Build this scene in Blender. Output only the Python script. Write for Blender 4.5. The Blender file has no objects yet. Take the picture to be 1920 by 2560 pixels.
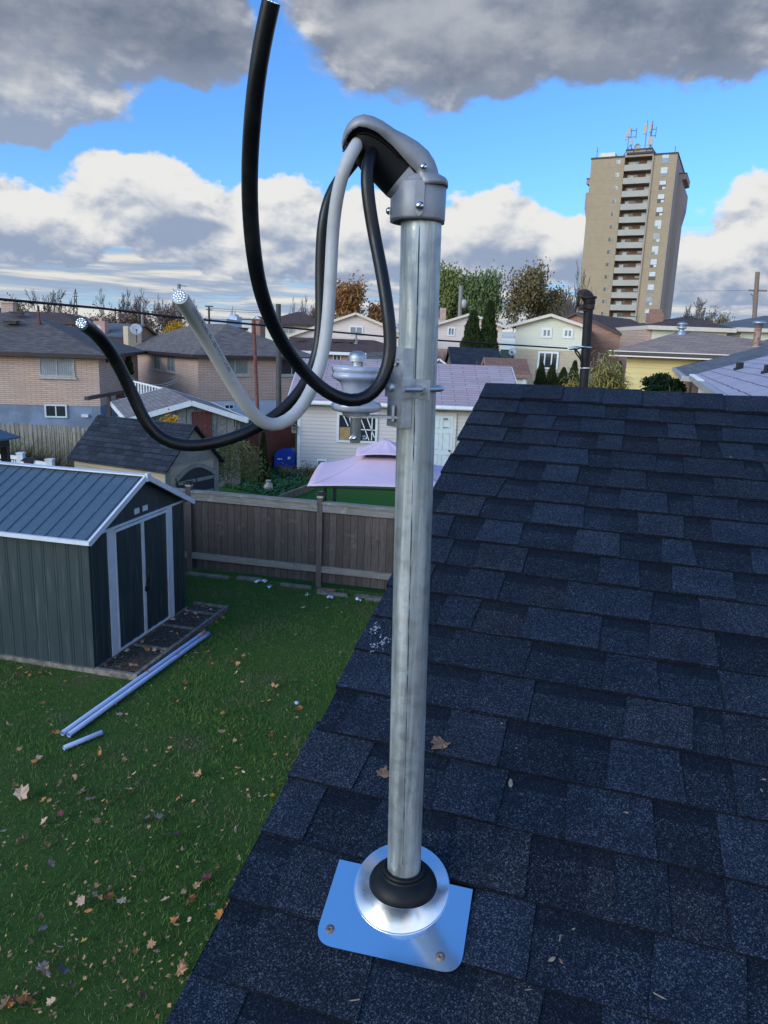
import bpy, math, random
import numpy as np
from mathutils import Vector, Matrix
# ---------------------------------------------------------------- camera, sky, sun, exposure
SC = bpy.context.scene
CAMZ = 4.5
FPX, PITCH, ROLL = 1840.3, math.radians(12.841), math.radians(2.2145)   # focal length in photo pixels (1920x2560)
fwd = Vector((0, math.cos(PITCH), -math.sin(PITCH)))
_r = Vector((1, 0, 0)); _u = _r.cross(fwd)
cR = (_r*math.cos(ROLL) + _u*math.sin(ROLL)).normalized()
cU = (_u*math.cos(ROLL) - _r*math.sin(ROLL)).normalized()
cam_d = bpy.data.cameras.new('camera'); cam = bpy.data.objects.new('camera', cam_d)
SC.collection.objects.link(cam); SC.camera = cam
cam_d.sensor_fit = 'VERTICAL'; cam_d.sensor_height = 36.0; cam_d.lens = 36.0*FPX/2560
cam_d.clip_start = 0.05; cam_d.clip_end = 6000
cam.matrix_world = Matrix(((cR.x, cU.x, -fwd.x, 0), (cR.y, cU.y, -fwd.y, 0), (cR.z, cU.z, -fwd.z, CAMZ), (0, 0, 0, 1)))
SC.render.resolution_x, SC.render.resolution_y = 768, 1024

SUN_EL, SUN_AZ = math.radians(20), math.radians(232)     # azimuth clockwise from +Y: the sun is behind us to the left
sun_d = bpy.data.lights.new('sun', 'SUN'); sun_d.energy = 1.0; sun_d.angle = math.radians(38); sun_d.color = (1.0, 0.86, 0.68)
sun = bpy.data.objects.new('sun', sun_d); SC.collection.objects.link(sun)
sd = Vector((math.sin(SUN_AZ)*math.cos(SUN_EL), math.cos(SUN_AZ)*math.cos(SUN_EL), math.sin(SUN_EL)))
sun.rotation_euler = (-sd).to_track_quat('-Z', 'Y').to_euler()
SC.view_settings.view_transform = 'Standard'; SC.view_settings.look = 'None'
SC.view_settings.exposure = 0.7; SC.view_settings.gamma = 1.0; SC.view_settings.use_curve_mapping = False

class NT:
    "small node-tree writer"
    def __init__(s, tree): s.t = tree; s.n = tree.nodes; s.l = tree.links
    def new(s, typ, **kw):
        nd = s.n.new(typ)
        for k, v in kw.items(): setattr(nd, k, v)
        return nd
    def put(s, sock, v):
        if isinstance(v, bpy.types.NodeSocket): s.l.new(v, sock)
        elif v is not None:
            try: sock.default_value = v
            except Exception: sock.default_value = tuple(v) + (1,)
    def m(s, op, a, b=None, c=None, clamp=False):
        nd = s.new('ShaderNodeMath', operation=op); nd.use_clamp = clamp
        for i, x in enumerate((a, b, c)):
            if x is not None: s.put(nd.inputs[i], x)
        return nd.outputs[0]
    def vm(s, op, a, b=None, out=0):
        nd = s.new('ShaderNodeVectorMath', operation=op); s.put(nd.inputs[0], a)
        if b is not None: s.put(nd.inputs[1], b)
        return nd.outputs[out]
    def mix(s, f, a, b, mode='MIX'):
        nd = s.new('ShaderNodeMix', data_type='RGBA', blend_type=mode)
        s.put(nd.inputs[0], f); s.put(nd.inputs[6], col(a)); s.put(nd.inputs[7], col(b)); return nd.outputs[2]
    def ss(s, x, a, b, lo=0.0, hi=1.0):
        nd = s.new('ShaderNodeMapRange', interpolation_type='SMOOTHSTEP'); s.put(nd.inputs[0], x)
        for i, v in zip((1, 2, 3, 4), (a, b, lo, hi)): s.put(nd.inputs[i], v)
        return nd.outputs[0]
    def noise(s, vec, scale, detail=3.0, rough=0.55, out=0, dist=0.0):
        nd = s.new('ShaderNodeTexNoise'); s.put(nd.inputs['Vector'], vec); nd.inputs['Scale'].default_value = scale
        nd.inputs['Detail'].default_value = detail; nd.inputs['Roughness'].default_value = rough; nd.inputs['Distortion'].default_value = dist
        return nd.outputs[out]
    def comb(s, x, y, z):
        nd = s.new('ShaderNodeCombineXYZ'); s.put(nd.inputs[0], x); s.put(nd.inputs[1], y); s.put(nd.inputs[2], z); return nd.outputs[0]
    def sep(s, v):
        nd = s.new('ShaderNodeSeparateXYZ'); s.put(nd.inputs[0], v); return nd.outputs
def col(c):
    if isinstance(c, (tuple, list)) and len(c) == 3: return tuple(c) + (1.0,)
    return c

world = bpy.data.worlds.new("World"); SC.world = world; world.use_nodes = True
def build_sky():
    W = NT(world.node_tree); W.n.clear()
    tc = W.new('ShaderNodeTexCoord').outputs['Generated']
    sky = W.new('ShaderNodeTexSky', sky_type='NISHITA'); sky.sun_disc = False
    sky.sun_elevation = SUN_EL; sky.sun_rotation = SUN_AZ; sky.air_density = 1.0; sky.dust_density = 0.6; sky.ozone_density = 2.2
    x, y, z = W.sep(tc)
    DEG = 57.29578
    az = W.m('MULTIPLY', W.m('ARCTAN2', x, y), DEG)
    el = W.m('MULTIPLY', W.m('ARCSINE', z), DEG)
    # noise space: direction stretched so that clouds flatten towards the horizon
    def dens(daz, dele):
        a = W.m('ADD', az, daz); e = W.m('ADD', el, dele)
        p = W.comb(W.m('MULTIPLY', a, 0.055), W.m('MULTIPLY', e, 0.085), 0.0)
        n1 = W.m('ADD', W.m('MULTIPLY', W.noise(p, 1.3, 6, 0.56, dist=0.25), 0.7), W.m('MULTIPLY', W.noise(p, 4.5, 4, 0.6, dist=0.1), 0.3))
        a2 = W.m('ADD', a, W.m('MULTIPLY', W.m('SUBTRACT', W.noise(W.comb(W.m('MULTIPLY', a, 0.05), W.m('MULTIPLY', e, 0.07), 3.3), 3.0, 4), 0.5), 6.0))
        e2 = W.m('ADD', e, W.m('MULTIPLY', W.m('SUBTRACT', W.noise(W.comb(W.m('MULTIPLY', a, 0.05), W.m('MULTIPLY', e, 0.07), 9.3), 3.4, 5), 0.5), 4.0))
        best = None
        # (az, el, half-width, half-height, weight): the cloud masses over the neighbourhood
        for (ca, ce, ra, re, w) in CLOUDS:
            u_ = W.m('DIVIDE', W.m('SUBTRACT', a2, ca), ra); v_ = W.m('DIVIDE', W.m('SUBTRACT', e2, ce), re)
            d = W.m('SUBTRACT', w, W.m('MULTIPLY', W.m('SQRT', W.m('ADD', W.m('MULTIPLY', u_, u_), W.m('MULTIPLY', v_, v_))), w))
            best = d if best is None else W.m('SMOOTH_MAX', best, d, 0.15)
        # loose cover everywhere else, thin at the zenith
        far = W.m('MAXIMUM', W.ss(W.m('ABSOLUTE', a), 38, 60, -0.9, 0.05), W.ss(e, 24, 34, -0.9, -0.22))
        far = W.m('MINIMUM', far, W.ss(e, 40, 62, 0.05, -0.9))
        best = W.m('MAXIMUM', best, far)
        return W.m('ADD', best, W.m('MULTIPLY', W.m('SUBTRACT', n1, 0.5), 1.5))
    d0 = dens(0.0, 0.0); d1 = dens(-0.7, 1.2)
    # finer billows inside the clouds, lit from above left
    def fine(da, de):
        q = W.comb(W.m('MULTIPLY', W.m('ADD', az, da), 0.055), W.m('MULTIPLY', W.m('ADD', el, de), 0.09), 7.0)
        return W.noise(q, 4.6, 5, 0.55, dist=0.15)
    fb = W.m('SUBTRACT', fine(0.0, 0.0), fine(-0.35, 0.55))
    # low layered clouds near the horizon
    ez = W.m('MAXIMUM', z, 0.012)
    lp = W.comb(W.m('MULTIPLY', az, 0.035), W.m('MULTIPLY', el, 0.45), 0.0)
    lay = W.noise(lp, 1.6, 7, 0.6, dist=0.5)
    lay2 = W.noise(W.comb(W.m('MULTIPLY', az, 0.035), W.m('MULTIPLY', W.m('ADD', el, 0.45), 0.45), 0.0), 1.6, 7, 0.6, dist=0.5)
    lowm = W.ss(el, 9.5, 6.0)
    lowd = W.m('MULTIPLY', lowm, W.ss(lay, 0.36, 0.50, 0.45, 1.0))
    cov = W.ss(d0, 0.0, W.ss(el, 12, 20, 0.10, 0.24))
    dd = W.m('SUBTRACT', d0, d1)
    lit = W.m('ADD', W.m('ADD', W.m('MULTIPLY', dd, 1.1), W.m('MULTIPLY', fb, 1.25)), 0.47, clamp=True)
    core = W.ss(d0, 0.15, 1.05)
    hi = W.ss(el, 12, 20)                      # the upper clouds are seen from below: darker
    litc = W.m('MULTIPLY', W.m('MULTIPLY', lit, W.m('SUBTRACT', 1.0, W.m('MULTIPLY', core, 0.45))), W.m('SUBTRACT', 1.0, W.m('MULTIPLY', hi, 0.30)))
    shade = W.mix(hi, (0.19, 0.235, 0.325), (0.13, 0.155, 0.21))
    ccol = W.mix(W.ss(litc, 0.12, 0.70), shade, (0.51, 0.51, 0.50))
    dk = W.m('ADD', W.ss(n_fine(W, az, el), 0.30, 0.70), W.m('MULTIPLY', fb, 0.45), clamp=True)
    ccol = W.mix(W.m('MULTIPLY', hi, W.ss(d0, 0.12, 0.75)), ccol, W.mix(dk, (0.095, 0.120, 0.172), (0.27, 0.29, 0.325)))
    lsh = W.m('ADD', W.m('MULTIPLY', W.m('SUBTRACT', lay, lay2), 3.0), 0.42, clamp=True)
    lcol = W.mix(W.ss(lsh, 0.2, 0.8), (0.21, 0.265, 0.36), (0.48, 0.475, 0.45))
    skyc = W.new('ShaderNodeMix', data_type='RGBA', blend_type='MULTIPLY'); skyc.inputs[0].default_value = 1.0
    W.l.new(sky.outputs[0], skyc.inputs[6]); skyc.inputs[7].default_value = (SKYK*0.52, SKYK*0.90, SKYK*1.38, 1)
    zen = W.mix(W.ss(el, 32, 60), skyc.outputs[2], W.mix(1.0, skyc.outputs[2], (1.45, 1.62, 1.60), 'MULTIPLY'))
    base = W.mix(W.ss(el, 14, 0, 0.0, 0.55), zen, (0.22, 0.37, 0.56))
    c = W.mix(lowd, base, lcol)
    c = W.mix(cov, c, ccol)
    # unseen sky behind the camera, brightened to add light on the scene
    rear = W.m('MULTIPLY', W.ss(y, 0.35, -0.75), W.ss(z, 0.95, 0.4)); c = W.mix(rear, c, W.mix(1.0, c, (3.0, 2.65, 2.15), 'MULTIPLY'))
    bg = W.new('ShaderNodeBackground'); W.put(bg.inputs[0], c); bg.inputs[1].default_value = 1.0
    out = W.new('ShaderNodeOutputWorld'); W.l.new(bg.outputs[0], out.inputs[0])
def n_fine(W, az, el):
    return W.noise(W.comb(W.m('MULTIPLY', az, 0.05), W.m('MULTIPLY', el, 0.08), 5.0), 2.2, 6, 0.6)
SKYK = 0.12
CLOUDS = [(-24, 22, 13, 8.0, 1.3), (-15, 20.5, 6, 5.0, 1.2), (-27, 15.0, 9, 3.2, 0.9), (-30, 16.5, 12, 4.0, 1.0),
          (0, 23.5, 9, 7.5, 1.3), (5, 19.5, 8, 3.8, 1.1), (14, 23, 12, 6.5, 1.3), (21, 19.5, 5, 3, .9), (30, 25, 9, 5.5, 1.2),
          (-17, 9.2, 6, 3.2, 0.85), (-27, 7.0, 8, 3.0, 0.8), (-8, 8.2, 6, 3.0, 0.8), (-2, 8.2, 5, 2.8, 0.8), (7, 8.0, 7, 3.0, 0.85),
          (26, 8.2, 6, 3.6, 0.9), (14, 7.2, 5, 2.8, 0.8), (-2, 6.5, 20, 2.5, 0.7), (22, 6, 12, 3.0, 0.7)]
build_sky()

# ---------------------------------------------------------------- helpers
def P(u, v, y):
    "world point seen at photo pixel (u, v) at forward distance y"
    w = fwd + cR*((u-960)/FPX) - cU*((v-1280)/FPX)
    return w*(y/w.y) + Vector((0, 0, CAMZ))
def G(u, v, z=0.0):
    w = fwd + cR*((u-960)/FPX) - cU*((v-1280)/FPX)
    return w*((z-CAMZ)/w.z) + Vector((0, 0, CAMZ))
Z = Vector((0, 0, 1))
class MB:
    def __init__(s): s.v = []; s.f = []; s.c = []; s.cur = None; s.smooth = []
    def face(s, pts, smooth=False):
        n = len(s.v); s.v += [tuple(p) for p in pts]; s.f.append(tuple(range(n, n+len(pts)))); s.c.append(s.cur); s.smooth.append(smooth)
    def mesh(s, vs, fs, smooth=False):
        n = len(s.v); s.v += [tuple(p) for p in vs]
        for f in fs: s.f.append(tuple(i+n for i in f)); s.c.append(s.cur); s.smooth.append(smooth)
    def hexa(s, p):           # 8 points: bottom loop 0-3 (counter-clockwise seen from above), top loop 4-7
        s.mesh(p, [(3, 2, 1, 0), (4, 5, 6, 7), (0, 1, 5, 4), (1, 2, 6, 5), (2, 3, 7, 6), (3, 0, 4, 7)])
    def box(s, o, ax, ay, az, a0, a1, b0, b1, c0, c1):
        o = Vector(o); q = lambda a, b, c: o + ax*a + ay*b + az*c
        s.hexa([q(a0, b0, c0), q(a1, b0, c0), q(a1, b1, c0), q(a0, b1, c0), q(a0, b0, c1), q(a1, b0, c1), q(a1, b1, c1), q(a0, b1, c1)])
    def bar(s, a, b, w, h=None, upv=None):
        a = Vector(a); b = Vector(b); h = h or w; d = (b-a).normalized(); upv = Vector(upv) if upv else (Z if abs(d.z) < .95 else Vector((0, 1, 0)))
        x = d.cross(upv).normalized(); y = x.cross(d).normalized()
        s.box(a, x, d, y, -w/2, w/2, 0, (b-a).length, -h/2, h/2)
    def tube(s, pts, r, n=8, cap=True, smooth=True):
        pts = [Vector(p) for p in pts]; k = len(pts); rs = r if isinstance(r, (list, tuple)) else [r]*k
        t0 = (pts[1]-pts[0]).normalized(); ref = Z if abs(t0.z) < .9 else Vector((1, 0, 0))
        x = t0.cross(ref).normalized(); vs = []
        for i in range(k):
            t = (pts[min(i+1, k-1)]-pts[max(i-1, 0)])
            if t.length < 1e-9: t = t0
            t.normalize(); x = (x - t*x.dot(t)).normalized(); y = t.cross(x)
            for j in range(n):
                a = 2*math.pi*j/n; vs.append(pts[i]+(x*math.cos(a)+y*math.sin(a))*rs[i])
        fs = [(i*n+j, i*n+(j+1) % n, (i+1)*n+(j+1) % n, (i+1)*n+j) for i in range(k-1) for j in range(n)]
        s.mesh(vs, fs, smooth)
        if cap: s.face([vs[j] for j in range(n)][::-1]); s.face(vs[-n:])
    def lathe(s, o, prof, axis=Z, n=24, smooth=True):
        o = Vector(o); axis = Vector(axis).normalized(); x = axis.orthogonal().normalized(); y = axis.cross(x); vs = []
        for (r, h) in prof:
            for j in range(n):
                a = 2*math.pi*j/n; vs.append(o+axis*h+(x*math.cos(a)+y*math.sin(a))*r)
        fs = [(i*n+j, i*n+(j+1) % n, (i+1)*n+(j+1) % n, (i+1)*n+j) for i in range(len(prof)-1) for j in range(n)]
        s.mesh(vs, fs, smooth)
    def disc(s, o, r, axis, n=20):
        o = Vector(o); axis = Vector(axis).normalized(); x = axis.orthogonal().normalized(); y = axis.cross(x)
        s.face([o+(x*math.cos(2*math.pi*j/n)+y*math.sin(2*math.pi*j/n))*r for j in range(n)])
    def ball(s, o, r, n=12, sz=1.0):
        s.lathe(Vector(o), [(max(1e-4, r*math.sin(math.pi*i/8)), -r*sz*math.cos(math.pi*i/8)) for i in range(9)], Z, n)

LOCS = {}
def tag(o, label=None, cat=None, group=None, kind=None):
    for k, v in (('label', label), ('category', cat), ('group', group), ('kind', kind)):
        if v: o[k] = v
    return o
def thing(name, label, cat, loc, group=None):
    o = bpy.data.objects.new(name, None); SC.collection.objects.link(o); o.location = loc; o.empty_display_size = 0.2
    LOCS[o.name] = Vector(loc); return tag(o, label, cat, group)
def make(name, mb, mat, parent=None, origin=None, uv=True, label=None):
    if parent is not None: off = LOCS[parent.name]
    elif origin is not None: off = Vector(origin)
    else:
        a = np.array(mb.v); off = Vector(((a[:, 0].min()+a[:, 0].max())/2, (a[:, 1].min()+a[:, 1].max())/2, a[:, 2].min()))
    V = np.array(mb.v, dtype=np.float64)-np.array(off)
    me = bpy.data.meshes.new(name); me.from_pydata(V.tolist(), [], mb.f); me.materials.append(mat)
    me.polygons.foreach_set('use_smooth', mb.smooth)
    if uv:
        ul = me.uv_layers.new(name='metric'); W_ = V+np.array(off); arr = np.zeros((len(me.loops), 2)); k = 0
        for f in mb.f:
            p0, p1, p2 = W_[f[0]], W_[f[1]], W_[f[2]]; nn = np.cross(p1-p0, p2-p0); L = np.linalg.norm(nn)
            nn = nn/L if L > 1e-12 else np.array([0, 0, 1.])
            if abs(nn[2]) > 0.985: hx = np.array([1., 0, 0])
            else: hx = np.cross([0, 0, 1.], nn); hx /= np.linalg.norm(hx)
            hy = np.cross(nn, hx)
            for i in f: arr[k] = (W_[i]@hx, W_[i]@hy); k += 1
        ul.data.foreach_set('uv', arr.ravel())
    if any(c is not None for c in mb.c):
        ca = me.color_attributes.new('tone', 'FLOAT_COLOR', 'CORNER'); arr = np.ones((len(me.loops), 4)); k = 0
        for f, c in zip(mb.f, mb.c):
            for i in range(len(f)):
                cc = c[i] if (c is not None and isinstance(c[0], (tuple, list))) else (c if c is not None else (.5, .5, .5))
                arr[k, :3] = cc; k += 1
        ca.data.foreach_set('color', arr.ravel())
    o = bpy.data.objects.new(name, me); SC.collection.objects.link(o)
    if parent is not None:
        o.parent = parent; LOCS[o.name] = off
        if parent.type != 'EMPTY': pass
    else: o.location = off; LOCS[o.name] = off
    if parent is not None and parent.parent is None and parent.type != 'EMPTY': pass
    if label: o['label'] = label
    return o
def copy_tree(o, parent=None):
    c = o.copy(); SC.collection.objects.link(c); c.parent = parent
    for ch in list(o.children): copy_tree(ch, c)
    return c

# ---------------------------------------------------------------- materials
def new_mat(name):
    m = bpy.data.materials.new(name); m.use_nodes = True; t = NT(m.node_tree)
    return m, t, m.node_tree.nodes['Principled BSDF']
def bump(t, b, h, strength=0.3, dist=0.01):
    bn = t.new('ShaderNodeBump'); bn.inputs['Strength'].default_value = strength; bn.inputs['Distance'].default_value = dist
    t.put(bn.inputs['Height'], h); t.l.new(bn.outputs[0], b.inputs['Normal'])
def plain(name, c, rough=0.6, metal=0.0, var=0.15, scale=6.0, bmp=0.0, c2=None, spec=0.5, obj=True):
    m, t, b = new_mat(name); tc = t.new('ShaderNodeTexCoord').outputs['Object']
    n = t.noise(tc, scale, 5, 0.6)
    c2 = c2 or tuple(x*(1-var*1.6) for x in c)
    t.put(b.inputs['Base Color'], t.mix(t.ss(n, 0.35, 0.65), c2, c)); b.inputs['Metallic'].default_value = metal
    t.put(b.inputs['Roughness'], t.m('ADD', t.m('MULTIPLY', t.m('SUBTRACT', n, 0.5), 0.25), rough)); b.inputs['Specular IOR Level'].default_value = spec
    if bmp: bump(t, b, t.noise(tc, scale*8, 4), bmp, 0.004)
    return m
def bricks(name, c1, c2, mortar, bw=0.26, bh=0.075, ms=0.012, off=0.5, rough=0.85, bstr=0.4, stain=0.2, bias=0.0, wob=0.0, freq=2):
    m, t, b = new_mat(name); uv = t.new('ShaderNodeUVMap', uv_map='metric').outputs[0]
    ob = t.new('ShaderNodeTexCoord').outputs['Object']
    if wob: uv = t.vm('ADD', uv, t.vm('MULTIPLY', t.vm('SUBTRACT', t.noise(ob, 3, 2, out=1), (0.5, 0.5, 0.5)), (0.0, wob, 0)))
    br = t.new('ShaderNodeTexBrick'); t.put(br.inputs['Vector'], uv); br.offset = off; br.offset_frequency = freq
    br.inputs['Color1'].default_value = col(c1); br.inputs['Color2'].default_value = col(c2); br.inputs['Mortar'].default_value = col(mortar)
    br.inputs['Scale'].default_value = 1.0; br.inputs['Mortar Size'].default_value = ms; br.inputs['Mortar Smooth'].default_value = 0.1
    br.inputs['Bias'].default_value = bias; br.inputs['Brick Width'].default_value = bw; br.inputs['Row Height'].default_value = bh
    n = t.noise(ob, 1.3, 6, 0.65); n2 = t.noise(ob, 22, 3)
    c = t.mix(t.ss(n, 0.4, 0.75, 0.0, stain), br.outputs['Color'], tuple(x*0.45 for x in c1))
    c = t.mix(t.m('MULTIPLY', n2, 0.35), c, t.mix(1.0, c, (1.35, 1.35, 1.35), 'MULTIPLY'))
    t.put(b.inputs['Base Color'], c); b.inputs['Roughness'].default_value = rough; b.inputs['Specular IOR Level'].default_value = 0.25
    bump(t, b, t.m('ADD', t.m('MULTIPLY', br.outputs['Fac'], -1.0), t.m('MULTIPLY', n2, 0.4)), bstr, 0.01)
    return m
def siding(name, c, pitch=0.11, seam=None, vertical=False, rough=0.55, stain=0.12, gap=0.09, var=0.0):
    m, t, b = new_mat(name); uv = t.new('ShaderNodeUVMap', uv_map='metric').outputs[0]; s = t.sep(uv)
    k = s[0] if vertical else s[1]
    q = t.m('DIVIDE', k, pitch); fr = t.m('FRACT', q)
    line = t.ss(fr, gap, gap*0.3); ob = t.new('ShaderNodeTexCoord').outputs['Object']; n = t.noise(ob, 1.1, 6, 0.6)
    cc = t.mix(t.ss(n, 0.35, 0.75, 0.0, stain), c, tuple(x*0.55 for x in c))
    if var:
        wn = t.new('ShaderNodeTexWhiteNoise', noise_dimensions='1D'); t.put(wn.inputs['W'], t.m('FLOOR', q))
        gr = t.noise(t.vm('MULTIPLY', uv, ((9, 1.2, 1) if vertical else (1.2, 9, 1))), 3.0, 5, 0.6)
        cc = t.mix(t.m('MULTIPLY', wn.outputs[0], var), cc, tuple(x*0.45 for x in c)); cc = t.mix(t.ss(gr, 0.4, 0.7, 0, 0.6), cc, tuple(x*0.38 for x in c)); cc = t.mix(t.ss(t.noise(ob, 4.5, 6, .7), .55, .72, 0, .5), cc, tuple(x*1.6+.015 for x in c))
    seam = seam or tuple(x*0.35 for x in c)  # shade under each siding lap is painted in as a darker seam colour
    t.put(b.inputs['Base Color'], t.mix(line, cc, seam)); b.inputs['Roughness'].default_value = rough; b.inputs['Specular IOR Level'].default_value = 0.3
    bump(t, b, t.m('ADD', t.m('MULTIPLY', fr, -0.6 if not vertical else 0.0), t.m('MULTIPLY', line, -1.0)), 0.5, 0.012)
    return m
def glass(name, tint, curtain=None, rough=0.08):
    m, t, b = new_mat(name); uv = t.new('ShaderNodeUVMap', uv_map='metric').outputs[0]; ob = t.new('ShaderNodeTexCoord').outputs['Object']
    c = tint
    if curtain:
        f = t.m('SINE', t.m('MULTIPLY', t.sep(uv)[0], 70.0)); c = t.mix(t.ss(f, -1, 1), tuple(x*0.7 for x in curtain), curtain)
    n = t.noise(ob, 1.7, 3); c = t.mix(t.ss(n, 0.4, 0.6, 0, 0.4), c, tuple(x*0.6 for x in tint))
    t.put(b.inputs['Base Color'], c); b.inputs['Roughness'].default_value = rough; b.inputs['Specular IOR Level'].default_value = 0.8
    return m
# ---------------------------------------------------------------- our own roof
rnd = random.Random(7)
AZR = math.radians(-17.495); SL = math.radians(19.998); EXP = 0.143
ra_ = Vector((math.cos(AZR), math.sin(AZR), 0)); rh_ = Vector((-math.sin(AZR), math.cos(AZR), 0))
rd_ = -(rh_*math.cos(SL) + Z*math.sin(SL)); rn_ = ra_.cross(-rd_).normalized()
RP0 = Vector((0.38162, 3.27226, CAMZ-0.27628))
def R(s, w, t=0.0): return RP0 + ra_*s + rd_*w + rn_*t
def hitroof(u, v, t=0.0):
    w = fwd + cR*((u-960)/FPX) - cU*((v-1280)/FPX); o = R(0, 0, t); c = Vector((0, 0, CAMZ))
    k = (o-c).dot(rn_)/w.dot(rn_); q = c+w*k-o; return q.dot(ra_), q.dot(rd_)

def granule_mat(name, dark=(0.0030, 0.0060, 0.0115), lite=(0.078, 0.097, 0.130)):
    m, t, b = new_mat(name); tc = t.new('ShaderNodeTexCoord').outputs['Object']
    at = t.new('ShaderNodeAttribute', attribute_name='tone').outputs['Color']; s = t.sep(at)
    v1 = t.new('ShaderNodeTexVoronoi', feature='F1'); t.put(v1.inputs['Vector'], tc); v1.inputs['Scale'].default_value = 640
    r1 = t.sep(v1.outputs['Color'])[0]
    v2 = t.new('ShaderNodeTexVoronoi', feature='F1'); t.put(v2.inputs['Vector'], tc); v2.inputs['Scale'].default_value = 380
    r2 = t.sep(v2.outputs['Color'])[1]
    big = t.noise(tc, 9, 5, 0.65)
    g = t.m('ADD', t.m('MULTIPLY', t.m('POWER', r1, 7.0), 0.9), t.m('MULTIPLY', t.m('POWER', r2, 14.0), 1.0))
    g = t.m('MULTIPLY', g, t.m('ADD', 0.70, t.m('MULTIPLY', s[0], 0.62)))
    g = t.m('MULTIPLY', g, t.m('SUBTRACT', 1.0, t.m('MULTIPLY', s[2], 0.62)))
    c = t.mix(t.m('MINIMUM', g, 1.0), t.mix(s[0], dark, tuple(x*2.3 for x in dark)), lite)
    c = t.mix(t.m('MULTIPLY', s[1], 0.55), c, t.mix(1.0, c, (1.35, 1.02, 0.80), 'MULTIPLY'))
    c = t.mix(t.ss(big, 0.35, 0.75, 0, 0.45), c, tuple(x*1.2 for x in dark))
    dust = t.noise(tc, 2.2, 6, 0.7); c = t.mix(t.ss(dust, 0.56, 0.78, 0, 0.22), c, (0.028, 0.030, 0.034))
    t.put(b.inputs['Base Color'], c); b.inputs['Roughness'].default_value = 0.9; b.inputs['Specular IOR Level'].default_value = 0.10
    bump(t, b, t.m('ADD', t.m('MULTIPLY', r1, 0.6), t.m('MULTIPLY', r2, 0.8)), 0.5, 0.0015)
    return m
M = {}
M['shingle'] = granule_mat('asphalt_shingle')
M['butt'] = plain('shingle_edge', (0.012, 0.011, 0.011), 0.95, var=0.3, scale=60)
M['wood_white'] = plain('painted_white_wood', (0.62, 0.63, 0.62), 0.5)
M['own_brick'] = bricks('own_house_brick', (0.30, 0.17, 0.12), (0.24, 0.13, 0.09), (0.4, 0.38, 0.35))
house_o = thing('house', 'house whose dark blue grey shingle roof fills the right foreground, galvanised mast rising from it', 'house', (0.4, 3.2, 0))
NC = 26; SW = 9.0
def build_shingles():
    mb = MB()
    for k in range(0, NC):
        w0, w1 = (k-1)*EXP, k*EXP; t1 = 0.0075
        if k == 0: w0 = -1.35*EXP
        left = rnd.uniform(-0.012, 0.004)
        # wavy butt line
        knots = [left]; s = left
        while s < SW: s += rnd.uniform(0.09, 0.26); knots.append(min(s, SW))
        jw = [rnd.uniform(-0.0022, 0.0022) for _ in knots]; jt = [rnd.uniform(0, 0.0022) for _ in knots]
        tone = None; run = 0
        for i in range(len(knots)-1):
            if run <= 0: tone = (rnd.uniform(0.0, 0.45), rnd.random()**5, 0); run = rnd.choice((1, 1, 2))
            run -= 1
            a0, a1 = knots[i], knots[i+1]; b0, b1 = w1+jw[i], w1+jw[i+1]; c0, c1 = t1+jt[i], t1+jt[i+1]
            # the shadow-line band of dark granules along the top of the exposed strip
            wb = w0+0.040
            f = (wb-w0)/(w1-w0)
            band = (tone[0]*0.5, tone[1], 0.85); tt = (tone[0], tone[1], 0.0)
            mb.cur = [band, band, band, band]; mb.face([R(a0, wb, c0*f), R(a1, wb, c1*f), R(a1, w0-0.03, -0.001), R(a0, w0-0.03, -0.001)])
            mb.cur = [tt, tt, tt, tt]; mb.face([R(a0, b0, c0), R(a1, b1, c1), R(a1, wb, c1*f), R(a0, wb, c0*f)])
            mb.cur = [(0, 0, 1)]*4; mb.face([R(a0, b0, -0.001), R(a1, b1, -0.001), R(a1, b1, c1), R(a0, b0, c0)])
        mb.cur = [(0, 0, 1)]*4; mb.face([R(left, w0-.03, -.003), R(left, w1, -.003), R(left, w1, t1+.002), R(left, w0-.03, 0)])
        # raised laminated tabs
        s = left + (rnd.uniform(0.0, 0.12) if rnd.random() < .6 else 0)
        if rnd.random() < .5: s = left-0.001
        while s < SW:
            wd = rnd.choice((rnd.uniform(0.09, 0.15), rnd.uniform(0.13, 0.25))); e = min(s+wd, SW)
            tp = rnd.uniform(-0.014, 0.014); tq = rnd.uniform(-0.014, 0.014)
            if s < left+.001: tp = 0
            th = 0.0035; tone = (rnd.uniform(0.25, 1.0), rnd.random()**4, 0)
            jb = rnd.uniform(-0.002, 0.003)
            B = [R(s, w1+jb, t1+th+.0015), R(e, w1+jb, t1+th+.0015), R(e+tq, w0-0.02, th*.6), R(s+tp, w0-0.02, th*.6)]
            L = [R(s, w1+jb, 0.0), R(e, w1+jb, 0.0), R(e+tq, w0-0.02, -.001), R(s+tp, w0-0.02, -.001)]
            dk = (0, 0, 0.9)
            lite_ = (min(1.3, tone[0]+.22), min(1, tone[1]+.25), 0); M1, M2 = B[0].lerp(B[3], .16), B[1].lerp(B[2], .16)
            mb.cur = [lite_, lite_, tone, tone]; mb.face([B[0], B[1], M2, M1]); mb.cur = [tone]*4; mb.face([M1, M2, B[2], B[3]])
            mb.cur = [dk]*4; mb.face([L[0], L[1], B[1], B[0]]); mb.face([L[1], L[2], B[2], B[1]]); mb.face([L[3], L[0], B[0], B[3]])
            s = e + rnd.uniform(0.07, 0.23)
    return mb
make('roof_shingles', build_shingles(), M['shingle'], house_o)
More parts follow.
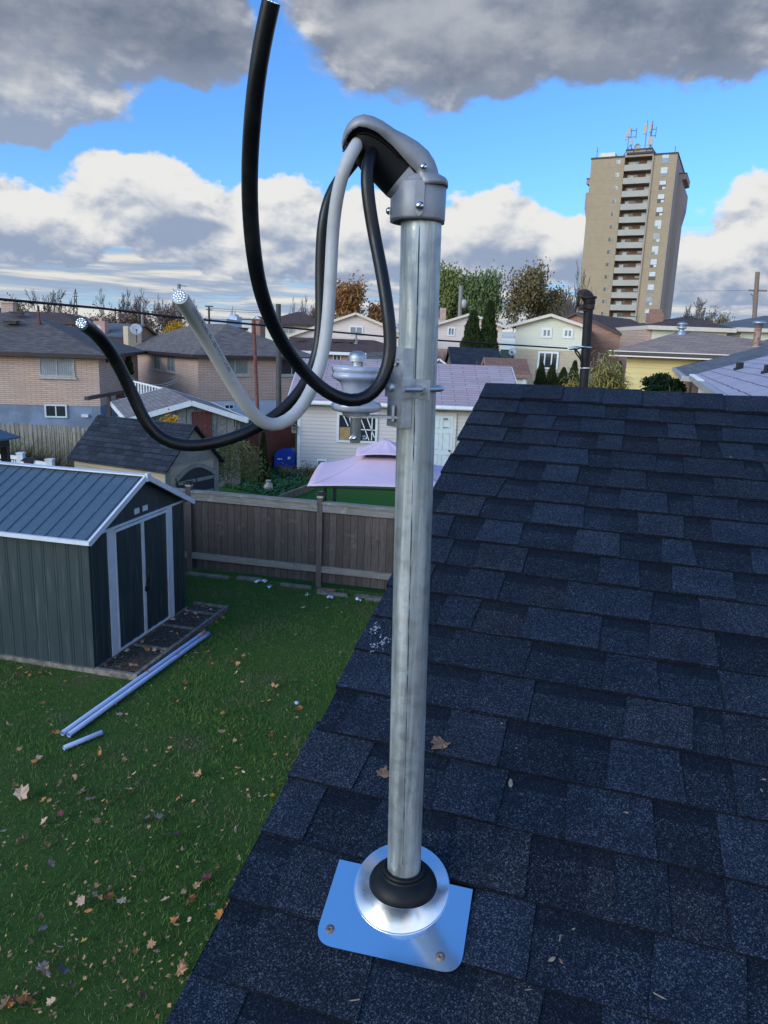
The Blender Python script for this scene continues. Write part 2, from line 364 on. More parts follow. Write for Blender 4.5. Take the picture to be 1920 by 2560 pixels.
def build_cap():
    mb = MB(); rw = -2*EXP; s = -0.006; k = 0
    up = (rh_*math.cos(SL) - Z*math.sin(SL))        # down the far slope
    nb = Vector((-up.cross(ra_))).normalized()
    if nb.z < 0: nb = -nb
    crest = R(0, rw, 0)
    while s < SW:
        L = rnd.uniform(0.160, 0.178); e = s+L+0.03; base = 0.010; lift = 0.007 if k else 0.004
        hw = EXP*1.04 + rnd.uniform(-0.008, 0.010); sag = rnd.uniform(-0.006, 0.006)
        tone = (rnd.uniform(0.25, 0.9), rnd.random()**4, 0); prof = []
        for (q, side) in ((1.0, 0), (0.72, 0), (0.4, 0), (0.12, 0), (0.0, 2), (0.12, 1), (0.5, 1), (1.0, 1)):
            prof.append((q, side))
        def pt(q, side, ss, extra):
            if side == 0: return R(ss, rw+hw*q + (sag if q == 1 and ss > s+.1 else 0), 0.005+base+extra)
            if side == 1: return crest+ra_*ss+up*hw*q+nb*(0.005+base+extra)
            return crest+ra_*ss+Z*(0.005+base+extra+0.003)
        # cap pieces run from the left end; each overlaps the one before: lower at its left end, raised at its right end
        A = [pt(q, sd, s, 0.0 + (0.003 if k % 2 else 0.0)) for q, sd in prof]; B = [pt(q, sd, e, lift) for q, sd in prof]
        mb.cur = [tone]*4
        for i in range(len(prof)-1): mb.face([A[i], B[i], B[i+1], A[i+1]])
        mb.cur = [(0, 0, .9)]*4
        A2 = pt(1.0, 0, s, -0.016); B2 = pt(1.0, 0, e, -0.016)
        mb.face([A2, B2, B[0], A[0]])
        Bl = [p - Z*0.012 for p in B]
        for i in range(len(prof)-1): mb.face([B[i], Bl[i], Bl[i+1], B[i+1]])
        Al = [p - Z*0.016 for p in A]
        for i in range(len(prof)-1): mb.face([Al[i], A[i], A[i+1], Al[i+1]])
        s += L; k += 1
    return mb
make('ridge_cap', build_cap(), M['shingle'], house_o)
mb = MB()
# deck, far slope and house body
upv = (rh_*math.cos(SL) - Z*math.sin(SL)); nbv = (rh_*math.sin(SL)+Z*math.cos(SL))
crest = R(0, -2*EXP, 0); WL = NC*EXP+2*EXP
mb.cur = (0.4, 0, 0)
mb.hexa([crest+Z*-.16, crest+ra_*SW+Z*-.16, crest+ra_*SW+upv*WL+nbv*-.14, crest+upv*WL+nbv*-.14,
         crest+Z*.003, crest+ra_*SW+Z*.003, crest+ra_*SW+upv*WL, crest+upv*WL])
mb.hexa([R(0.012, (NC-1)*EXP-.01, -.14), R(SW, (NC-1)*EXP-.01, -.14), crest+ra_*SW+Z*-.158, crest+ra_*.012+Z*-.158,
         R(0.012, (NC-1)*EXP-.01, -.004), R(SW, (NC-1)*EXP-.01, -.004), crest+ra_*SW+Z*-.004, crest+ra_*.012+Z*-.004])
make('roof_deck', mb, M['shingle'], house_o)
mb = MB(); mb.bar(R(.02, (NC-1)*EXP, -.035), R(.02, -2*EXP, -.035), .025, .06, tuple(rn_)); make('drip_edge', mb, plain('dark_drip_edge', (0.02, 0.022, 0.026), .5), house_o)
mb = MB(); mb.bar(R(.055, (NC-1)*EXP, -.12), R(.055, -2*EXP, -.12), .03, .16, tuple(rn_)); make('rake_board', mb, M['wood_white'], house_o)
mb = MB()
wl = (NC-1)*EXP-0.45
a0 = R(0.42, wl, -.15); a1 = R(SW-.3, wl, -.15); pk0 = R(.42, -2*EXP, -.17); pk1 = R(SW-.3, -2*EXP, -.17)
b0 = crest+ra_*.42+upv*(wl+2*EXP)+nbv*-.15; b1 = b0+ra_*(SW-.72)
g = lambda p: Vector((p.x, p.y, 0))
mb.face([g(a0), g(a1), a1, a0]); mb.face([g(b0), g(a0), a0, pk0, b0]); mb.face([g(a1), g(b1), b1, pk1, a1]); mb.face([g(b1), g(b0), b0, b1])
make('brick_wall', mb, M['own_brick'], house_o)

# debris on the roof
M['dry_leaf'] = plain('dry_leaf', (0.17, 0.10, 0.06), 0.8, var=0.3, scale=40)
M['seed'] = plain('dry_seed', (0.24, 0.195, 0.14), 0.8, var=0.25, scale=60)
def leaf_mb(c, size, n, ang, kind=0, curl=0.25, r=rnd):
    mb = MB(); n = Vector(n).normalized(); x = n.orthogonal().normalized(); x = Matrix.Rotation(ang, 3, n) @ x; y = n.cross(x)
    if kind == 0: prof = [(0, -.22), (.16, -.20), (.42, -.30), (.42, -.10), (.64, .08), (.44, .22), (.42, .50), (.22, .46), (0, .80), (-.20, .46), (-.44, .48), (-.42, .22), (-.62, .06), (-.42, -.08), (-.40, -.30), (-.14, -.18)]
    elif kind == 1: prof = [(0, -.5), (.16, -.3), (.24, 0), (.15, .32), (0, .55), (-.13, .3), (-.22, 0), (-.14, -.3)]
    else: prof = [(0, -.5), (.07, -.3), (.05, .2), (0, .5), (-.08, .2), (-.04, -.3)]
    cen = Vector(c)+n*size*0.06; pts = []
    for (a, b) in prof:
        j = 1+r.uniform(-.15, .15); d2 = (a*a+b*b)
        pts.append(Vector(c)+x*(a*size*j)+y*(b*size*j)+n*(size*(curl*d2*r.uniform(.3, 1.3)+.02)))
    for i in range(len(pts)): mb.face([cen, pts[i], pts[(i+1) % len(pts)]])
    return mb
rl = random.Random(3)
ROOFBITS = [(1104, 1857, .040, 0, 'dry_leaf', 'curled brown leaf with a stalk lying on the shingles right of the mast', 'leaf'),
            (957, 1937, .026, 0, 'dry_leaf', 'small dark curled leaf on the shingles left of the mast', 'leaf'),
            (1276, 1957, .030, 1, 'seed', 'pale elongated seed pod on the shingles right of the mast', 'seed'),
            (1254, 1808, .011, 1, 'seed', 'tiny pale pebble under the shingle edge above the seed pod', 'pebble'),
            (1291, 1870, .009, 1, 'seed', 'tiny pale grain on the shingle just above the seed pod', 'pebble'),
            (1910, 1948, .014, 1, 'seed', 'small pale chip near the right edge of the roof, upper of two', 'pebble'),
            (1904, 1975, .013, 1, 'seed', 'small grey chip near the right edge of the roof, lower of two', 'pebble'),
            (1566, 2031, .014, 1, 'seed', 'flat beige chip on the shingle between seed pod and right edge', 'pebble'),
            (1380, 2398, .022, 1, 'seed', 'tan leaf fragment standing on the dark shingle at lower right', 'leaf fragment'),
            (1402, 2402, .014, 1, 'dry_leaf', 'dark brown leaf fragment beside the tan fragment at lower right', 'leaf fragment'),
            (1400, 2345, .020, 2, 'seed', 'olive sliver of leaf above the tan fragment at lower right', 'leaf fragment'),
            (1649, 2490, .034, 2, 'seed', 'long straw coloured sliver near the bottom right of the roof', 'twig'),
            (1434, 2322, .010, 1, 'seed', 'round beige pebble under the shingle edge at lower right', 'pebble'),
            (886, 2500, .030, 2, 'seed', 'straw coloured sliver below the lower edge of the metal plate', 'twig'),
            (1870, 1743, .026, 2, 'dry_leaf', 'thin brown twig near the right edge of the roof', 'twig'),
            (1321, 2474, .020, 2, 'seed', 'greenish sliver caught at a shingle edge near the bottom', 'twig'),
            (1827, 1142, .016, 1, 'seed', 'pale speck of lichen sized chip high on the right of the roof', 'pebble')]
for (u, v, sz, kd, mt, lb, ct) in ROOFBITS:
    s_, w_ = hitroof(u, v, .012)
    o = make('roof_debris' if ct == 'pebble' else 'dry_leaf' if 'leaf' in ct else 'twig', leaf_mb(R(s_, w_, .0115), sz*(1 if kd == 0 else .75), rn_, rl.uniform(0, 6.3), kd, .35 if kd == 0 else .12, rl), M[mt]); tag(o, lb, ct)
M['smear'] = plain('white_sealant', (0.30, 0.32, 0.35), 0.7, var=0.3, scale=80)
for i, (u, v, sz, lb) in enumerate([(938, 1572, .022, 'upper white sealant smear on the shingles left of the mast'), (956, 1602, .020, 'middle white sealant smear on the shingles left of the mast'), (932, 1622, .014, 'lowest white sealant smear on the shingles left of the mast')]):
    s_, w_ = hitroof(u, v, .010); mb = MB()
    for q in range(26):
        a, b = rl.gauss(0, sz*.45), rl.gauss(0, sz*.6); rr = rl.uniform(.0007, .0026)
        mb.face([R(s_+a+rr*math.cos(t_)*rl.uniform(.5, 1.5), w_+b+rr*1.6*math.sin(t_)*rl.uniform(.5, 1.5), .0118) for t_ in (0, 1, 2.1, 3.1, 4.2, 5.2)])
    tag(make('sealant_smear', mb, M['smear']), lb, 'smear')

# ---------------------------------------------------------------- roof flashing
def metal(name, c, rough, var=0.1, scale=20, aniso=False, bmp=0.0):
    m, t, b = new_mat(name); tc = t.new('ShaderNodeTexCoord').outputs['Object']
    vec = t.vm('MULTIPLY', tc, (1, 1, 0.06)) if aniso else tc
    n = t.noise(vec, scale, 6, 0.65); n2 = t.noise(tc, scale*6, 3)
    t.put(b.inputs['Base Color'], t.mix(t.ss(n, .3, .7), tuple(x*(1-var) for x in c), c)); b.inputs['Metallic'].default_value = 1.0
    t.put(b.inputs['Roughness'], t.m('ADD', rough, t.m('MULTIPLY', t.m('SUBTRACT', n2, .5), rough*.6)))
    if bmp: bump(t, b, n2, bmp, .001)
    return m
M['alu'] = metal('polished_aluminium', (0.86, 0.88, 0.90), 0.10, .03, 8)
M['alu_brushed'] = metal('spun_aluminium', (0.80, 0.82, 0.85), 0.30, .05, 8)
M['rubber'] = plain('black_rubber', (0.006, 0.007, 0.008), 0.5, spec=.25, var=.3, scale=30)
M['screw'] = metal('zinc_screw', (0.62, 0.64, 0.66), 0.25)
M['rust_screw'] = plain('rusty_screw', (0.22, 0.17, 0.15), 0.6, metal=.4, c2=(0.10, 0.07, 0.055), scale=300)
fl = thing('roof_flashing', 'shiny aluminium flashing plate with rubber boot around the foot of the mast', 'flashing', R(*hitroof(1004, 2230), 0))
cs = [hitroof(849, 2149, .012), hitroof(1182, 2224, .012), hitroof(1150, 2440, .012), hitroof(783, 2358, .012)]
def lerp2(a, b, t): return (a[0]+(b[0]-a[0])*t, a[1]+(b[1]-a[1])*t)
out = [cs[0], cs[1]]
for i in (2, 3):
    pv, cu, nx = cs[i-1], cs[i], cs[(i+1) % 4]
    La = math.dist(pv, cu); Lb = math.dist(nx, cu); A_ = lerp2(cu, pv, .036/La); B_ = lerp2(cu, nx, .036/Lb)
    for k in range(9):
        t_ = k/8; q1 = lerp2(A_, cu, t_); q2 = lerp2(cu, B_, t_); out.append(lerp2(q1, q2, t_))
mb = MB(); N_ = len(out)
tpz = lambda i: 0.0128
top = [R(a, b, .0130) for a, b in out]; bot = [R(a, b, .0118) for a, b in out]
mb.face(top[::-1]); mb.face(bot)
for i in range(N_): mb.face([bot[i], bot[(i+1) % N_], top[(i+1) % N_], top[i]])
# make sure the shiny face points up
make('base_plate', mb, M['alu'], fl)
MY = 1.195; YK = MY/1.27
MX0, MX1 = P(1011, 2185, MY-.03).x, P(1053, 544, MY).x
mast_bot = Vector((MX0, MY, P(1011, 2186, MY-.031).z)); mast_top = Vector((MX1, MY, P(1053, 520, MY).z)); MR = 0.0312
c0s = hitroof(1004, 2216, .013); axm = Vector((MX0, MY, 0))
n = 48; rows = []
ztop = P(1010, 2268, MY-.064).z
c_base = R(c0s[0], c0s[1], .0132)
def ring_roof(r, t): return [c_base + ra_*(r*math.cos(2*math.pi*j/n)) + rd_*(r*math.sin(2*math.pi*j/n)) + rn_*t for j in range(n)]
def ring_flat(r, z, sh=(0, 0)): return [Vector((MX0+sh[0], MY+sh[1], z)) + (ra_*math.cos(2*math.pi*j/n) - rh_*math.sin(2*math.pi*j/n))*r for j in range(n)]
def skin(rings, mb, smooth=True):
    k = len(rings[0]); vs = [p for r_ in rings for p in r_]
    mb.mesh(vs, [(i*k+j, i*k+(j+1) % k, (i+1)*k+(j+1) % k, (i+1)*k+j) for i in range(len(rings)-1) for j in range(k)], smooth)
base = ring_roof(.0900, .0012); top_ = ring_flat(.0645, ztop-.004)
mid = [a.lerp(b, .5)+(a.lerp(b, .5)-axm-Z*(a.lerp(b, .5).z)).normalized()*.0002 for a, b in zip(base, top_)]
mb = MB(); skin([ring_roof(.0925, -.0005), ring_roof(.0920, .0010), base], mb, False); skin([base, mid, top_], mb); skin([top_, ring_flat(.060, ztop-.001)], mb, False); make('cone_collar', mb, M['alu_brushed'], fl)
mb = MB(); skin([ring_flat(.0642, ztop-.006), ring_flat(.0640, ztop+.000), ring_flat(.0615, ztop+.007), ring_flat(.0570, ztop+.0135), ring_flat(.0505, ztop+.0195), ring_flat(.0440, ztop+.0235), ring_flat(.0398, ztop+.026), ring_flat(.0412, ztop+.028),
                     ring_flat(.0398, ztop+.033), ring_flat(.0365, ztop+.035), ring_flat(.033, ztop+.034), ring_flat(.0312, ztop+.026)], mb); make('rubber_boot', mb, M['rubber'], fl)
for (u, v) in ((825, 2322), (1101, 2391)):
    s_, w_ = hitroof(u, v, .014); mb = MB(); mb.lathe(R(s_, w_, .013), [(.0088, 0), (.0085, .0008), (.0064, .0010), (.0058, .0022), (.0022, .0026), (.0018, .0010), (.0001, .0010)], rn_, 16); make('screw', mb, M['rust_screw'], fl)

# ---------------------------------------------------------------- galvanised mast
def galv(name, blue=1.0):
    m, t, b = new_mat(name); tc = t.new('ShaderNodeTexCoord').outputs['Object']
    st = t.vm('MULTIPLY', tc, (1, 1, 0.035)); n = t.noise(st, 70, 6, 0.65); n2 = t.noise(tc, 45, 5, .6); n3 = t.noise(t.vm('MULTIPLY', tc, (1, 1, .12)), 26, 7, .7)
    pit = t.noise(t.vm('MULTIPLY', tc, (1, 1, .45)), 170, 4, .6)
    c = t.mix(t.ss(n, .35, .68), (0.24, 0.27, 0.28), (0.47, 0.50, 0.51))
    c = t.mix(t.ss(n3, .50, .70, 0, .55), c, (0.66, 0.67, 0.62)); c = t.mix(t.ss(n2, .50, .70, 0, .5), c, (0.25, 0.30, 0.335))
    c = t.mix(t.ss(pit, .66, .74, 0, .6), c, (0.10, 0.11, 0.12))
    t.put(b.inputs['Base Color'], c); t.put(b.inputs['Metallic'], t.ss(n3, .3, .7, .75, .45)); t.put(b.inputs['Roughness'], t.ss(n2, .3, .7, .34, .58))
    bump(t, b, t.m('ADD', n2, t.m('MULTIPLY', pit, .5)), .25, .001); return m
M['galv'] = galv('galvanised_steel'); M['galv_bracket'] = metal('zinc_plated_steel', (0.50, 0.54, 0.58), .52, .25, 60, bmp=.25)
M['dark_seam'] = plain('weld_seam', (0.05, 0.05, 0.05), .7)
mast = thing('service_mast', 'galvanised steel service mast with grey weatherhead standing on the shingle roof', 'mast', mast_bot-Z*.1)
mb = MB(); dirm = (mast_top-mast_bot).normalized(); L_ = (mast_top-mast_bot).length
kk = 14; mb.tube([mast_bot-dirm*.09+dirm*((L_+.09)*i/kk) for i in range(kk+1)], MR, 40); make('conduit', mb, M['galv'], mast)
# rolled weld seam on the side towards us
def msurf(h, ang, r=MR): return mast_bot+dirm*h+Vector((math.sin(ang), -math.cos(ang), 0))*r
mb = MB(); rs = random.Random(5); h = .02; vl = []; a_ = -.12
while h < L_-.03:
    w_ = rs.choice((.00012, .0004, .0009, .0011))/MR; a_ += rs.uniform(-.006, .006)+(-.12-a_)*.2; vl.append((msurf(h, a_-w_, MR+.0002), msurf(h, a_+w_, MR+.0002))); h += rs.uniform(.006, .03)
mb.mesh([p for q in vl for p in q], [(2*i, 2*i+1, 2*i+3, 2*i+2) for i in range(len(vl)-1)])
make('weld_seam', mb, M['dark_seam'], mast)

def spline(cp, step=.012):
    cp = [Vector(c) for c in cp]; out = []; n_ = len(cp)
    for i in range(n_-1):
        p0 = cp[max(i-1, 0)]; p1 = cp[i]; p2 = cp[i+1]; p3 = cp[min(i+2, n_-1)]; L = (p2-p1).length; k = max(2, int(L/step))
        for j in range(k):
            t_ = j/k; out.append(.5*((2*p1)+(p2-p0)*t_+(2*p0-5*p1+4*p2-p3)*t_*t_+(3*p1-p0-3*p2+p3)*t_**3))
    out.append(cp[-1])
    for _ in range(3): out = [out[0]]+[(out[i-1]+out[i]*2+out[i+1])/4 for i in range(1, len(out)-1)]+[out[-1]]
    return out

# weatherhead: profile measured in millimetres-like photo units (0.69 mm)
PX = 0.000606; PZ = 0.000566; WC = P(1047, 466, MY); yawh = math.radians(-4)
hx = Vector((-math.cos(yawh), math.sin(yawh), 0)); hy = Vector((math.sin(yawh), math.cos(yawh), 0))   # hx towards the opening (left), hy away from us
if hy.y < 0: hy = -hy
def HW(x, y, z): return WC + hx*(x*PX) + hy*(y*PX) + Z*(z*PZ)
M['cast'] = plain('cast_aluminium', (0.27, 0.275, 0.295), .5, metal=.30, var=.10, scale=30, bmp=.08)
M['blackp'] = plain('black_plastic', (0.004, 0.0045, 0.005), .5, var=.2, spec=.2)
ST = [((-70, -2), (0, -8), 70), ((-69, 10), (-2, 0), 70), ((-64, 17), (0, 4), 69), ((-46, 26), (4, 12), 62), ((-41, 42), (9, 18), 58), ((-33, 60), (16, 26), 57), ((-17, 87), (30, 42), 58), ((8, 112), (50, 62), 60),
      ((38, 132), (73, 84), 64), ((66, 142), (94, 99), 68), ((80, 149), (104, 106), 74), ((97, 158), (118, 113), 78), ((122, 168), (138, 119), 80), ((143, 171), (155, 121), 79), ((164, 166), (170, 118), 71),
      ((180, 151), (181, 113), 56), ((189, 133), (188, 108), 34), ((192, 118), (190, 106), 10)]
def arch(o, i, hw, m=26, ez=.72, ey=.9):
    pts = []
    for k in range(m+1):
        th = math.pi*k/m; cy = math.cos(th); sy = max(0.0, math.sin(th))**ez
        pts.append((i[0]+(o[0]-i[0])*sy, -hw*math.copysign(abs(cy)**ey, cy), i[1]+(o[1]-i[1])*sy))
    return pts
wh_mb = MB(); rings = [[HW(*p) for p in arch((s_[0][0], s_[0][1]-20*min(1, max(0, i-5)/3)), (s_[1][0], s_[1][1]-(6 if i > 5 else 0)-(0, 3, 7, 14, 22)[max(0, i-13)]), s_[2]+(5 if i > 5 else 0), ez=.66-.18*min(1, max(0, i-3)/5), ey=.85-.25*min(1, max(0, i-3)/5))] for i, s_ in enumerate(ST)]
k_ = len(rings[0]); vs = [p for r_ in rings for p in r_]
wh_mb.mesh(vs, [(a*k_+j, a*k_+j+1, (a+1)*k_+j+1, (a+1)*k_+j) for a in range(len(rings)-1) for j in range(k_-1)], True)
wh = make('weatherhead', wh_mb, M['cast'], mast)
sol = wh.modifiers.new('s', 'SOLIDIFY'); sol.thickness = .0028; sol.offset = 0
mb = MB()
mb.lathe(HW(0, 0, -96), [(60*PX, 6*PZ), (68*PX, 6*PZ), (69.5*PX, 12*PZ), (69.5*PX, 96*PZ), (66*PX, 101*PZ), (30*PX, 103*PZ)], Z, 48)
mb.lathe(HW(0, 0, -96), [(60*PX, 20*PZ), (60*PX, 4*PZ), (69*PX, 4*PZ)], Z, 48)
make('collar', mb, M['cast'], wh)
# lower casting with the black insert under the hood
ST2 = [((58, -34), (-10, 0), 56), ((68, -34), (12, 14), 54), ((80, -27), (30, 36), 53), ((98, -10), (52, 60), 54), ((118, 10), (78, 84), 58), ((143, 30), (102, 100), 62), ((158, 52), (128, 110), 64), ((170, 70), (150, 112), 60), ((179, 84), (166, 110), 50), ((186, 97), (179, 107), 30), ((187, 102), (184, 105), 12)]
mb = MB(); rings = [[HW(*p) for p in arch(*s_)] for s_ in ST2]; k_ = len(rings[0]); vs = [p for r_ in rings for p in r_]
mb.mesh(vs, [(a*k_+j, a*k_+j+1, (a+1)*k_+j+1, (a+1)*k_+j) for a in range(2, len(rings)-1) for j in range(k_-1)], True); make('insert_plate', mb, M['blackp'], wh)
mb = MB(); mb.mesh(vs[:3*k_], [(a*k_+j, a*k_+j+1, (a+1)*k_+j+1, (a+1)*k_+j) for a in range(2) for j in range(k_-1)], True)
mb.lathe(HW(0, 0, -6), [(64*PX, 0), (62*PX, 22*PX), (40*PX, 30*PX)], Z, 40); make('throat', mb, M['cast'], wh)
mb = MB()      # raised lip round the insert
lip = [HW(s_[1][0]+2, -(s_[2]+1), s_[1][1]-5) for s_ in ST2[3:]]; mb.tube(spline(lip, .006), .0022, 8); make('insert_lip', mb, M['blackp'], wh)
mb = MB()      # strap with slotted screw
for z0_, z1_, w_, r_ in ((-86, -2, 11, 73.2),):
    vs = []
    for k in range(13):
        z_ = z0_+(z1_-z0_)*k/12; ww = w_*(math.sqrt(max(.05, 1-((1-k/3)**2))) if k < 3 else 1)
        vs.append([HW(4-ww, -math.sqrt(max(0, r_**2-(4-ww)**2)), z_), HW(4+ww, -math.sqrt(max(0, r_**2-(4+ww)**2)), z_)])
    for k in range(12): mb.face([vs[k][0], vs[k][1], vs[k+1][1], vs[k+1][0]])
    for k in range(12):
        for q in (0, 1): mb.face([vs[k][q], vs[k+1][q], vs[k+1][q]+hy*.002, vs[k][q]+hy*.002])
make('strap', mb, M['cast'], wh)
def screw(c, ax, r=.0062, par=None):
    mb = MB(); ax = Vector(ax).normalized(); mb.lathe(Vector(c), [(r, 0), (r, r*.35), (r*.8, r*.7), (r*.4, r*.88), (.0001, r*.92)], ax, 18)
    o = make('screw', mb, M['screw'], par); mb = MB(); x = ax.orthogonal().normalized(); mb.bar(Vector(c)+ax*r*.86-x*r*.85, Vector(c)+ax*r*.86+x*r*.85, r*.22, r*.25); make('slot', mb, M['blackp'], o)
screw(HW(3, -73.4, -62), -hy, .0062, wh); screw(HW(-3, -64, 34), -hy, .0052, wh); screw(HW(71, -4, -66), hx, .0055, wh)

# ---------------------------------------------------------------- insulator rack on the mast
def Q(u, v, y=1.235): return P(u, v, y)
rack = thing('insulator_rack', 'pale grey porcelain spool insulator on a zinc bracket clamped to the mast', 'insulator', P(892, 1060, 1.19))
def q6(x, y_, d=1.235): return P(760+x/4.1475, 820+y_/4.1475, d*YK)
X_ = Vector((1, 0, 0)); Y_ = Vector((0, 1, 0))
c_t = q6(955, 205, 1.235); c_b = q6(955, 1030, 1.235)
mb = MB(); W6 = 0.0001515
ch_rot = Matrix.Rotation(math.radians(-52), 3, 'Z'); cx1 = ch_rot @ X_; cy1 = ch_rot @ Y_
# channel turned so that we see its left and its right flank
cc = Vector((mast_bot.x*.35+mast_top.x*.65, MY, 0)); cz0, cz1 = c_b.z, c_t.z
ax_o = (Vector((-0.80, -0.60, 0))).normalized(); ax_t = Vector((-ax_o.y, ax_o.x, 0))
fo = cc + ax_o*(MR-.004)
mb.box(fo, ax_o, ax_t, Z, 0, .020, -.0185, .0185, cz0, cz1)
mb2 = MB()
make('channel', mb, M['galv_bracket'], rack)
zs = q6(1000, 623).z; mb = MB(); mb.box(fo, ax_o, ax_t, Z, -.004, .0228, -.0225, .0225, zs-.015, zs+.015)
# clamp ears each side of the mast
for sg in (-1, 1):
    mb.box(fo, ax_o, ax_t, Z, -.008, -.004, sg*.0225 if sg > 0 else -.052, .052 if sg > 0 else -.0225, zs-.015, zs+.015)
make('clamp_band', mb, M['galv_bracket'], rack)
mb = MB(); pts = []
rb = MR+.0055
for k in range(25):
    a = math.pi*(k/24)-math.pi/2; pts.append(cc+Z*zs - ax_o*(math.cos(a)*rb) + ax_t*(math.sin(a)*(rb)))
pts = [pts[0]+ax_o*(rb+.030)] + [pts[0]+ax_o*.01] + pts + [pts[-1]+ax_o*.01] + [pts[-1]+ax_o*(rb+.022)]
mb.tube(pts, .0045, 12); ub = make('u_bolt', mb, M['galv_bracket'], rack)
for sg in (-1, 1):
    mb = MB(); o_ = cc+Z*zs+ax_t*(sg*rb)+ax_o*(MR-.004-.008+.0015); mb.lathe(o_, [(.0001, 0), (.0088, 0), (.0088, .0065), (.0001, .0065)], ax_o, 6, False); make('nut', mb, M['screw'], ub)
mb = MB(); rv = fo+ax_o*.0228+ax_t*-.006; mb.lathe(Vector((rv.x, rv.y, zs)), [(.0075, 0), (.0072, .0025), (.005, .0045), (.0001, .0055)], ax_o, 20); make('rivet', mb, M['galv_bracket'], rack)
ic = q6(547, 600, 1.235); ICX, ICY = ic.x, ic.y
def zi(y6): return q6(547, y6, 1.235).z
for (ya, nm) in ((332, 'clevis_arm'), (912, 'clevis_arm')):
    mb = MB(); zz = zi(ya); d_ = (fo+ax_o*.01-Vector((ICX, ICY, 0))); d_.z = 0; Ld = d_.length; d_.normalize(); t2 = Vector((-d_.y, d_.x, 0))
    mb.box(Vector((ICX, ICY, zz)), d_, t2, Z, 0, Ld, -.012, .012, -.002, .002)
    mb.lathe(Vector((ICX, ICY, zz-.002)), [(.0001, 0), (.0150, 0), (.0150, .004), (.0001, .004)], Z, 24, False)
    mb.box(Vector((ICX, ICY, zz)), d_, t2, Z, Ld-.0135, Ld-.0095, -.012, .012, -.006, .018 if ya > 500 else .004)
    make(nm, mb, M['galv_bracket'], rack)
mb = MB(); s6 = W6
prof = [(11, 392), (70, 390), (200, 392), (245, 398), (259, 410), (261, 430), (258, 448), (248, 462), (249, 470), (259, 482), (263, 498), (258, 516), (240, 530), (215, 542), (190, 556), (170, 575), (158, 600), (150, 640), (151, 680), (158, 715), (175, 738),
        (215, 752), (250, 772), (263, 800), (262, 826), (250, 848), (215, 862), (170, 872), (142, 880), (140, 902), (60, 905)]
mb.lathe(Vector((ICX, ICY, 0)), [(r*s6, zi(y)) for r, y in prof[::-1]], Z, 48)
m, t, b = new_mat('glazed_porcelain'); tcn = t.new('ShaderNodeTexCoord').outputs['Object']; nn = t.noise(tcn, 60, 4)
t.put(b.inputs['Base Color'], t.mix(t.ss(nn, .3, .75), (0.34, 0.37, 0.46), (0.42, 0.455, 0.56))); b.inputs['Roughness'].default_value = .12; b.inputs['Coat Weight'].default_value = .6; M['porc'] = m
make('porcelain_spool', mb, M['porc'], rack)
mb = MB(); mb.lathe(Vector((ICX, ICY, 0)), [(.0001, zi(1188)), (.0078, zi(1186)), (.0086, zi(1178)), (.0086, zi(332))], Z, 24)
mb.lathe(Vector((ICX, ICY, 0)), [(.0145, zi(326)), (.0148, zi(312)), (.0140, zi(290)), (.0115, zi(258)), (.006, zi(238)), (.0001, zi(234))], Z, 24); make('pin', mb, M['galv_bracket'], rack)
mb = MB(); mb.tube([q6(480, 1142, 1.225), q6(515, 1136, 1.222), q6(560, 1132, 1.235), q6(640, 1128, 1.25)], .0022, 8); mb.tube([q6(475, 1146, 1.222), q6(500, 1120, 1.222), q6(530, 1125, 1.222), q6(530, 1146, 1.222), q6(480, 1150, 1.222)], .0022, 8)
mb.tube([q6(600, 1130, 1.235), q6(640, 1122, 1.24), q6(645, 1150, 1.24), q6(600, 1152, 1.235)], .0024, 8); make('cotter_pin', mb, M['screw'], rack)

# ---------------------------------------------------------------- service cables
def cabmat(name, c, rough, scuff):
    m, t, b = new_mat(name); tc = t.new('ShaderNodeTexCoord').outputs['Object']; n = t.noise(tc, 25, 6, .7); n2 = t.noise(t.vm('MULTIPLY', tc, (1, 1, .25)), 90, 5, .7)
    cc_ = t.mix(t.ss(n, .45, .75, 0, .5), c, scuff); cc_ = t.mix(t.ss(n2, .66, .74, 0, .5), cc_, scuff)
    t.put(b.inputs['Base Color'], cc_); b.inputs['Specular IOR Level'].default_value = .32; t.put(b.inputs['Roughness'], t.ss(n, .3, .7, rough-.06, rough+.14)); bump(t, b, n2, .12, .001); return m
M['cab_black'] = cabmat('black_cable_jacket', (0.003, 0.0035, 0.005), .33, (0.010, 0.012, 0.015))
M['cab_white'] = cabmat('white_cable_jacket', (0.43, 0.43, 0.43), .5, (0.30, 0.30, 0.295))
M['strand'] = metal('cut_aluminium_strand', (0.74, 0.76, 0.78), .34)
M['print'] = plain('black_print', (0.03, 0.03, 0.035), .6)
def D(x, y_, d): return P(x/.864, y_/.864, d*YK)
CR = .0095
def cable(name, cp, mat, label, ends=(1,), fine=True):
    path = spline(cp); root = thing(name, label, 'cable', path[0]); mb = MB(); mb.tube(path, CR, 20)
    make('jacket', mb, mat, root)
    for e in ends:
        p_ = path[-1] if e == 1 else path[0]; q_ = path[-3] if e == 1 else path[2]; ax = (p_-q_).normalized(); x = ax.orthogonal().normalized(); y = ax.cross(x); mb = MB()
        for (rr, cnt) in ((0, 1), (.0031, 6), (.0060, 12)):
            for k in range(cnt):
                a = 2*math.pi*k/cnt+rr*90; o_ = p_+(x*math.cos(a)+y*math.sin(a))*rr-ax*.002
                mb.lathe(o_, [(.00148, 0), (.00148, .0026+rs.uniform(0, .0004)), (.0011, .0031), (.0001, .0032+rs.uniform(-.0004, .0004))], ax, 10)
        make('cut_strands', mb, M['strand'], root)
    return root, path
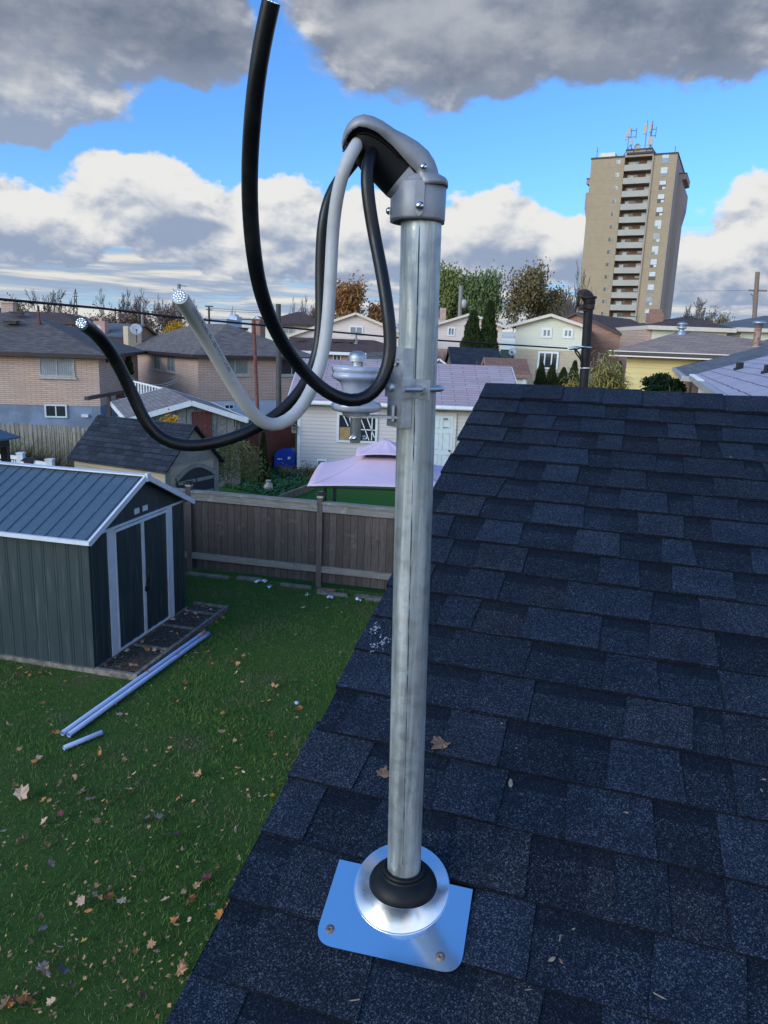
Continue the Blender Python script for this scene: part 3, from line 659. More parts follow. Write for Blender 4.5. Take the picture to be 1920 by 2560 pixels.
_, pw = cable('white_cable', [D(780, 298, 1.25), D(768, 316, 1.222), D(752, 345, 1.212), D(738, 380, 1.215), D(727, 430, 1.225), D(719, 500, 1.235), D(714, 600, 1.23), D(708, 690, 1.225), D(697, 770, 1.22), D(672, 845, 1.20), D(640, 895, 1.18), D(603, 921, 1.16),
    D(570, 916, 1.14), D(535, 880, 1.11), D(498, 822, 1.08), D(462, 760, 1.045), D(425, 697, 1.00), D(388, 640, .935)], M['cab_white'], 'pale grey stranded cable with printed jacket hanging in a loop from the weatherhead')
_, pbl = cable('black_cable', [D(768, 345, 1.33), D(752, 365, 1.325), D(730, 392, 1.32), D(712, 425, 1.315), D(701, 465, 1.31), D(695, 520, 1.31), D(693, 600, 1.31), D(693, 700, 1.305), D(684, 770, 1.30), D(662, 825, 1.285), D(625, 872, 1.27), D(575, 912, 1.255),
    D(520, 940, 1.24), D(455, 959, 1.23), D(395, 964, 1.22), D(350, 950, 1.215), D(318, 920, 1.21), D(290, 860, 1.205), D(262, 800, 1.195), D(236, 755, 1.175), D(207, 720, 1.14), D(176, 698, 1.085)], M['cab_black'],
    'black cable whose cut end points to the upper left behind the white one')
_, pbr = cable('black_cable', [D(812, 312, 1.25), D(800, 335, 1.225), D(794, 360, 1.212), D(792, 392, 1.208), D(797, 440, 1.205), D(808, 505, 1.205), D(822, 575, 1.19), D(834, 645, 1.175), D(842, 710, 1.165), D(843, 765, 1.16), D(832, 815, 1.155), D(808, 850, 1.15), D(775, 868, 1.145),
    D(735, 862, 1.14), D(690, 836, 1.125), D(645, 790, 1.10), D(608, 738, 1.07), D(578, 675, 1.04), D(556, 600, 1.01), D(543, 500, .98), D(539, 400, .96), D(542, 300, .94), D(551, 200, .92), D(565, 100, .905), D(586, 3, .89)], M['cab_black'],
    'thick black cable rising to the top of the picture from a loop before the insulator')
def cable_text(txt, path, i0, size, mat, par, ang):
    cu = bpy.data.curves.new('print', 'FONT'); cu.body = txt; cu.size = size; tmp = bpy.data.objects.new('tmp_text', cu); SC.collection.objects.link(tmp)
    bpy.context.view_layer.update(); me = bpy.data.meshes.new_from_object(tmp); SC.collection.objects.unlink(tmp); bpy.data.objects.remove(tmp)
    cum = [0]
    for a, b_ in zip(path, path[1:]): cum.append(cum[-1]+(b_-a).length)
    mb = MB(); vs = []
    for vtx in me.vertices:
        s_ = cum[i0]-vtx.co.x; k = max(1, min(len(path)-2, int(np.searchsorted(cum, s_)))); f = (s_-cum[k-1])/(cum[k]-cum[k-1]); p_ = path[k-1].lerp(path[k], f)
        t_ = (path[k+1]-path[k-1]).normalized(); view = (Vector((0, 0, CAMZ))-p_); nrm = (view-t_*view.dot(t_)).normalized(); sd_ = t_.cross(nrm)
        a = ang+vtx.co.y/CR; vs.append(p_+(nrm*math.cos(a)+sd_*math.sin(a))*(CR+.00025))
    mb.mesh(vs, [tuple(p.vertices) for p in me.polygons]); return make('printed_text', mb, mat, par)
cable_text('(1/0) (135190) (6421.951) 500 MCM (12X20)', pw, len(pw)-3, .0072, M['print'], _ and bpy.data.objects['white_cable'], .42)
# ================================================================ the neighbourhood
X_ = Vector((1, 0, 0)); Y_ = Vector((0, 1, 0))
class Fac:
    "a wall plane through two photo pixels at two distances; s runs right along it, t away from us, z up"
    def __init__(s, u0, v0, y0, u1, v1, y1):
        a = P(u0, v0, y0); b = P(u1, v1, y1); s.A = Vector((a.x, a.y, 0)); d = b-a; d.z = 0; s.L = d.length; s.e = d.normalized(); s.n = Vector((-s.e.y, s.e.x, 0)); s.z0 = a.z; s.z1 = b.z
    def hit(s, u, v, t=0.0):
        w = fwd + cR*((u-960)/FPX) - cU*((v-1280)/FPX); c = Vector((0, 0, CAMZ)); o = s.A+s.n*t
        k = (o-c).dot(s.n)/w.dot(s.n); q = c+w*k; return (q-o).dot(s.e), q.z
    def w(s, a, t, z): return s.A + s.e*a + s.n*t + Z*z
    def box(s, mb, a0, a1, t0, t1, z0, z1): mb.box(s.A, s.e, s.n, Z, a0, a1, t0, t1, z0, z1)

M['grass_base'] = None
def grass_ground(name, g1, g2, soil, sc=1.0):
    m, t, b = new_mat(name); tc = t.new('ShaderNodeTexCoord').outputs['Object']
    n = t.noise(tc, 1.1*sc, 5, .6); n2 = t.noise(tc, 14*sc, 6, .75); n3 = t.noise(tc, 70, 4, .8)
    c = t.mix(t.ss(n2, .3, .7), g1, g2); c = t.mix(t.ss(n3, .45, .75, 0, .5), c, tuple(x*.35 for x in g1)); c = t.mix(t.ss(n, .54, .72, 0, .7), c, soil)
    t.put(b.inputs['Base Color'], c); b.inputs['Roughness'].default_value = .95; b.inputs['Specular IOR Level'].default_value = .03
    bump(t, b, t.m('ADD', n2, t.m('MULTIPLY', n3, .5)), .8, .03); return m
M['lawn'] = grass_ground('lawn', (0.045, 0.088, 0.022), (0.07, 0.12, 0.028), (0.10, 0.095, 0.05))
M['far_ground'] = grass_ground('far_ground', (0.05, 0.06, 0.035), (0.07, 0.075, 0.045), (0.09, 0.08, 0.06), .2)
mb = MB(); mb.mesh([(-3000, -300, -.02), (3000, -300, -.02), (3000, 5000, -.02), (-3000, 5000, -.02)], [(0, 1, 2, 3)]); tag(make('ground', mb, M['far_ground'], origin=(0, 0, -.02)), kind='structure')

# ---------------- fence line between our yard and the next one
fA = Fac(478, 1428, 13.79, 798, 1466, 13.2)
def fpt(s): return fA.w(s, 0, 0)
mb = MB(); q1, q2 = fA.w(-14, 0.05, 0), fA.w(16, 0.05, 0)
mb.mesh([(-14, -2, 0), (10, -2, 0), tuple(q2), tuple(q1)], [(0, 1, 2, 3)]); tag(make('lawn', mb, M['lawn'], origin=(0, 6, 0)), kind='structure')
M['lawn2'] = grass_ground('next_lawn', (0.035, 0.115, 0.025), (0.055, 0.14, 0.03), (0.05, 0.09, 0.03))
mb = MB(); mb.mesh([tuple(fA.w(-14, .06, .004)), tuple(fA.w(16, .06, .004)), (22, 26.5, .004), (-22, 27, .004)], [(0, 1, 2, 3)]); tag(make('next_lawn', mb, M['lawn2'], origin=(0, 20, 0)), kind='structure')

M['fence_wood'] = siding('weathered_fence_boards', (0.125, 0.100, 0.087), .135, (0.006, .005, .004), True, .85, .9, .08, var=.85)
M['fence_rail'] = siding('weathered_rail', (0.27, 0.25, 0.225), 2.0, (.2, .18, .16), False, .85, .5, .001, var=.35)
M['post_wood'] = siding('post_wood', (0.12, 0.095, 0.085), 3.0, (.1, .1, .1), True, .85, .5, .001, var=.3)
M['blackmetal'] = plain('black_painted_metal', (0.012, 0.013, 0.016), .4)
M['lamp_glass'] = plain('frosted_lamp_glass', (0.45, 0.44, 0.36), .3)
def gap_px(u, v): return fA.hit(u, v)[0]
posts = [gap_px(478, 1428), gap_px(798, 1466)]; sp = posts[1]-posts[0]
posts = [posts[0]-2*sp, posts[0]-sp, posts[0], posts[1], posts[1]+sp, posts[1]+2*sp]
pl = ['fence post hidden far left behind the metal shed', 'fence post behind the green metal shed', 'brown fence post with a solar cap beside the metal shed', 'brown fence post with a black cap left of the mast', 'fence post hidden behind the dark roof', 'fence post farthest right behind the dark roof']
def fence_panel(s0, s1, label):
    r = thing('wooden_fence', label, 'fence', fA.w((s0+s1)/2, 0, 0), 'wooden fence panels along the lawn')
    mb = MB(); fA.box(mb, s0+.05, s1-.05, -.012, .012, .10, 1.62); make('boards', mb, M['fence_wood'], r)
    mb = MB(); fA.box(mb, s0+.05, s1-.05, -.055, -.0125, 1.46, 1.60); fA.box(mb, s0+.05, s1-.05, -.075, .075, 1.605, 1.645); make('top_rail', mb, M['fence_rail'], r)
    mb = MB(); fA.box(mb, s0+.05, s1-.05, -.055, -.0125, .30, .42); make('bottom_rail', mb, M['fence_rail'], r)
    return r
for i in range(5):
    if i in (0,): continue
    fence_panel(posts[i], posts[i+1], ['', 'brown fence panel disappearing behind the metal shed', 'full brown fence panel directly left of the middle fence post', '', ''][i] if i < 3 else ['weathered fence panel between the black capped post and the mast', 'fence panel running on behind the dark roof'][i-3]) if i != 1 else fence_panel(posts[1], posts[2], 'brown fence panel disappearing behind the metal shed')
for i, s_ in enumerate(posts):
    if i in (0, 1, 5): continue
    r = thing('garden_post', pl[i], 'post', fA.w(s_, 0, 0), 'fence posts along the lawn')
    mb = MB(); fA.box(mb, s_-.052, s_+.052, -.06, .045, 0, 1.72); make('post_shaft', mb, M['post_wood'], r)
    mb = MB(); fA.box(mb, s_-.056, s_+.056, -.066, .05, 1.72, 1.765); c = make('lamp_band', mb, M['lamp_glass'], r)
    mb = MB(); fA.box(mb, s_-.078, s_+.078, -.087, .072, 1.765, 1.795); fA.box(mb, s_-.05, s_+.05, -.06, .045, 1.795, 1.83); make('post_cap', mb, M['blackmetal'], r)

# ---------------- green metal shed
M['shed_wall'] = None
def ribbed(name, c, pitch, rough=.45):
    m, t, b = new_mat(name); uv = t.new('ShaderNodeUVMap', uv_map='metric').outputs[0]; s = t.sep(uv); ob = t.new('ShaderNodeTexCoord').outputs['Object']
    n = t.noise(ob, 2.2, 6, .65); n2 = t.noise(t.vm('MULTIPLY', ob, (1, 1, .1)), 14, 4)
    c_ = t.mix(t.ss(n, .35, .75, 0, .35), c, tuple(x*.7 for x in c)); c_ = t.mix(t.ss(n2, .5, .8, 0, .2), c_, (0.25, .26, .26))
    t.put(b.inputs['Base Color'], c_); b.inputs['Roughness'].default_value = rough; bump(t, b, t.noise(ob, 60, 3), .1, .002); return m
M['shed_green'] = ribbed('dark_green_steel', (0.019, 0.036, 0.043), .2); M['shed_roof'] = ribbed('blue_grey_steel_roof', (0.066, 0.100, 0.128), .2, .40)
M['white_trim'] = plain('white_trim', (0.60, 0.63, 0.67), .45, var=.06)
M['wood_frame'] = plain('grey_timber', (0.22, 0.19, 0.16), .85, var=.35, scale=12)
M['dirt'] = plain('dirt_and_chips', (0.10, 0.072, 0.048), .95, var=.6, scale=25, bmp=.8)
sh_c = G(237, 1681); sh_r = G(464, 1527); sF = Fac(237, 1681, sh_c.y, 464, 1527, sh_r.y); WS = sF.L      # front (door) wall
eave_z = 1.90
def rib_wall(mb, fac, s0, s1, t, z0f, z1f, pitch=.155, depth=.012, out=-1):
    s = s0
    while s < s1-.001:
        prof = [(0, 0), (.35, 0), (.42, 1), (.52, 1), (.59, 0), (.62, 0), (.66, 1.0), (.72, 1.0), (.76, 0), (1, 0)]
        for (a, h), (b_, h2) in zip(prof, prof[1:]):
            p, q = min(s+a*pitch, s1), min(s+b_*pitch, s1)
            if q > p: mb.face([fac.w(p, t+out*depth*h, z0f(p)), fac.w(q, t+out*depth*h2, z0f(q)), fac.w(q, t+out*depth*h2, z1f(q)), fac.w(p, t+out*depth*h, z1f(p))])
        s += pitch
shed = thing('metal_shed', 'dark green metal garden shed with white trim standing on the lawn', 'shed', sF.w(WS/2, -.5, 0))
side_len = 3.1                          # runs away from the front wall, to the left in the picture
rz = None
rp = sF.hit(366, 1190); ridge_z = rp[1]+.0; ridge_s = WS/2
z0_ = .06; jl = .40; jr = WS-.40
mb = MB()
rib_wall(mb, sF, 0, jl, 0, lambda s: z0_, lambda s: eave_z); rib_wall(mb, sF, jr, WS, 0, lambda s: z0_, lambda s: eave_z)
mb.face([sF.w(0, .0, eave_z), sF.w(WS, .0, eave_z), sF.w(ridge_s, .0, ridge_z-.03)])
fS = Fac(237, 1681, sh_c.y, 464, 1527, sh_r.y); fS.A = sF.w(0, 0, 0); fS.e = -sF.n.copy(); fS.n = sF.e.copy()      # side wall: e points from the back corner to the front; n inwards
fS.A = sF.w(0, side_len, 0)
fS.e = (-sF.n).normalized(); fS.n = sF.e
make('front_wall', mb, M['shed_green'], shed)
mb = MB(); rib_wall(mb, fS, 0, side_len, 0, lambda s: z0_, lambda s: eave_z, .19, .006); make('side_wall', mb, M['shed_green'], shed)
mb = MB(); mb.face([sF.w(WS, 0, z0_), sF.w(WS, side_len, z0_), sF.w(WS, side_len, eave_z), sF.w(WS, 0, eave_z)]); mb.face([sF.w(0, side_len, z0_), sF.w(WS, side_len, z0_), sF.w(WS, side_len, eave_z), sF.w(ridge_s, side_len, ridge_z-.03), sF.w(0, side_len, eave_z)])
make('rear_wall', mb, M['shed_green'], shed)
# roof
ov = .14; rise = (ridge_z-eave_z)/(WS/2)
def roof_pt(s, t, h=0): return sF.w(s, t, eave_z + rise*(s if s <= ridge_s else WS-s) + .03 + h)
mb = MB()
for (sa, sb) in ((-ov, ridge_s), (WS+ov, ridge_s)):
    t = -.10
    while t < side_len+.1:
        prof = [(0, 0), (.055, 0), (.065, .018), (.085, .018), (.095, 0), (.20, 0)]
        for (a, h), (b_, h2) in zip(prof, prof[1:]): mb.face([roof_pt(sa, t+a, h), roof_pt(sb, t+a, h), roof_pt(sb, t+b_, h2), roof_pt(sa, t+b_, h2)])
        t += .20
    mb.face([roof_pt(sa, -.10, -.02), roof_pt(sb, -.10, -.02), roof_pt(sb, side_len+.1, -.02), roof_pt(sa, side_len+.1, -.02)])
make('shed_roof', mb, M['shed_roof'], shed)
mb = MB()
for sa in (-ov, WS+ov):
    mb.bar(roof_pt(sa, -.12, -.005), roof_pt(ridge_s, -.12, .0), .035, .075); mb.bar(roof_pt(sa, side_len+.12, -.005), roof_pt(ridge_s, side_len+.12, 0), .035, .075)
    mb.bar(roof_pt(sa, -.13, 0), roof_pt(sa, side_len+.12, 0), .045, .055)
mb.bar(roof_pt(ridge_s, -.13, .022), roof_pt(ridge_s, side_len+.13, .022), .12, .02)
mb.bar(roof_pt(ridge_s, -.13, .0), roof_pt(ridge_s, -.165, .0), .10, .12)
make('roof_trim', mb, M['white_trim'], shed)
mb = MB()
sF.box(mb, jl-.005, jl+.145, -.022, .0, z0_, eave_z-.02); sF.box(mb, jr-.145, jr+.005, -.022, .0, z0_, eave_z-.02); sF.box(mb, -.02, WS+.02, -.018, .012, eave_z-.02, eave_z+.012)
make('door_jambs', mb, M['white_trim'], shed)
mid = WS/2
for (a, b_) in ((jl+.15, mid-.004), (mid+.004, jr-.15)):
    mb = MB(); rib_wall(mb, sF, a, b_, -.012, lambda s: z0_+.03, lambda s: eave_z-.04, .20, .009); d = make('shed_door', mb, M['shed_green'], shed)
    mb = MB(); w_ = .035
    sF.box(mb, a, a+w_*.7, -.035, -.010, z0_+.02, eave_z-.03); sF.box(mb, b_-w_*.7, b_, -.035, -.010, z0_+.02, eave_z-.03); sF.box(mb, a+.025, b_-.025, -.035, -.010, eave_z-.07, eave_z-.03); sF.box(mb, a+.025, b_-.025, -.035, -.010, z0_+.02, z0_+.05)
    make('door_frame', mb, M['white_trim'], d)
mb = MB(); mb.tube([sF.w(mid+.03, -.045, 1.10), sF.w(mid+.03, -.085, 1.08), sF.w(mid+.03, -.085, .92), sF.w(mid+.03, -.045, .90)], .012, 8); sF.box(mb, mid-.01, mid+.045, -.075, -.04, .76, .83); mb.tube([sF.w(mid+.0, -.055, .83), sF.w(mid+.0, -.055, .90), sF.w(mid+.035, -.055, .90), sF.w(mid+.035, -.055, .83)], .006, 6); make('handle', mb, M['blackmetal'], shed)
for a in (-.16, .06):
    mb = MB(); sF.box(mb, mid+a, mid+a+.12, -.012, .004, eave_z+.07, eave_z+.15); make('gable_vent', mb, M['white_trim'], shed)
mb = MB(); sF.box(mb, -.04, WS+.04, -.03, side_len+.03, 0, .065); make('shed_base', mb, M['wood_frame'], shed)
# timber tray in front of the doors, full of leaves
tray = thing('timber_frame', 'low timber frame filled with dirt and leaves in front of the shed doors', 'frame', sF.w(WS/2, -.3, 0))
mb = MB(); TD = -.62
sF.box(mb, -.05, WS+.25, TD-.05, TD, 0, .09); sF.box(mb, -.05, 0, TD, -.035, 0, .085); sF.box(mb, WS+.2, WS+.25, TD, -.035, 0, .085)
for k in (.35, .68, .95): sF.box(mb, WS*k-.02, WS*k+.02, TD, -.035, 0, .075)
make('boards', mb, M['wood_frame'], tray)
mb = MB(); sF.box(mb, 0, WS+.2, TD, -.035, 0, .045); make('dirt_fill', mb, M['dirt'], tray)

# ---------------- pipes on the lawn
M['pvc'] = plain('grey_blue_pvc', (0.30, 0.39, 0.60), .35, var=.05)
def pipe(a, b_, label, r=.030):
    a = Vector((a.x, a.y, r+.012)); b_ = Vector((b_.x, b_.y, r+.012)); root = thing('pvc_pipe', label, 'pipe', a, 'plastic pipes lying on the lawn'); ax = (b_-a).normalized(); mb = MB(); L = (b_-a).length
    mb.lathe(a, [(r*.86, 0.3), (r*.86, 0), (r, 0), (r, L-.2 if L > 1 else L-.001), (r*1.0, L-.19 if L > 1 else L), (r*1.13 if L > 1 else r, L-.16 if L > 1 else L), (r*1.13 if L > 1 else r, L), (r*.9, L), (r*.9, L-.1)], ax, 24); make('pipe_wall', mb, M['pvc'], root)
    mb = MB(); mb.disc(a+ax*.25, r*.85, ax); make('bore', mb, M['blackp'], root)
pipe(G(156, 1842), G(511, 1587), 'long blue grey pipe of the pair, the one nearer the shed')
pipe(G(172, 1846), G(522, 1590.5), 'long blue grey pipe of the pair, the one farther from the shed')
pipe(G(160, 1878), G(255, 1839), 'short blue grey pipe offcut below the long pair', .028)

# ---------------- building kit
def win(root, fac, u0, v0, u1, v1, fm, pm, cols=2, rows=1, fw=.07, t=0.0, sill=None, name='window', bars=None):
    s0, za = fac.hit(u0, (v0+v1)/2, t); s1, _q = fac.hit(u1, (v0+v1)/2, t); um = (u0+u1)/2; z1 = fac.hit(um, v0, t)[1]; z0 = fac.hit(um, v1, t)[1]
    return winr(root, fac, s0, s1, z0, z1, fm, pm, cols, rows, fw, t, sill, name)
def winr(root, fac, s0, s1, z0, z1, fm, pm, cols=2, rows=1, fw=.07, t=0.0, sill=None, name='window'):
    mb = MB(); fac.box(mb, s0, s0+fw, t-.05, t+.0, z0, z1); fac.box(mb, s1-fw, s1, t-.05, t+.0, z0, z1); fac.box(mb, s0+fw, s1-fw, t-.05, t, z0, z0+fw); fac.box(mb, s0+fw, s1-fw, t-.05, t, z1-fw, z1)
    for i in range(1, cols): x = s0+(s1-s0)*i/cols; fac.box(mb, x-fw*.35, x+fw*.35, t-.045, t, z0+fw, z1-fw)
    for i in range(1, rows): x = z0+(z1-z0)*i/rows; fac.box(mb, s0+fw, s1-fw, t-.042, t, x-fw*.35, x+fw*.35)
    w = make(name, mb, fm, root); mb = MB(); fac.box(mb, s0+fw*.5, s1-fw*.5, t-.022, t-.001, z0+fw*.5, z1-fw*.5); make('pane', mb, pm, w)
    if sill: mb = MB(); fac.box(mb, s0-.08, s1+.08, t-.09, t-.0, z0-.10, z0-.005); make('sill', mb, sill, w)
    return w
def walls(root, fac, s0, s1, t0, t1, z0, z1, mat, name='wall'):
    mb = MB(); fac.box(mb, s0, s1, t0, t1, z0, z1); return make(name, mb, mat, root)
def hip_roof(root, fac, s0, s1, t0, t1, ze, zr, rmat, fmat, ov=.4, inset=None, fh=.16, ridge=None, ridge_t=None):
    a0, a1, b0, b1 = s0-ov, s1+ov, t0-ov, t1+ov; half = (b1-b0)/2
    if ridge_t: ra = rb = ridge_t[0]; rt = ridge_t[1]
    elif ridge: (ra, rb, rt) = ridge
    else: ins = min(inset if inset is not None else half, (a1-a0)/2); ra, rb, rt = a0+ins, a1-ins, (b0+b1)/2
    p = [fac.w(a0, b0, ze), fac.w(a1, b0, ze), fac.w(a1, b1, ze), fac.w(a0, b1, ze)]; r0, r1 = fac.w(ra, rt, zr), fac.w(rb, rt, zr); mb = MB()
    if ridge_t:
        r1 = fac.w(rb, ridge_t[2], zr); mb.face([p[0], p[1], r0]); mb.face([p[1], p[2], r1, r0]); mb.face([p[2], p[3], r1]); mb.face([p[3], p[0], r0, r1])
    elif (r1-r0).length < .05: [mb.face([p[i], p[(i+1) % 4], r0]) for i in range(4)]
    else: mb.face([p[0], p[1], r1, r0]); mb.face([p[1], p[2], r1]); mb.face([p[2], p[3], r0, r1]); mb.face([p[3], p[0], r0])
    mb.face([p[3]-Z*.01, p[2]-Z*.01, p[1]-Z*.01, p[0]-Z*.01]); r = make('roof', mb, rmat, root)
    mb = MB(); w_ = .03
    for (x0, x1, y0, y1) in ((a0-.0, a1, b0-w_, b0), (a0, a1, b1, b1+w_), (a0-w_, a0, b0-w_, b1+w_), (a1, a1+w_, b0-w_, b1+w_)): fac.box(mb, x0, x1, y0, y1, ze-fh, ze+.015)
    make('fascia', mb, fmat, root)
    mb = MB(); mb.face([p[3]-Z*(fh-.02), p[2]-Z*(fh-.02), p[1]-Z*(fh-.02), p[0]-Z*(fh-.02)]); make('soffit', mb, fmat, root)
    return r
def gable_roof(root, fac, s0, s1, t0, t1, ze, zr, rmat, fmat, along='t', ov=.3, ovg=.25, th=.12, peak=None, wmat=None, fh=.16):
    "along='t': ridge runs away from us (gable faces us); along='s': ridge runs left-right"
    mb = MB(); fb = MB()
    if along == 't':
        pk = peak if peak is not None else (s0+s1)/2
        for (e_, sg) in ((s0, -1), (s1, 1)):
            sl = (zr-ze)/abs(pk-e_); eo = e_+sg*ov; zo = ze-sl*ov
            q = [fac.w(pk, t0-ovg, zr), fac.w(eo, t0-ovg, zo), fac.w(eo, t1+ovg, zo), fac.w(pk, t1+ovg, zr)]
            lo = q if sg < 0 else [q[1], q[0], q[3], q[2]]
            mb.hexa([p for p in lo]+[p+Z*th for p in lo])
            for tt in (t0-ovg-.016, t1+ovg+.016): fb.bar(fac.w(pk, tt, zr+th/2-.02), fac.w(eo, tt, zo+th/2-.02), .03, fh)
            fb.bar(fac.w(eo+sg*.016, t0-ovg, zo+th/2-.01), fac.w(eo+sg*.016, t1+ovg, zo+th/2-.01), .03, fh)
        if wmat:
            a, b_, c = (s0, ze), (s1, ze), (pk, zr)
            for tt in (t0, t1): wb = MB(); wb.face([fac.w(a[0], tt, a[1]-.01), fac.w(b_[0], tt, b_[1]-.01), fac.w(c[0], tt, c[1]-.0)]); make('gable_wall', wb, wmat, root)
    else:
        pt = peak if peak is not None else (t0+t1)/2
        for (e_, sg) in ((t0, -1), (t1, 1)):
            sl = (zr-ze)/abs(pt-e_); eo = e_+sg*ov; zo = ze-sl*ov
            q = [fac.w(s0-ovg, eo, zo), fac.w(s1+ovg, eo, zo), fac.w(s1+ovg, pt, zr), fac.w(s0-ovg, pt, zr)]
            lo = q if sg < 0 else [q[3], q[2], q[1], q[0]]
            mb.hexa([p for p in lo]+[p+Z*th for p in lo])
            for ss_ in (s0-ovg-.016, s1+ovg+.016): fb.bar(fac.w(ss_, pt, zr+th/2-.02), fac.w(ss_, eo, zo+th/2-.02), .03, fh)
            fb.bar(fac.w(s0-ovg, eo+sg*.016, zo+th/2-.02), fac.w(s1+ovg, eo+sg*.016, zo+th/2-.02), .03, fh)
        if wmat:
            for ss_ in (s0, s1): wb = MB(); wb.face([fac.w(ss_, t0, ze-.01), fac.w(ss_, t1, ze-.01), fac.w(ss_, pt, zr)]); make('gable_wall', wb, wmat, root)
    r = make('roof', mb, rmat, root); make('fascia', fb, fmat, root); return r
def roof_vent(root, c, par, mat, s=.18, h=.16, fac=None):
    e, n = (fac.e, fac.n) if fac else (X_, Y_); mb = MB(); mb.box(c, e, n, Z, -s, s, -s*.9, s*.9, 0, h); mb.box(c, e, n, Z, -s*1.25, s*1.25, -s*1.2, s*1.2, h+.002, h+.05); make('roof_vent', mb, mat, par)
def pipe_vent(c, par, mat, r, h):
    mb = MB(); mb.lathe(Vector(c), [(r, -.3), (r, h), (r*.8, h), (r*.8, h-.1)], Z, 14); mb.lathe(Vector(c), [(r*2.2, -.25), (r*1.8, .05), (r, .12)], Z, 14); make('vent_pipe', mb, mat, par)
def dish(name_root, c, r, label, mat, look):
    root = thing('satellite_dish', label, 'satellite dish', c); ax = Vector(look).normalized(); mb = MB(); mb.lathe(Vector(c), [(.0001, 0), (r*.4, r*.03), (r*.75, r*.1), (r, r*.2), (r*.99, r*.17), (r*.7, r*.05), (.0001, -.03)], ax, 24); make('reflector', mb, mat, root)
    mb = MB(); mb.tube([Vector(c)-Z*r*.9+ax*.02, Vector(c)+ax*r*.8-Z*r*.35], .015, 6); mb.box(Vector(c)+ax*r*.8-Z*r*.35, X_, Y_, Z, -.04, .04, -.04, .04, -.04, .06); mb.tube([Vector(c), Vector(c)-ax*.15, Vector(c)-ax*.15-Z*(r+.4)], .025, 6); make('feed_arm', mb, M['blackmetal'], root)

def shingles(name, c1, c2, w=.32, h=.143, line=.45, blot=.0, c3=None):
    return bricks(name, c1, c2, tuple(x*line for x in c1), w, h, .010, .5, .9, .35, .15, wob=.02)
M['sh_grey'] = shingles('grey_brown_shingles', (0.155, 0.128, 0.112), (0.085, 0.070, 0.062)); M['sh_greyb'] = shingles('warm_grey_shingles', (0.20, 0.162, 0.140), (0.115, 0.092, 0.080))
M['sh_brown'] = shingles('dark_brown_shingles', (0.125, 0.072, 0.058), (0.075, 0.042, 0.036)); M['sh_tan'] = shingles('tan_brown_shingles', (0.36, 0.255, 0.20), (0.24, 0.165, 0.13), .45, .14)
M['sh_pink'] = bricks('pale_pink_shingles', (0.40, 0.34, 0.36), (0.40, 0.27, 0.28), (0.17, 0.14, 0.15), .92, .20, .014, .5, .9, .35, .25); M['sh_lav'] = bricks('lavender_shingles', (0.43, 0.37, 0.40), (0.37, 0.33, 0.37), (0.15, 0.13, 0.14), .9, .24, .012, .5, .9, .3, .2, wob=.05)
M['sh_black'] = shingles('black_shingles', (0.032, 0.040, 0.055), (0.013, 0.017, 0.026), .3, .15, .15); M['sh_mix'] = bricks('mottled_brown_shingles', (0.19, 0.145, 0.125), (0.24, 0.225, 0.215), (0.10, 0.075, 0.065), .30, .14, .008, .5, .9, .3, .3)
M['sh_slate'] = shingles('slate_grey_shingles', (0.15, 0.15, 0.155), (0.10, 0.10, 0.105), .9, .2, .5)
M['br_tan'] = bricks('tan_pink_brick', (0.58, 0.41, 0.32), (0.50, 0.345, 0.27), (0.28, 0.20, 0.17), .44, .088, .012, .5); M['br_red'] = bricks('red_brown_brick', (0.30, 0.15, 0.10), (0.24, 0.115, 0.08), (0.28, 0.24, 0.21), .24, .08, .012)
M['br_pink'] = bricks('pink_brick', (0.50, 0.29, 0.23), (0.44, 0.25, 0.20), (0.38, .27, .23), .3, .08, .01); M['br_buff'] = bricks('buff_brick', (0.52, 0.42, 0.29), (0.45, 0.355, 0.24), (0.45, .38, .28), .3, .08, .01); M['br_brown'] = bricks('brown_brick', (0.36, 0.19, 0.13), (0.26, 0.135, 0.095), (0.24, 0.18, .15), .5, .09, .012)
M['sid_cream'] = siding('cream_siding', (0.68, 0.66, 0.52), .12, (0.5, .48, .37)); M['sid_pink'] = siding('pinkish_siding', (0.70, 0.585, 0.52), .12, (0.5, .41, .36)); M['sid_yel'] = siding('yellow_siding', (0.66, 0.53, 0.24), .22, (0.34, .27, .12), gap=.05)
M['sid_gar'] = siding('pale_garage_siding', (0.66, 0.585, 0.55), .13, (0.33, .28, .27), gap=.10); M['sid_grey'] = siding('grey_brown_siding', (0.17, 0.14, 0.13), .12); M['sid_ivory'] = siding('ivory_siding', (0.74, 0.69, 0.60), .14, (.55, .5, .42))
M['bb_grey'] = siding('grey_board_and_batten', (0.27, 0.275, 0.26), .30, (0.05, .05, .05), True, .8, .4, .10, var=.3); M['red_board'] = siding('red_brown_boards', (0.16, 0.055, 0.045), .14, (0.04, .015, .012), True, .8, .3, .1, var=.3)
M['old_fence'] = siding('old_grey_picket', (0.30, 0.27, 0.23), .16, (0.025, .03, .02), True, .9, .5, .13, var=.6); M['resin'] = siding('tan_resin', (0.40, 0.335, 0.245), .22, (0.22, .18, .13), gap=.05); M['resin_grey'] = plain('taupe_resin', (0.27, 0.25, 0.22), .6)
M['found_blue'] = plain('blue_grey_foundation', (0.20, 0.255, 0.35), .8, var=.2, scale=1.5); M['found_white'] = plain('pale_blue_foundation', (0.48, 0.54, 0.64), .8, var=.1, scale=1.5)
M['white'] = plain('white_paint', (0.74, 0.75, 0.74), .45, var=.06); M['ivory'] = plain('ivory_paint', (0.66, 0.58, 0.47), .5, var=.06); M['dkbrown'] = plain('dark_brown_fascia', (0.035, 0.020, 0.018), .5); M['greytrim'] = plain('grey_trim', (0.42, 0.40, 0.38), .5)
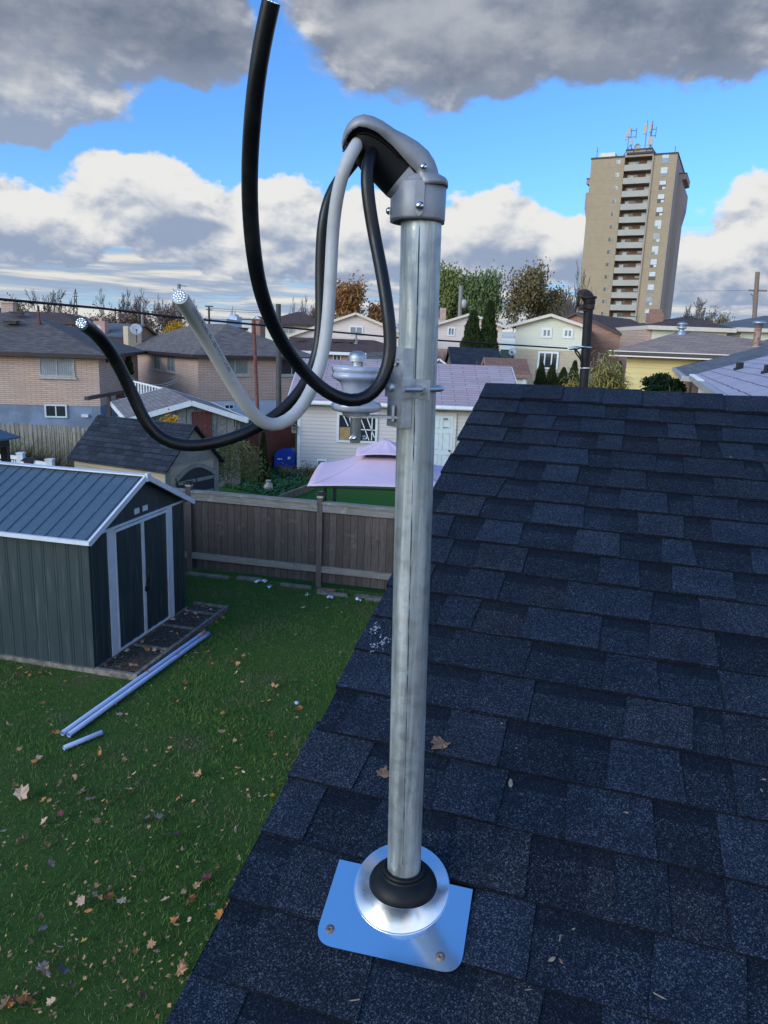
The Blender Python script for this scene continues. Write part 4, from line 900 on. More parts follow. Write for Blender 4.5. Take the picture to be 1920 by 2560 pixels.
M['pane_dark'] = glass('dark_pane', (0.03, 0.035, 0.045)); M['pane_curt'] = glass('curtained_pane', (0.30, 0.33, 0.36), (0.36, 0.38, 0.40)); M['pane_mid'] = glass('grey_pane', (0.13, 0.16, 0.18), (0.22, 0.26, 0.27)); M['pane_green'] = glass('green_grey_pane', (0.17, 0.21, 0.20), (0.20, 0.24, 0.23))
M['stone'] = plain('stone_sill', (0.45, 0.42, 0.38), .8); M['rust'] = plain('rusty_iron', (0.17, 0.055, 0.03), .8, var=.4, scale=18); M['rust2'] = plain('rusty_flue', (0.26, 0.10, 0.045), .7, var=.5, scale=9, c2=(0.30, .24, .2)); M['pole_grey'] = plain('grey_pole', (0.26, 0.24, 0.22), .7); M['dark_pole'] = plain('dark_pole', (0.06, 0.055, 0.055), .7)
M['concrete'] = plain('concrete', (0.40, 0.36, 0.28), .85, var=.08, scale=.3); M['dish'] = plain('dish_grey', (0.42, 0.44, 0.46), .5, var=.05); M['vent'] = plain('vent_metal', (0.06, 0.055, 0.06), .5)

# ---------------- house A: tan brick bungalow at the left edge
A = Fac(0, 882, 33, 245, 884, 33.7)
hA = thing('brick_house', 'tan brick house at the left edge with grey hip roof and blue grey foundation', 'house', A.w(0, 0, 0))
sr = A.hit(245, 884)[0]; ze = A.hit(120, 884)[1]; zf = A.hit(126, 1013)[1]; s_l = -9.0
walls(hA, A, s_l, sr, 0, 11, zf, ze-.02, M['br_tan']); walls(hA, A, s_l+.02, sr-.02, .02, 10.98, 0, zf-.004, M['found_blue'], 'foundation')
pk = A.hit(37, 779, 5.5)
hip_roof(hA, A, s_l, sr, 0, 11, ze+.02, pk[1], M['sh_grey'], M['dkbrown'], .45, ridge=(A.hit(30, 779, 5.5)[0], A.hit(66, 780, 5.5)[0], 5.5))
win(hA, A, 97, 888, 186, 942, M['greytrim'], M['pane_curt'], 2, sill=M['stone']); win(hA, A, 112, 1011, 168, 1044, M['white_trim'], M['pane_dark'], 2, t=-.0)
s_, z_ = A.hit(213, 1039); mb = MB(); A.box(mb, s_-.15, s_+.15, -.10, 0, z_-.07, z_+.07); make('wall_vent', mb, M['white_trim'], hA)
def on_roof_pt(fac, u, v, t): s_, z_ = fac.hit(u, v, t); return fac.w(s_, t, z_)
mbc = MB(); c = on_roof_pt(A, 23, 783, 6.2); mbc.box(c, A.e, A.n, Z, -.28, .28, -.3, .3, -1, .48); mbc.box(c, A.e, A.n, Z, -.33, .33, -.35, .35, .482, .56); make('chimney', mbc, M['br_tan'], hA)
roof_vent(hA, on_roof_pt(A, 44, 786, 4.4)-Z*.02, hA, M['vent'], .25, .10, A); roof_vent(hA, on_roof_pt(A, 28, 808, 3.2)-Z*.02, hA, M['vent'], .28, .10, A)
c = on_roof_pt(A, 98, 806, 3.6); pipe_vent(c, hA, M['rust'], .055, P(97, 764, c.y).z-c.z)
# wall lamp on the shaded side
mb = MB(); c = A.w(sr+.08, 1.6, A.hit(258, 902)[1]+.1); mb.box(c, A.e, A.n, Z, -.07, .07, -.07, .07, -.12, .12); mb.box(c, A.e, A.n, Z, -.05, .05, -.05, .05, -.24, -.122); make('wall_lamp', mb, M['blackmetal'], hA)
mb = MB(); A.box(mb, sr+.002, sr+.35, 3.8, 4.2, zf+.1, zf+.45); make('meter_box', mb, M['rust'], hA)

# ---------------- house B: tan brick bungalow in the middle left
B = Fac(494, 891, 40, 770, 890, 44.2)
hB = thing('brick_house', 'tan brick house with grey hip roof behind the clothesline pole', 'house', B.w(3, 0, 0))
zeB = B.hit(494, 889)[1]; zfB = B.hit(620, 1001)[1]; sb = B.hit(775, 893)[0]; DB = 12.0
walls(hB, B, 0, sb, 0, DB, zfB, zeB-.02, M['br_tan']); walls(hB, B, .02, sb-.02, .02, DB-.02, 0, zfB-.004, M['found_white'], 'foundation')
pb = P(560, 811, 47)
hip_roof(hB, B, 0, sb, 0, DB, zeB+.05, pb.z, M['sh_greyb'], M['dkbrown'], .45, ridge_t=(sb/2, 3.7, 8.2))
win(hB, B, 552, 893, 621, 937, M['greytrim'], M['pane_green'], 2, sill=M['stone']); win(hB, B, 699, 896, 758, 938, M['greytrim'], M['pane_dark'], 2, sill=M['stone'])
win(hB, B, 560, 1010, 585, 1024, M['white_trim'], M['pane_dark'], 2)
# its left flank, turned towards us
BL = Fac(494, 891, 40, 770, 890, 44.2); BL.A = B.w(0, DB, 0); BL.e = (-B.n); BL.n = B.e.copy()
flank = BL
def win_flank(a, b_, z0, z1): winr(hB, BL, a, b_, z0, z1, M['greytrim'], M['pane_mid'], 2, fw=.06, sill=M['stone'])
f1 = BL.hit(386, 905)[0]; f2 = BL.hit(398, 905)[0]; g1 = BL.hit(419, 905)[0]; g2 = BL.hit(432, 905)[0]
zt = BL.hit(392, 883)[1]; zb_ = BL.hit(392, 924)[1]
win_flank(f1, f2+.3, zb_, zt); win_flank(g1, g2+.3, zb_, zt)
mb = MB(); c = on_roof_pt(B, 339, 862, 9.0); c = B.w(-.25, 10.3, zeB); mb.box(c, B.e, B.n, Z, -.1, .75, -.45, .45, -2.4, P(339, 816, c.y).z-zeB); make('chimney', mb, M['br_buff'], hB)
mb = MB(); mb.box(B.w(-.36, DB-.3, 0), B.e, B.n, Z, -.05, .05, -.05, .05, .4, zeB-.1); make('downpipe', mb, M['dkbrown'], hB)
for (u, v, t_) in ((527, 822, 6.6), (567, 822, 5.0), (607, 824, 3.6)): roof_vent(hB, on_roof_pt(B, u, v, t_)-Z*.05, hB, M['vent'], .24, .12, B)
cd = P(341, 824, 47); dish('d', cd, .36, 'satellite dish on the buff chimney of the middle brick house', M['dish'], (.35, -1, .35))

# ---------------- far houses at the left
C1 = Fac(100, 803, 62, 190, 803, 62)
h = thing('brick_house', 'low brown roofed house just above the ridge of the left brick house', 'house', C1.w(0, 0, 0)); sw = C1.L
walls(h, C1, -8, sw-.4, 0, 9, 0, C1.z0, M['br_tan']); hip_roof(h, C1, -8, sw-.4, 0, 9, C1.z0, P(90, 779, 66).z, M['sh_brown'], M['dkbrown'], .5, 3.0)
C2 = Fac(262, 843, 55, 324, 843, 55)
h = thing('brick_house', 'red brick house with slate roof between the two tan brick houses', 'house', C2.w(0, 0, 0)); sw = C2.L
walls(h, C2, -1.5, sw-.3, 0, 8, 0, C2.z0, M['br_red']); gable_roof(h, C2, -1.5, sw-.3, 0, 8, C2.z0, P(290, 812, 59).z, M['sh_slate'], M['dkbrown'], 's', .3, .2, wmat=M['br_red'])
win(h, C2, 283, 846, 300, 864, M['white'], M['pane_mid'], 2, fw=.08)
mb = MB(); c = P(253.5, 830, 56); mb.box(c, X_, Y_, Z, -.42, .42, -.4, .4, -2.5, P(253, 803, 56).z-c.z); mb.box(c, X_, Y_, Z, -.1, .1, -.1, .1, P(253, 803, 56).z-c.z+.002, P(253, 795, 56).z-c.z); make('chimney', mb, M['br_pink'], h)
dish('d', P(246, 822, 54), .26, 'small satellite dish on the pink chimney at the left', M['dish'], (-.3, -1, .3))
C3 = Fac(262, 874, 48, 326, 874, 48)
h = thing('annex', 'low annex with dark roof and red brown boards beside the middle brick house', 'annex', C3.w(0, 0, 0)); sw = C3.L
walls(h, C3, -.5, sw-.2, 0, 5, 0, C3.z0, M['red_board']); gable_roof(h, C3, -.5, sw-.2, 0, 5, C3.z0, P(290, 852, 50.5).z, M['sh_brown'], M['dkbrown'], 's', .2, .1, wmat=M['red_board'])

# ---------------- house D, E, F in the middle distance
Dh = Fac(654, 808, 60, 795, 809, 60)
h = thing('cream_house', 'cream sided house with brown hip roof left of the white gabled house', 'house', Dh.w(3, 0, 0)); sw = Dh.L; zD = Dh.hit(740, 809)[1]
walls(h, Dh, .3, sw, 0, 9, 0, zD, M['sid_cream']); hip_roof(h, Dh, .3, sw, 0, 9, zD, Dh.hit(750, 780, 4.5)[1], M['sh_brown'], M['dkbrown'], .4, ridge=(Dh.hit(742, 780, 4.5)[0], Dh.hit(757, 780, 4.5)[0], 4.5))
win(h, Dh, 706, 812, 737, 836, M['stone'], M['pane_mid'], 2, fw=.12)
Eh = Fac(835, 801, 52, 972, 812, 52); 
h = thing('gabled_house', 'pale pinkish house whose low gable rises left of the mast', 'house', Eh.w(3, 0, 0)); sw = Eh.L; pkE = Eh.hit(890, 781)
slE = (pkE[1]-Eh.z0)/pkE[0]; eL = pkE[0]-4.4; zE = pkE[1]-4.4*slE
walls(h, Eh, eL, pkE[0]+4.4, 0, 9, 0, zE, M['sid_pink']); gable_roof(h, Eh, eL, pkE[0]+4.4, 0, 9, zE, pkE[1]-.12, M['sh_brown'], M['ivory'], 't', .3, .25, wmat=M['sid_pink'])
win(h, Eh, 873, 815, 908, 838, M['white'], M['pane_mid'], 2, fw=.09)
Fh = Fac(726, 879, 46, 965, 883, 46)
h = thing('low_house', 'low house with dark red brown hip roof and white eaves behind the insulator', 'house', Fh.w(3, 0, 0)); sw = Fh.L; zF = Fh.hit(890, 882)[1]
walls(h, Fh, -.5, sw+2, 0, 8, 0, zF-.05, M['br_pink']); hip_roof(h, Fh, -.5, sw+2, 0, 8, zF, Fh.hit(800, 845, 4)[1], M['sh_brown'], M['white'], .4, ridge=(Fh.hit(728, 845, 4)[0], Fh.hit(935, 845, 4)[0], 4))
win(h, Fh, 832, 885, 853, 903, M['white'], M['pane_dark'], 2, fw=.07)
for (u, v) in ((752, 850), (838, 852), (878, 853)): roof_vent(h, on_roof_pt(Fh, u, v, 2.6)-Z*.05, h, M['vent'], .2, .12, Fh)
c = on_roof_pt(Fh, 890, 850, 2.6); pipe_vent(c, h, M['pole_grey'], .07, P(890, 829, c.y).z-c.z)
Fs = Fac(920, 906, 38, 966, 906, 38); h = thing('garden_shed', 'small grey brown shed roof between insulator and mast', 'shed', Fs.w(0, 0, 0))
walls(h, Fs, 0, Fs.L+1, 0, 3, 0, Fs.z0, M['br_pink']); gable_roof(h, Fs, 0, Fs.L+1, 0, 3, Fs.z0, P(940, 886, 39.5).z, M['sh_grey'], M['dkbrown'], 's', .15, .1, wmat=M['br_pink'])

# ---------------- grey board-and-batten garage
g = Fac(330, 1046, 21.3, 600, 1043, 22.6)
h = thing('grey_garage', 'grey board and batten garage with mottled brown roof and a red door', 'garage', g.w(2, 0, 0)); pg = g.hit(476, 999); zg = g.hit(330, 1044)[1]
wl_ = g.hit(330, 1046)[0]; wr_ = g.hit(600, 1043)[0]; sg_ = (pg[1]-zg)/(pg[0]-wl_)
walls(h, g, wl_, wr_, 0, 5.2, 0, zg-.06, M['bb_grey']); gable_roof(h, g, wl_, wr_, 0, 5.2, zg-.06, pg[1]-.11, M['sh_mix'], M['white'], 't', .18, .22, .10, peak=pg[0], wmat=M['bb_grey'], fh=.15)
s0, _1 = g.hit(484, 1050); s1, _1 = g.hit(524, 1050); zt = g.hit(504, 1034)[1]
mb = MB(); g.box(mb, s0, s1, -.03, 0, .05, zt); dr = make('door', mb, M['red_board'], h); mb = MB(); g.box(mb, s0-.06, s0-.002, -.045, 0, .05, zt+.06); g.box(mb, s1+.002, s1+.06, -.045, 0, .05, zt+.06); g.box(mb, s0, s1, -.045, 0, zt+.002, zt+.06); make('frame', mb, M['red_board'], dr)
win(h, g, 581, 1034, 590, 1071, M['bb_grey'], M['pane_dark'], 1, fw=.04)

# ---------------- tan resin shed with dark roof
tF = Fac(412, 1176, 16.6, 544, 1136, 18.3)
h = thing('resin_shed', 'tan resin shed with dark shingle roof and arched double doors', 'shed', tF.w(1, 1, 0)); WT = tF.L; zt_e = tF.hit(409, 1169)[1]; pT = tF.hit(476, 1062); DT = 2.9
c_bl = P(156, 1145, 17.2)
walls(h, tF, 0, WT, 0, DT, 0, zt_e, M['resin'])
mb = MB(); mb.face([tF.w(0, DT+.003, zt_e), tF.w(WT, DT+.003, zt_e), tF.w(WT/2, DT+.003, pT[1]-.05)]); make('rear_gable', mb, M['resin_grey'], h)
mb = MB(); mb.face([tF.w(0, -.003, zt_e), tF.w(WT, -.003, zt_e), tF.w(WT/2, -.003, pT[1]-.05)]); tF.box(mb, -.01, .16, -.02, .0, 0, zt_e-.02); tF.box(mb, WT-.16, WT+.01, -.02, .0, 0, zt_e-.02); make('gable_wall', mb, M['resin_grey'], h)
mb = MB()
for (e_, sg) in ((0, -1), (WT, 1)):
    sl = (pT[1]-zt_e)/(WT/2); eo = e_+sg*.10; zo = zt_e-sl*.10; n_c = 9
    for k in range(n_c):      # overlapping courses
        f0, f1 = k/n_c, (k+1)/n_c; p0 = WT/2+(eo-WT/2)*f0; p1 = WT/2+(eo-WT/2)*f1; z0_c = pT[1]+(zo-pT[1])*f0; z1_c = pT[1]+(zo-pT[1])*f1
        q = [tF.w(p0, -.14, z0_c), tF.w(p0, DT+.14, z0_c), tF.w(p1, DT+.14, z1_c), tF.w(p1, -.14, z1_c)]
        mb.hexa([x_-Z*.03 for x_ in q]+[q[0]+Z*.006, q[1]+Z*.006, q[2]+Z*.028, q[3]+Z*.028])
make('roof', mb, M['sh_black'], h)
mb = MB(); hw = .68; mid = WT/2+.08; arc = [(mid+hw*(k/10-1), .02, 1.18+.26*math.sin(math.pi*k/20)) for k in range(21)]
for (a, b_) in zip(arc, arc[1:]): mb.face([tF.w(a[0], -.03, .05), tF.w(b_[0], -.03, .05), tF.w(b_[0], -.03, b_[2]), tF.w(a[0], -.03, a[2])])
d = make('door', mb, plain('dark_resin_door', (0.028, 0.032, 0.042), .5), h); mb = MB(); mb2_ = MB()
for zz in (.35, .78, 1.12): tF.box(mb, mid-hw+.05, mid-.03, -.05, -.031, zz-.04, zz+.04); tF.box(mb, mid+.03, mid+hw-.05, -.05, -.031, zz-.04, zz+.04)
for k in range(5): tF.box(mb, mid+.09+k*.12, mid+.14+k*.12, -.045, -.031, .40, .74)
make('door_rail', mb, M['resin_grey'], d); mb = MB()
for (a, b_) in zip(arc, arc[1:]): mb.bar(tF.w(a[0], -.035, a[2]+.04), tF.w(b_[0], -.035, b_[2]+.04), .03, .10)
make('door_arch', mb, M['resin_grey'], h)

# ---------------- pale garage with the pink shingle roof
Gf = Fac(700, 990, 25.5, 1190, 1010, 25.5)
h = thing('pale_garage', 'pale sided garage with pinkish shingle roof, window and white door', 'garage', Gf.w(3, 0, 0)); wl_ = Gf.hit(744, 1100)[0]; wr_ = Gf.hit(1286, 1000)[0]; zG = Gf.hit(900, 1005)[1]; DG = 6.4
zr_G = Gf.hit(1000, 905, DG/2)[1]
walls(h, Gf, wl_, wr_, 0, DG, 0, zG, M['sid_gar']); gable_roof(h, Gf, wl_, wr_, 0, DG, zG+.02, zr_G-.12, M['sh_pink'], M['white'], 's', .32, .32, .12, wmat=M['sid_grey'], fh=.14)
mb = MB(); ge = zG+.02-(zr_G-.12-zG-.02)/(DG/2)*.32; mb.tube([Gf.w(wl_-.3, -.39, ge+.03), Gf.w(wr_+.3, -.39, ge+.03)], .06, 10); make('gutter', mb, M['white'], h)
mb = MB(); Gf.box(mb, wl_-.012, wl_+.10, -.022, 0, 0, zG-.02); make('corner_trim', mb, M['white'], h)
w = win(h, Gf, 842, 1033, 944, 1107, M['white'], M['pane_dark'], 1, fw=.08)
s0, _1 = Gf.hit(842, 1070); s1, _1 = Gf.hit(944, 1070); z0w = Gf.hit(893, 1107)[1]; z1w = Gf.hit(893, 1033)[1]
M['cardboard'] = plain('cardboard', (0.42, 0.26, 0.12), .8)
mb = MB(); Gf.box(mb, s0+.09, s0+.50, -.028, -.0225, z0w+.085, z0w+.53); make('cardboard_sheet', mb, M['cardboard'], w)
mb = MB()
for (x0, y0, x1, y1) in ((.16, .98, .28, .55), (.30, .95, .36, .50), (.56, .92, .80, .08), (.72, .92, .93, .2), (.86, .95, .86, .1), (.56, .46, .96, .45)):
    L_w, H_w = s1-s0, z1w-z0w; mb.bar(Gf.w(s0+L_w*x0, -.026, z0w+H_w*min(y0, .9)), Gf.w(s0+L_w*x1, -.026, z0w+H_w*max(y1, .1)), .035, .004, (0, 1, 0))
make('stored_slats', mb, M['white'], w)
s1, _1 = Gf.hit(1131, 1100); s0 = s1-.86; zt = Gf.hit(1110, 1038)[1]
mb = MB(); Gf.box(mb, s0, s1, -.035, 0, .12, zt); dr = make('door', mb, plain('door_white', (0.68, 0.74, 0.74), .4, var=.04), h)
mb = MB()
for (a, b_, c, d_) in ((.12, .38, .78, .92), (.50, .76, .78, .92), (.12, .38, .42, .70), (.50, .76, .42, .70), (.12, .38, .08, .34), (.50, .76, .08, .34)):
    H_ = zt-.12
    for (x0, x1, y0, y1) in ((a, b_, c, c+.012), (a, b_, d_-.012, d_), (a, a+.02, c, d_), (b_-.02, b_, c, d_)): Gf.box(mb, s0+x0, s0+x1, -.043, -.036, .12+y0*H_, .12+y1*H_)
make('panel_moulding', mb, plain('door_mould', (0.60, 0.66, 0.66), .4), dr)
mb = MB(); Gf.box(mb, s0-.10, s0-.01, -.05, 0, 0, zt+.10); Gf.box(mb, s1+.01, s1+.10, -.05, 0, 0, zt+.10); Gf.box(mb, s0-.01, s1+.01, -.05, 0, zt+.01, zt+.10); make('frame', mb, M['sid_ivory'], dr)
c = Gf.hit(1123, 1127); mb = MB(); mb.lathe(Gf.w(c[0], -.036, c[1]), [(.035, 0), (.035, .02), (.03, .05), (.0001, .06)], -Gf.n, 12); make('knob', mb, M['blackmetal'], dr)
for (u0, v0, u1, v1) in ((1108.5, 1045, 1119.5, 1050), (1107.5, 1067, 1121.5, 1072)):
    a = Gf.hit(u0, v0); b_ = Gf.hit(u1, v1); mb = MB(); Gf.box(mb, a[0], b_[0], -.040, -.0355, b_[1], a[1]); make('door_plate', mb, M['pole_grey'], dr)
c = Gf.hit(1104, 1020); mb = MB(); Gf.box(mb, c[0]-.06, c[0]+.06, -.04, 0, c[1]-.05, c[1]+.05)
for sg in (-1, 1): mb.lathe(Gf.w(c[0]+sg*.05, -.08, c[1]), [(.02, 0), (.03, .05), (.07, .14), (.0001, .12)], Vector((sg*.6, -.7, -.4)), 12)
make('flood_lamp', mb, M['greytrim'], h)
# bird box on its corner
bb = thing('bird_house', 'little wooden bird house at the left corner of the pale garage', 'bird house', Gf.w(wl_-.12, -.1, 1.2)); c = Gf.hit(740.5, 1072); mb = MB(); Gf.box(mb, wl_-.20, wl_-.03, -.12, -.024, c[1]-.14, c[1]+.08); make('box', mb, M['wood_frame'], bb)
mb = MB(); mb.bar(Gf.w(wl_-.115, -.075, c[1]+.20), Gf.w(wl_-.25, -.075, c[1]+.06), .14, .02); mb.bar(Gf.w(wl_-.115, -.075, c[1]+.20), Gf.w(wl_+.02, -.075, c[1]+.06), .14, .02); make('roof', mb, M['wood_frame'], bb)
mb = MB(); mb.disc(Gf.w(wl_-.115, -.1225, c[1]), .03, -Gf.n); make('hole', mb, M['blackp'], bb)

# ---------------- houses right of the mast
K = Fac(1096, 811, 55, 1256, 817, 55)
h = thing('gabled_house', 'pinkish gabled house right of the mast, half hidden by two tall conifers', 'house', K.w(3, 0, 0)); pK = K.hit(1176, 782.5); kl, kr = K.hit(1094, 812)[0], K.hit(1256, 817)[0]; zK = K.hit(1256, 816)[1]; zsep = K.hit(1110, 872)[1]
walls(h, K, kl, kr, 0, 10, zsep, zK-.05, M['sid_pink']); walls(h, K, kl+.02, kr-.02, .02, 9.98, 0, zsep-.004, M['br_pink'], 'brick_base')
gable_roof(h, K, kl, kr, 0, 10, zK-.05, pK[1]-.12, M['sh_brown'], M['ivory'], 't', .3, .3, .12, peak=pK[0], wmat=M['sid_pink']); win(h, K, 1119, 818, 1137, 840, M['white'], M['pane_mid'], 2, fw=.09)
mb = MB(); K.box(mb, kr+.002, kr+.03, .3, 9.8, 0, zK-.2); make('brown_side_wall', mb, M['sid_grey'], h)
mb = MB(); c = K.hit(1106, 805, 4); K.box(mb, c[0]-.22, c[0]+.22, 3.7, 4.3, c[1]-1, K.hit(1106, 770, 4)[1]); make('chimney', mb, M['br_tan'], h)
Hc = Fac(1288, 815, 44, 1459, 815, 43)
h = thing('cream_house', 'cream sided house with low gable and buff brick base, small windows upstairs', 'house', Hc.w(3, 0, 0)); pH = Hc.hit(1378, 784.5); hl, hr = Hc.hit(1289, 830)[0], Hc.hit(1462, 830)[0]; zH = Hc.hit(1289, 813)[1]; zs_ = Hc.hit(1370, 875.5)[1]
zHr = pH[1]-(pH[1]-zH)/(pH[0]-hl)*(hr-pH[0])
walls(h, Hc, hl, hr, 0, 10, zs_, min(zH, zHr), M['sid_cream']); walls(h, Hc, hl+.02, hr-.02, .02, 9.98, 0, zs_-.004, M['br_buff'], 'brick_base')
gable_roof(h, Hc, hl, hr, 0, 10, min(zH, zHr), pH[1]-.12, M['sh_brown'], M['ivory'], 't', .3, .3, .12, peak=(hl+hr)/2, wmat=M['sid_cream'])
win(h, Hc, 1354, 820, 1380, 845, M['white'], M['pane_green'], 2, fw=.12); win(h, Hc, 1407, 821, 1433, 846, M['white'], M['pane_green'], 2, fw=.12); win(h, Hc, 1344, 879, 1396, 923, M['white'], M['pane_dark'], 3, fw=.10)
dish('d', P(1281, 880, 42.5), .14*1.5, 'small satellite dish beside the cream gabled house', M['dish'], (-.4, -1, .4))
# shed roofs between
s1f = Fac(1128, 912, 38, 1222, 914, 38); h = thing('black_roofed_shed', 'shed with near black roof in front of the two tall conifers', 'shed', s1f.w(0, 0, 0))
walls(h, s1f, .1, s1f.L+.6, 0, 4.4, 0, s1f.z0, M['sid_grey']); gable_roof(h, s1f, .1, s1f.L+.6, 0, 4.4, s1f.z0, s1f.hit(1185, 869, 2.2)[1]-.1, M['sh_black'], M['blackmetal'], 's', .2, .1, .1, wmat=M['sid_grey'])
s2f = Fac(1224, 936, 31, 1326, 938, 31); h = thing('brown_roofed_shed', 'cream shed with reddish brown roof in front of the cream gabled house', 'shed', s2f.w(0, 0, 0))
walls(h, s2f, 0, s2f.L-.1, 0, 2.6, 0, s2f.z0, M['sid_cream']); gable_roof(h, s2f, 0, s2f.L-.1, 0, 2.6, s2f.z0, s2f.hit(1280, 896, 1.3)[1]-.1, shingles('red_brown_shingles', (0.24, 0.135, 0.095), (0.19, .10, .07)), M['br_red'], 's', .12, .1, .1, wmat=M['sid_cream'])
mb = MB(); s2f.box(mb, s2f.L-.30, s2f.L-.16, -.05, -.002, 0, s2f.z0-.05); make('corner_trim', mb, M['white'], h)
s3f = Fac(1092, 915, 36, 1122, 915, 36); h = thing('small_shed', 'tiny gabled shed with white rakes just right of the mast', 'shed', s3f.w(0, 0, 0)); pk3 = s3f.hit(1098, 894)
walls(h, s3f, pk3[0]-.55, pk3[0]+.55, 0, 2, 0, pk3[1]-.45, M['sid_grey']); gable_roof(h, s3f, pk3[0]-.55, pk3[0]+.55, 0, 2, pk3[1]-.45, pk3[1]-.08, M['sh_black'], M['white'], 't', .08, .05, .06, wmat=M['sid_grey'], fh=.08)
# brown brick building behind the old mast
L_f = Fac(1446, 790, 52, 1553, 834, 50); h = thing('brown_brick_house', 'brown brick house with a sloping gable behind the old black mast', 'house', L_f.w(0, 0, 0)); zl = L_f.hit(1553, 834)[1]; pl_ = L_f.hit(1468, 802)
walls(h, L_f, pl_[0]-4, L_f.L, 0, 9, 0, zl-.05, M['br_brown']); gable_roof(h, L_f, pl_[0]-4, L_f.L, 0, 9, zl-.05, zl+1.25, M['sh_brown'], M['dkbrown'], 't', .25, .2, .1, wmat=M['br_brown'])
mb = MB(); mb.tube([L_f.w(L_f.L+.1, .3, 0), L_f.w(L_f.L+.1, .3, zl-.2)], .06, 8); make('downpipe', mb, M['pole_grey'], h)
# yellow house
Mf = Fac(1568, 893, 30, 1702, 893, 29.0); h = thing('yellow_house', 'yellow sided bungalow with tan brown hip roof', 'house', Mf.w(3, 0, 0)); zM = Mf.hit(1640, 884)[1]; WM = 9.5; TM = 8.0
walls(h, Mf, 0, WM, 0, TM, 0, zM-.05, M['sid_yel']); hip_roof(h, Mf, 0, WM, 0, TM, zM+.03, Mf.hit(1700, 828, 4)[1], M['sh_tan'], M['dkbrown'], .55, ridge=(Mf.hit(1700, 828, 4)[0], Mf.hit(1735, 828, 4)[0], 4), fh=.14)
mb = MB(); Mf.box(mb, -.6, WM+.6, -.62, -.585, zM-.155, zM-.11); Mf.box(mb, -.6, WM+.6, -.60, -.585, zM+.03, zM+.06); make('eave_trim', mb, M['sid_ivory'], h)
c = Mf.w(*[Mf.hit(1703, 833, 3.4)[0], 3.4, Mf.hit(1703, 833, 3.4)[1]]); mb = MB(); mb.lathe(c-Z*.05, [(.20, -.2), (.17, .1), (.11, .14), (.11, .22), (.19, .24), (.19, .30), (.12, .32), (.12, .38), (.22, .40), (.20, .46), (.05, .52), (.0001, .53)], Z, 20); make('roof_ventilator', mb, M['galv_bracket'], h)
r2 = hip_roof(h, Mf, 4.0, WM+6, 1.2, TM+2, zM+.10, Mf.hit(1800, 847, 5.5)[1], M['sh_tan'], M['dkbrown'], .4, 4)
# ivory houses behind it
Pf = Fac(1622, 820, 45, 1832, 824, 45); h = thing('ivory_house', 'ivory sided house with dark brown hip roof behind the yellow house', 'house', Pf.w(3, 0, 0)); zP = Pf.hit(1720, 818)[1]; pl0, pl1 = Pf.hit(1631, 830)[0], Pf.hit(1818, 830)[0]
walls(h, Pf, pl0, pl1, 0, 9, 0, zP-.08, M['sid_cream']); hip_roof(h, Pf, pl0, pl1, 0, 9, zP, Pf.hit(1721, 791, 4.5)[1], M['sh_brown'], M['ivory'], .35, ridge=(Pf.hit(1716, 791, 4.5)[0], Pf.hit(1727, 791, 4.5)[0], 4.5), fh=.22)
roof_vent(h, on_roof_pt(Pf, 1724, 797, 3.4), h, M['vent'], .2, .12, Pf)
mb = MB(); c = P(1633, 825, 48); mb.box(c, X_, Y_, Z, -.42, .42, -.4, .4, -4, P(1633, 783, 48).z-c.z); mb.box(c, X_, Y_, Z, -.30, .30, -.3, .3, P(1633, 783, 48).z-c.z+.002, P(1633, 773, 48).z-c.z); make('chimney', mb, M['br_brown'], h)
mb = MB(); Pf.box(mb, pl0-.35, pl0-.002, .05, 8, 0, zP-.1); make('brick_side', mb, M['br_tan'], h)
Qf = Fac(1850, 822, 46, 1925, 824, 46); h = thing('ivory_house', 'ivory house with dark grey roof at the right edge', 'house', Qf.w(3, 0, 0)); zQ = Qf.hit(1880, 821)[1]; ql = Qf.hit(1853, 830)[0]
walls(h, Qf, ql, ql+9, 0, 9, 0, zQ-.08, M['sid_cream']); hip_roof(h, Qf, ql, ql+9, 0, 9, zQ, Qf.hit(1930, 790, 4.5)[1], M['sh_slate'], M['ivory'], .35, 3.8, fh=.22)
# grey hip roof with brick wall and rusty flue, and lavender roof
def roofpoly(root, pts, th, rmat, name='roof'):
    mb = MB(); mb.face(pts); mb.face([p-Z*th for p in pts[::-1]])
    for i in range(len(pts)): a, b_ = pts[i], pts[(i+1) % len(pts)]; mb.face([a-Z*th, b_-Z*th, b_, a])
    return make(name, mb, rmat, root)
h = thing('grey_roofed_house', 'red brick house with slate grey hip roof and rusty flue at right', 'house', P(1740, 960, 17))
inw = Vector((.94, -.34, 0)).normalized()
class Pl:
    def __init__(s, a, b_, slope):
        s.a = a; up = inw*math.cos(slope)+Z*math.sin(slope); s.n = (b_-a).cross(up).normalized()
    def at(s, u, v):
        w = fwd + cR*((u-960)/FPX) - cU*((v-1280)/FPX); c_ = Vector((0, 0, CAMZ)); return c_+w*((s.a-c_).dot(s.n)/w.dot(s.n))
n1 = P(1671, 908, 44); n2 = P(1712, 941, 17.6); zn = n2.z; n1.z = zn+.02; pN = Pl(n1, n2, math.radians(17))
hipf = pN.at(1960, 861); roofpoly(h, [n1, n2, hipf, pN.at(1960, 838), pN.at(1898, 854)], .10, M['sh_slate'])
roofpoly(h, [n2, n2+inw*7, hipf+inw*2, hipf], .10, M['sh_slate'], 'roof_face')
mb = MB(); mb.bar(n1-Z*.05, n2-Z*.05, .14, .12); mb.bar(n2-Z*.05, n2+inw*7-Z*.05, .12, .12); make('gutter', mb, M['greytrim'], h)
gz = lambda p, z: Vector((p.x, p.y, z)); eN = (n2-n1).normalized(); w2 = n2+inw*.45-eN*.5; w1 = n1+inw*.45; base_ = [w1, w2, w2+inw*7, w1+inw*7]; mb = MB()
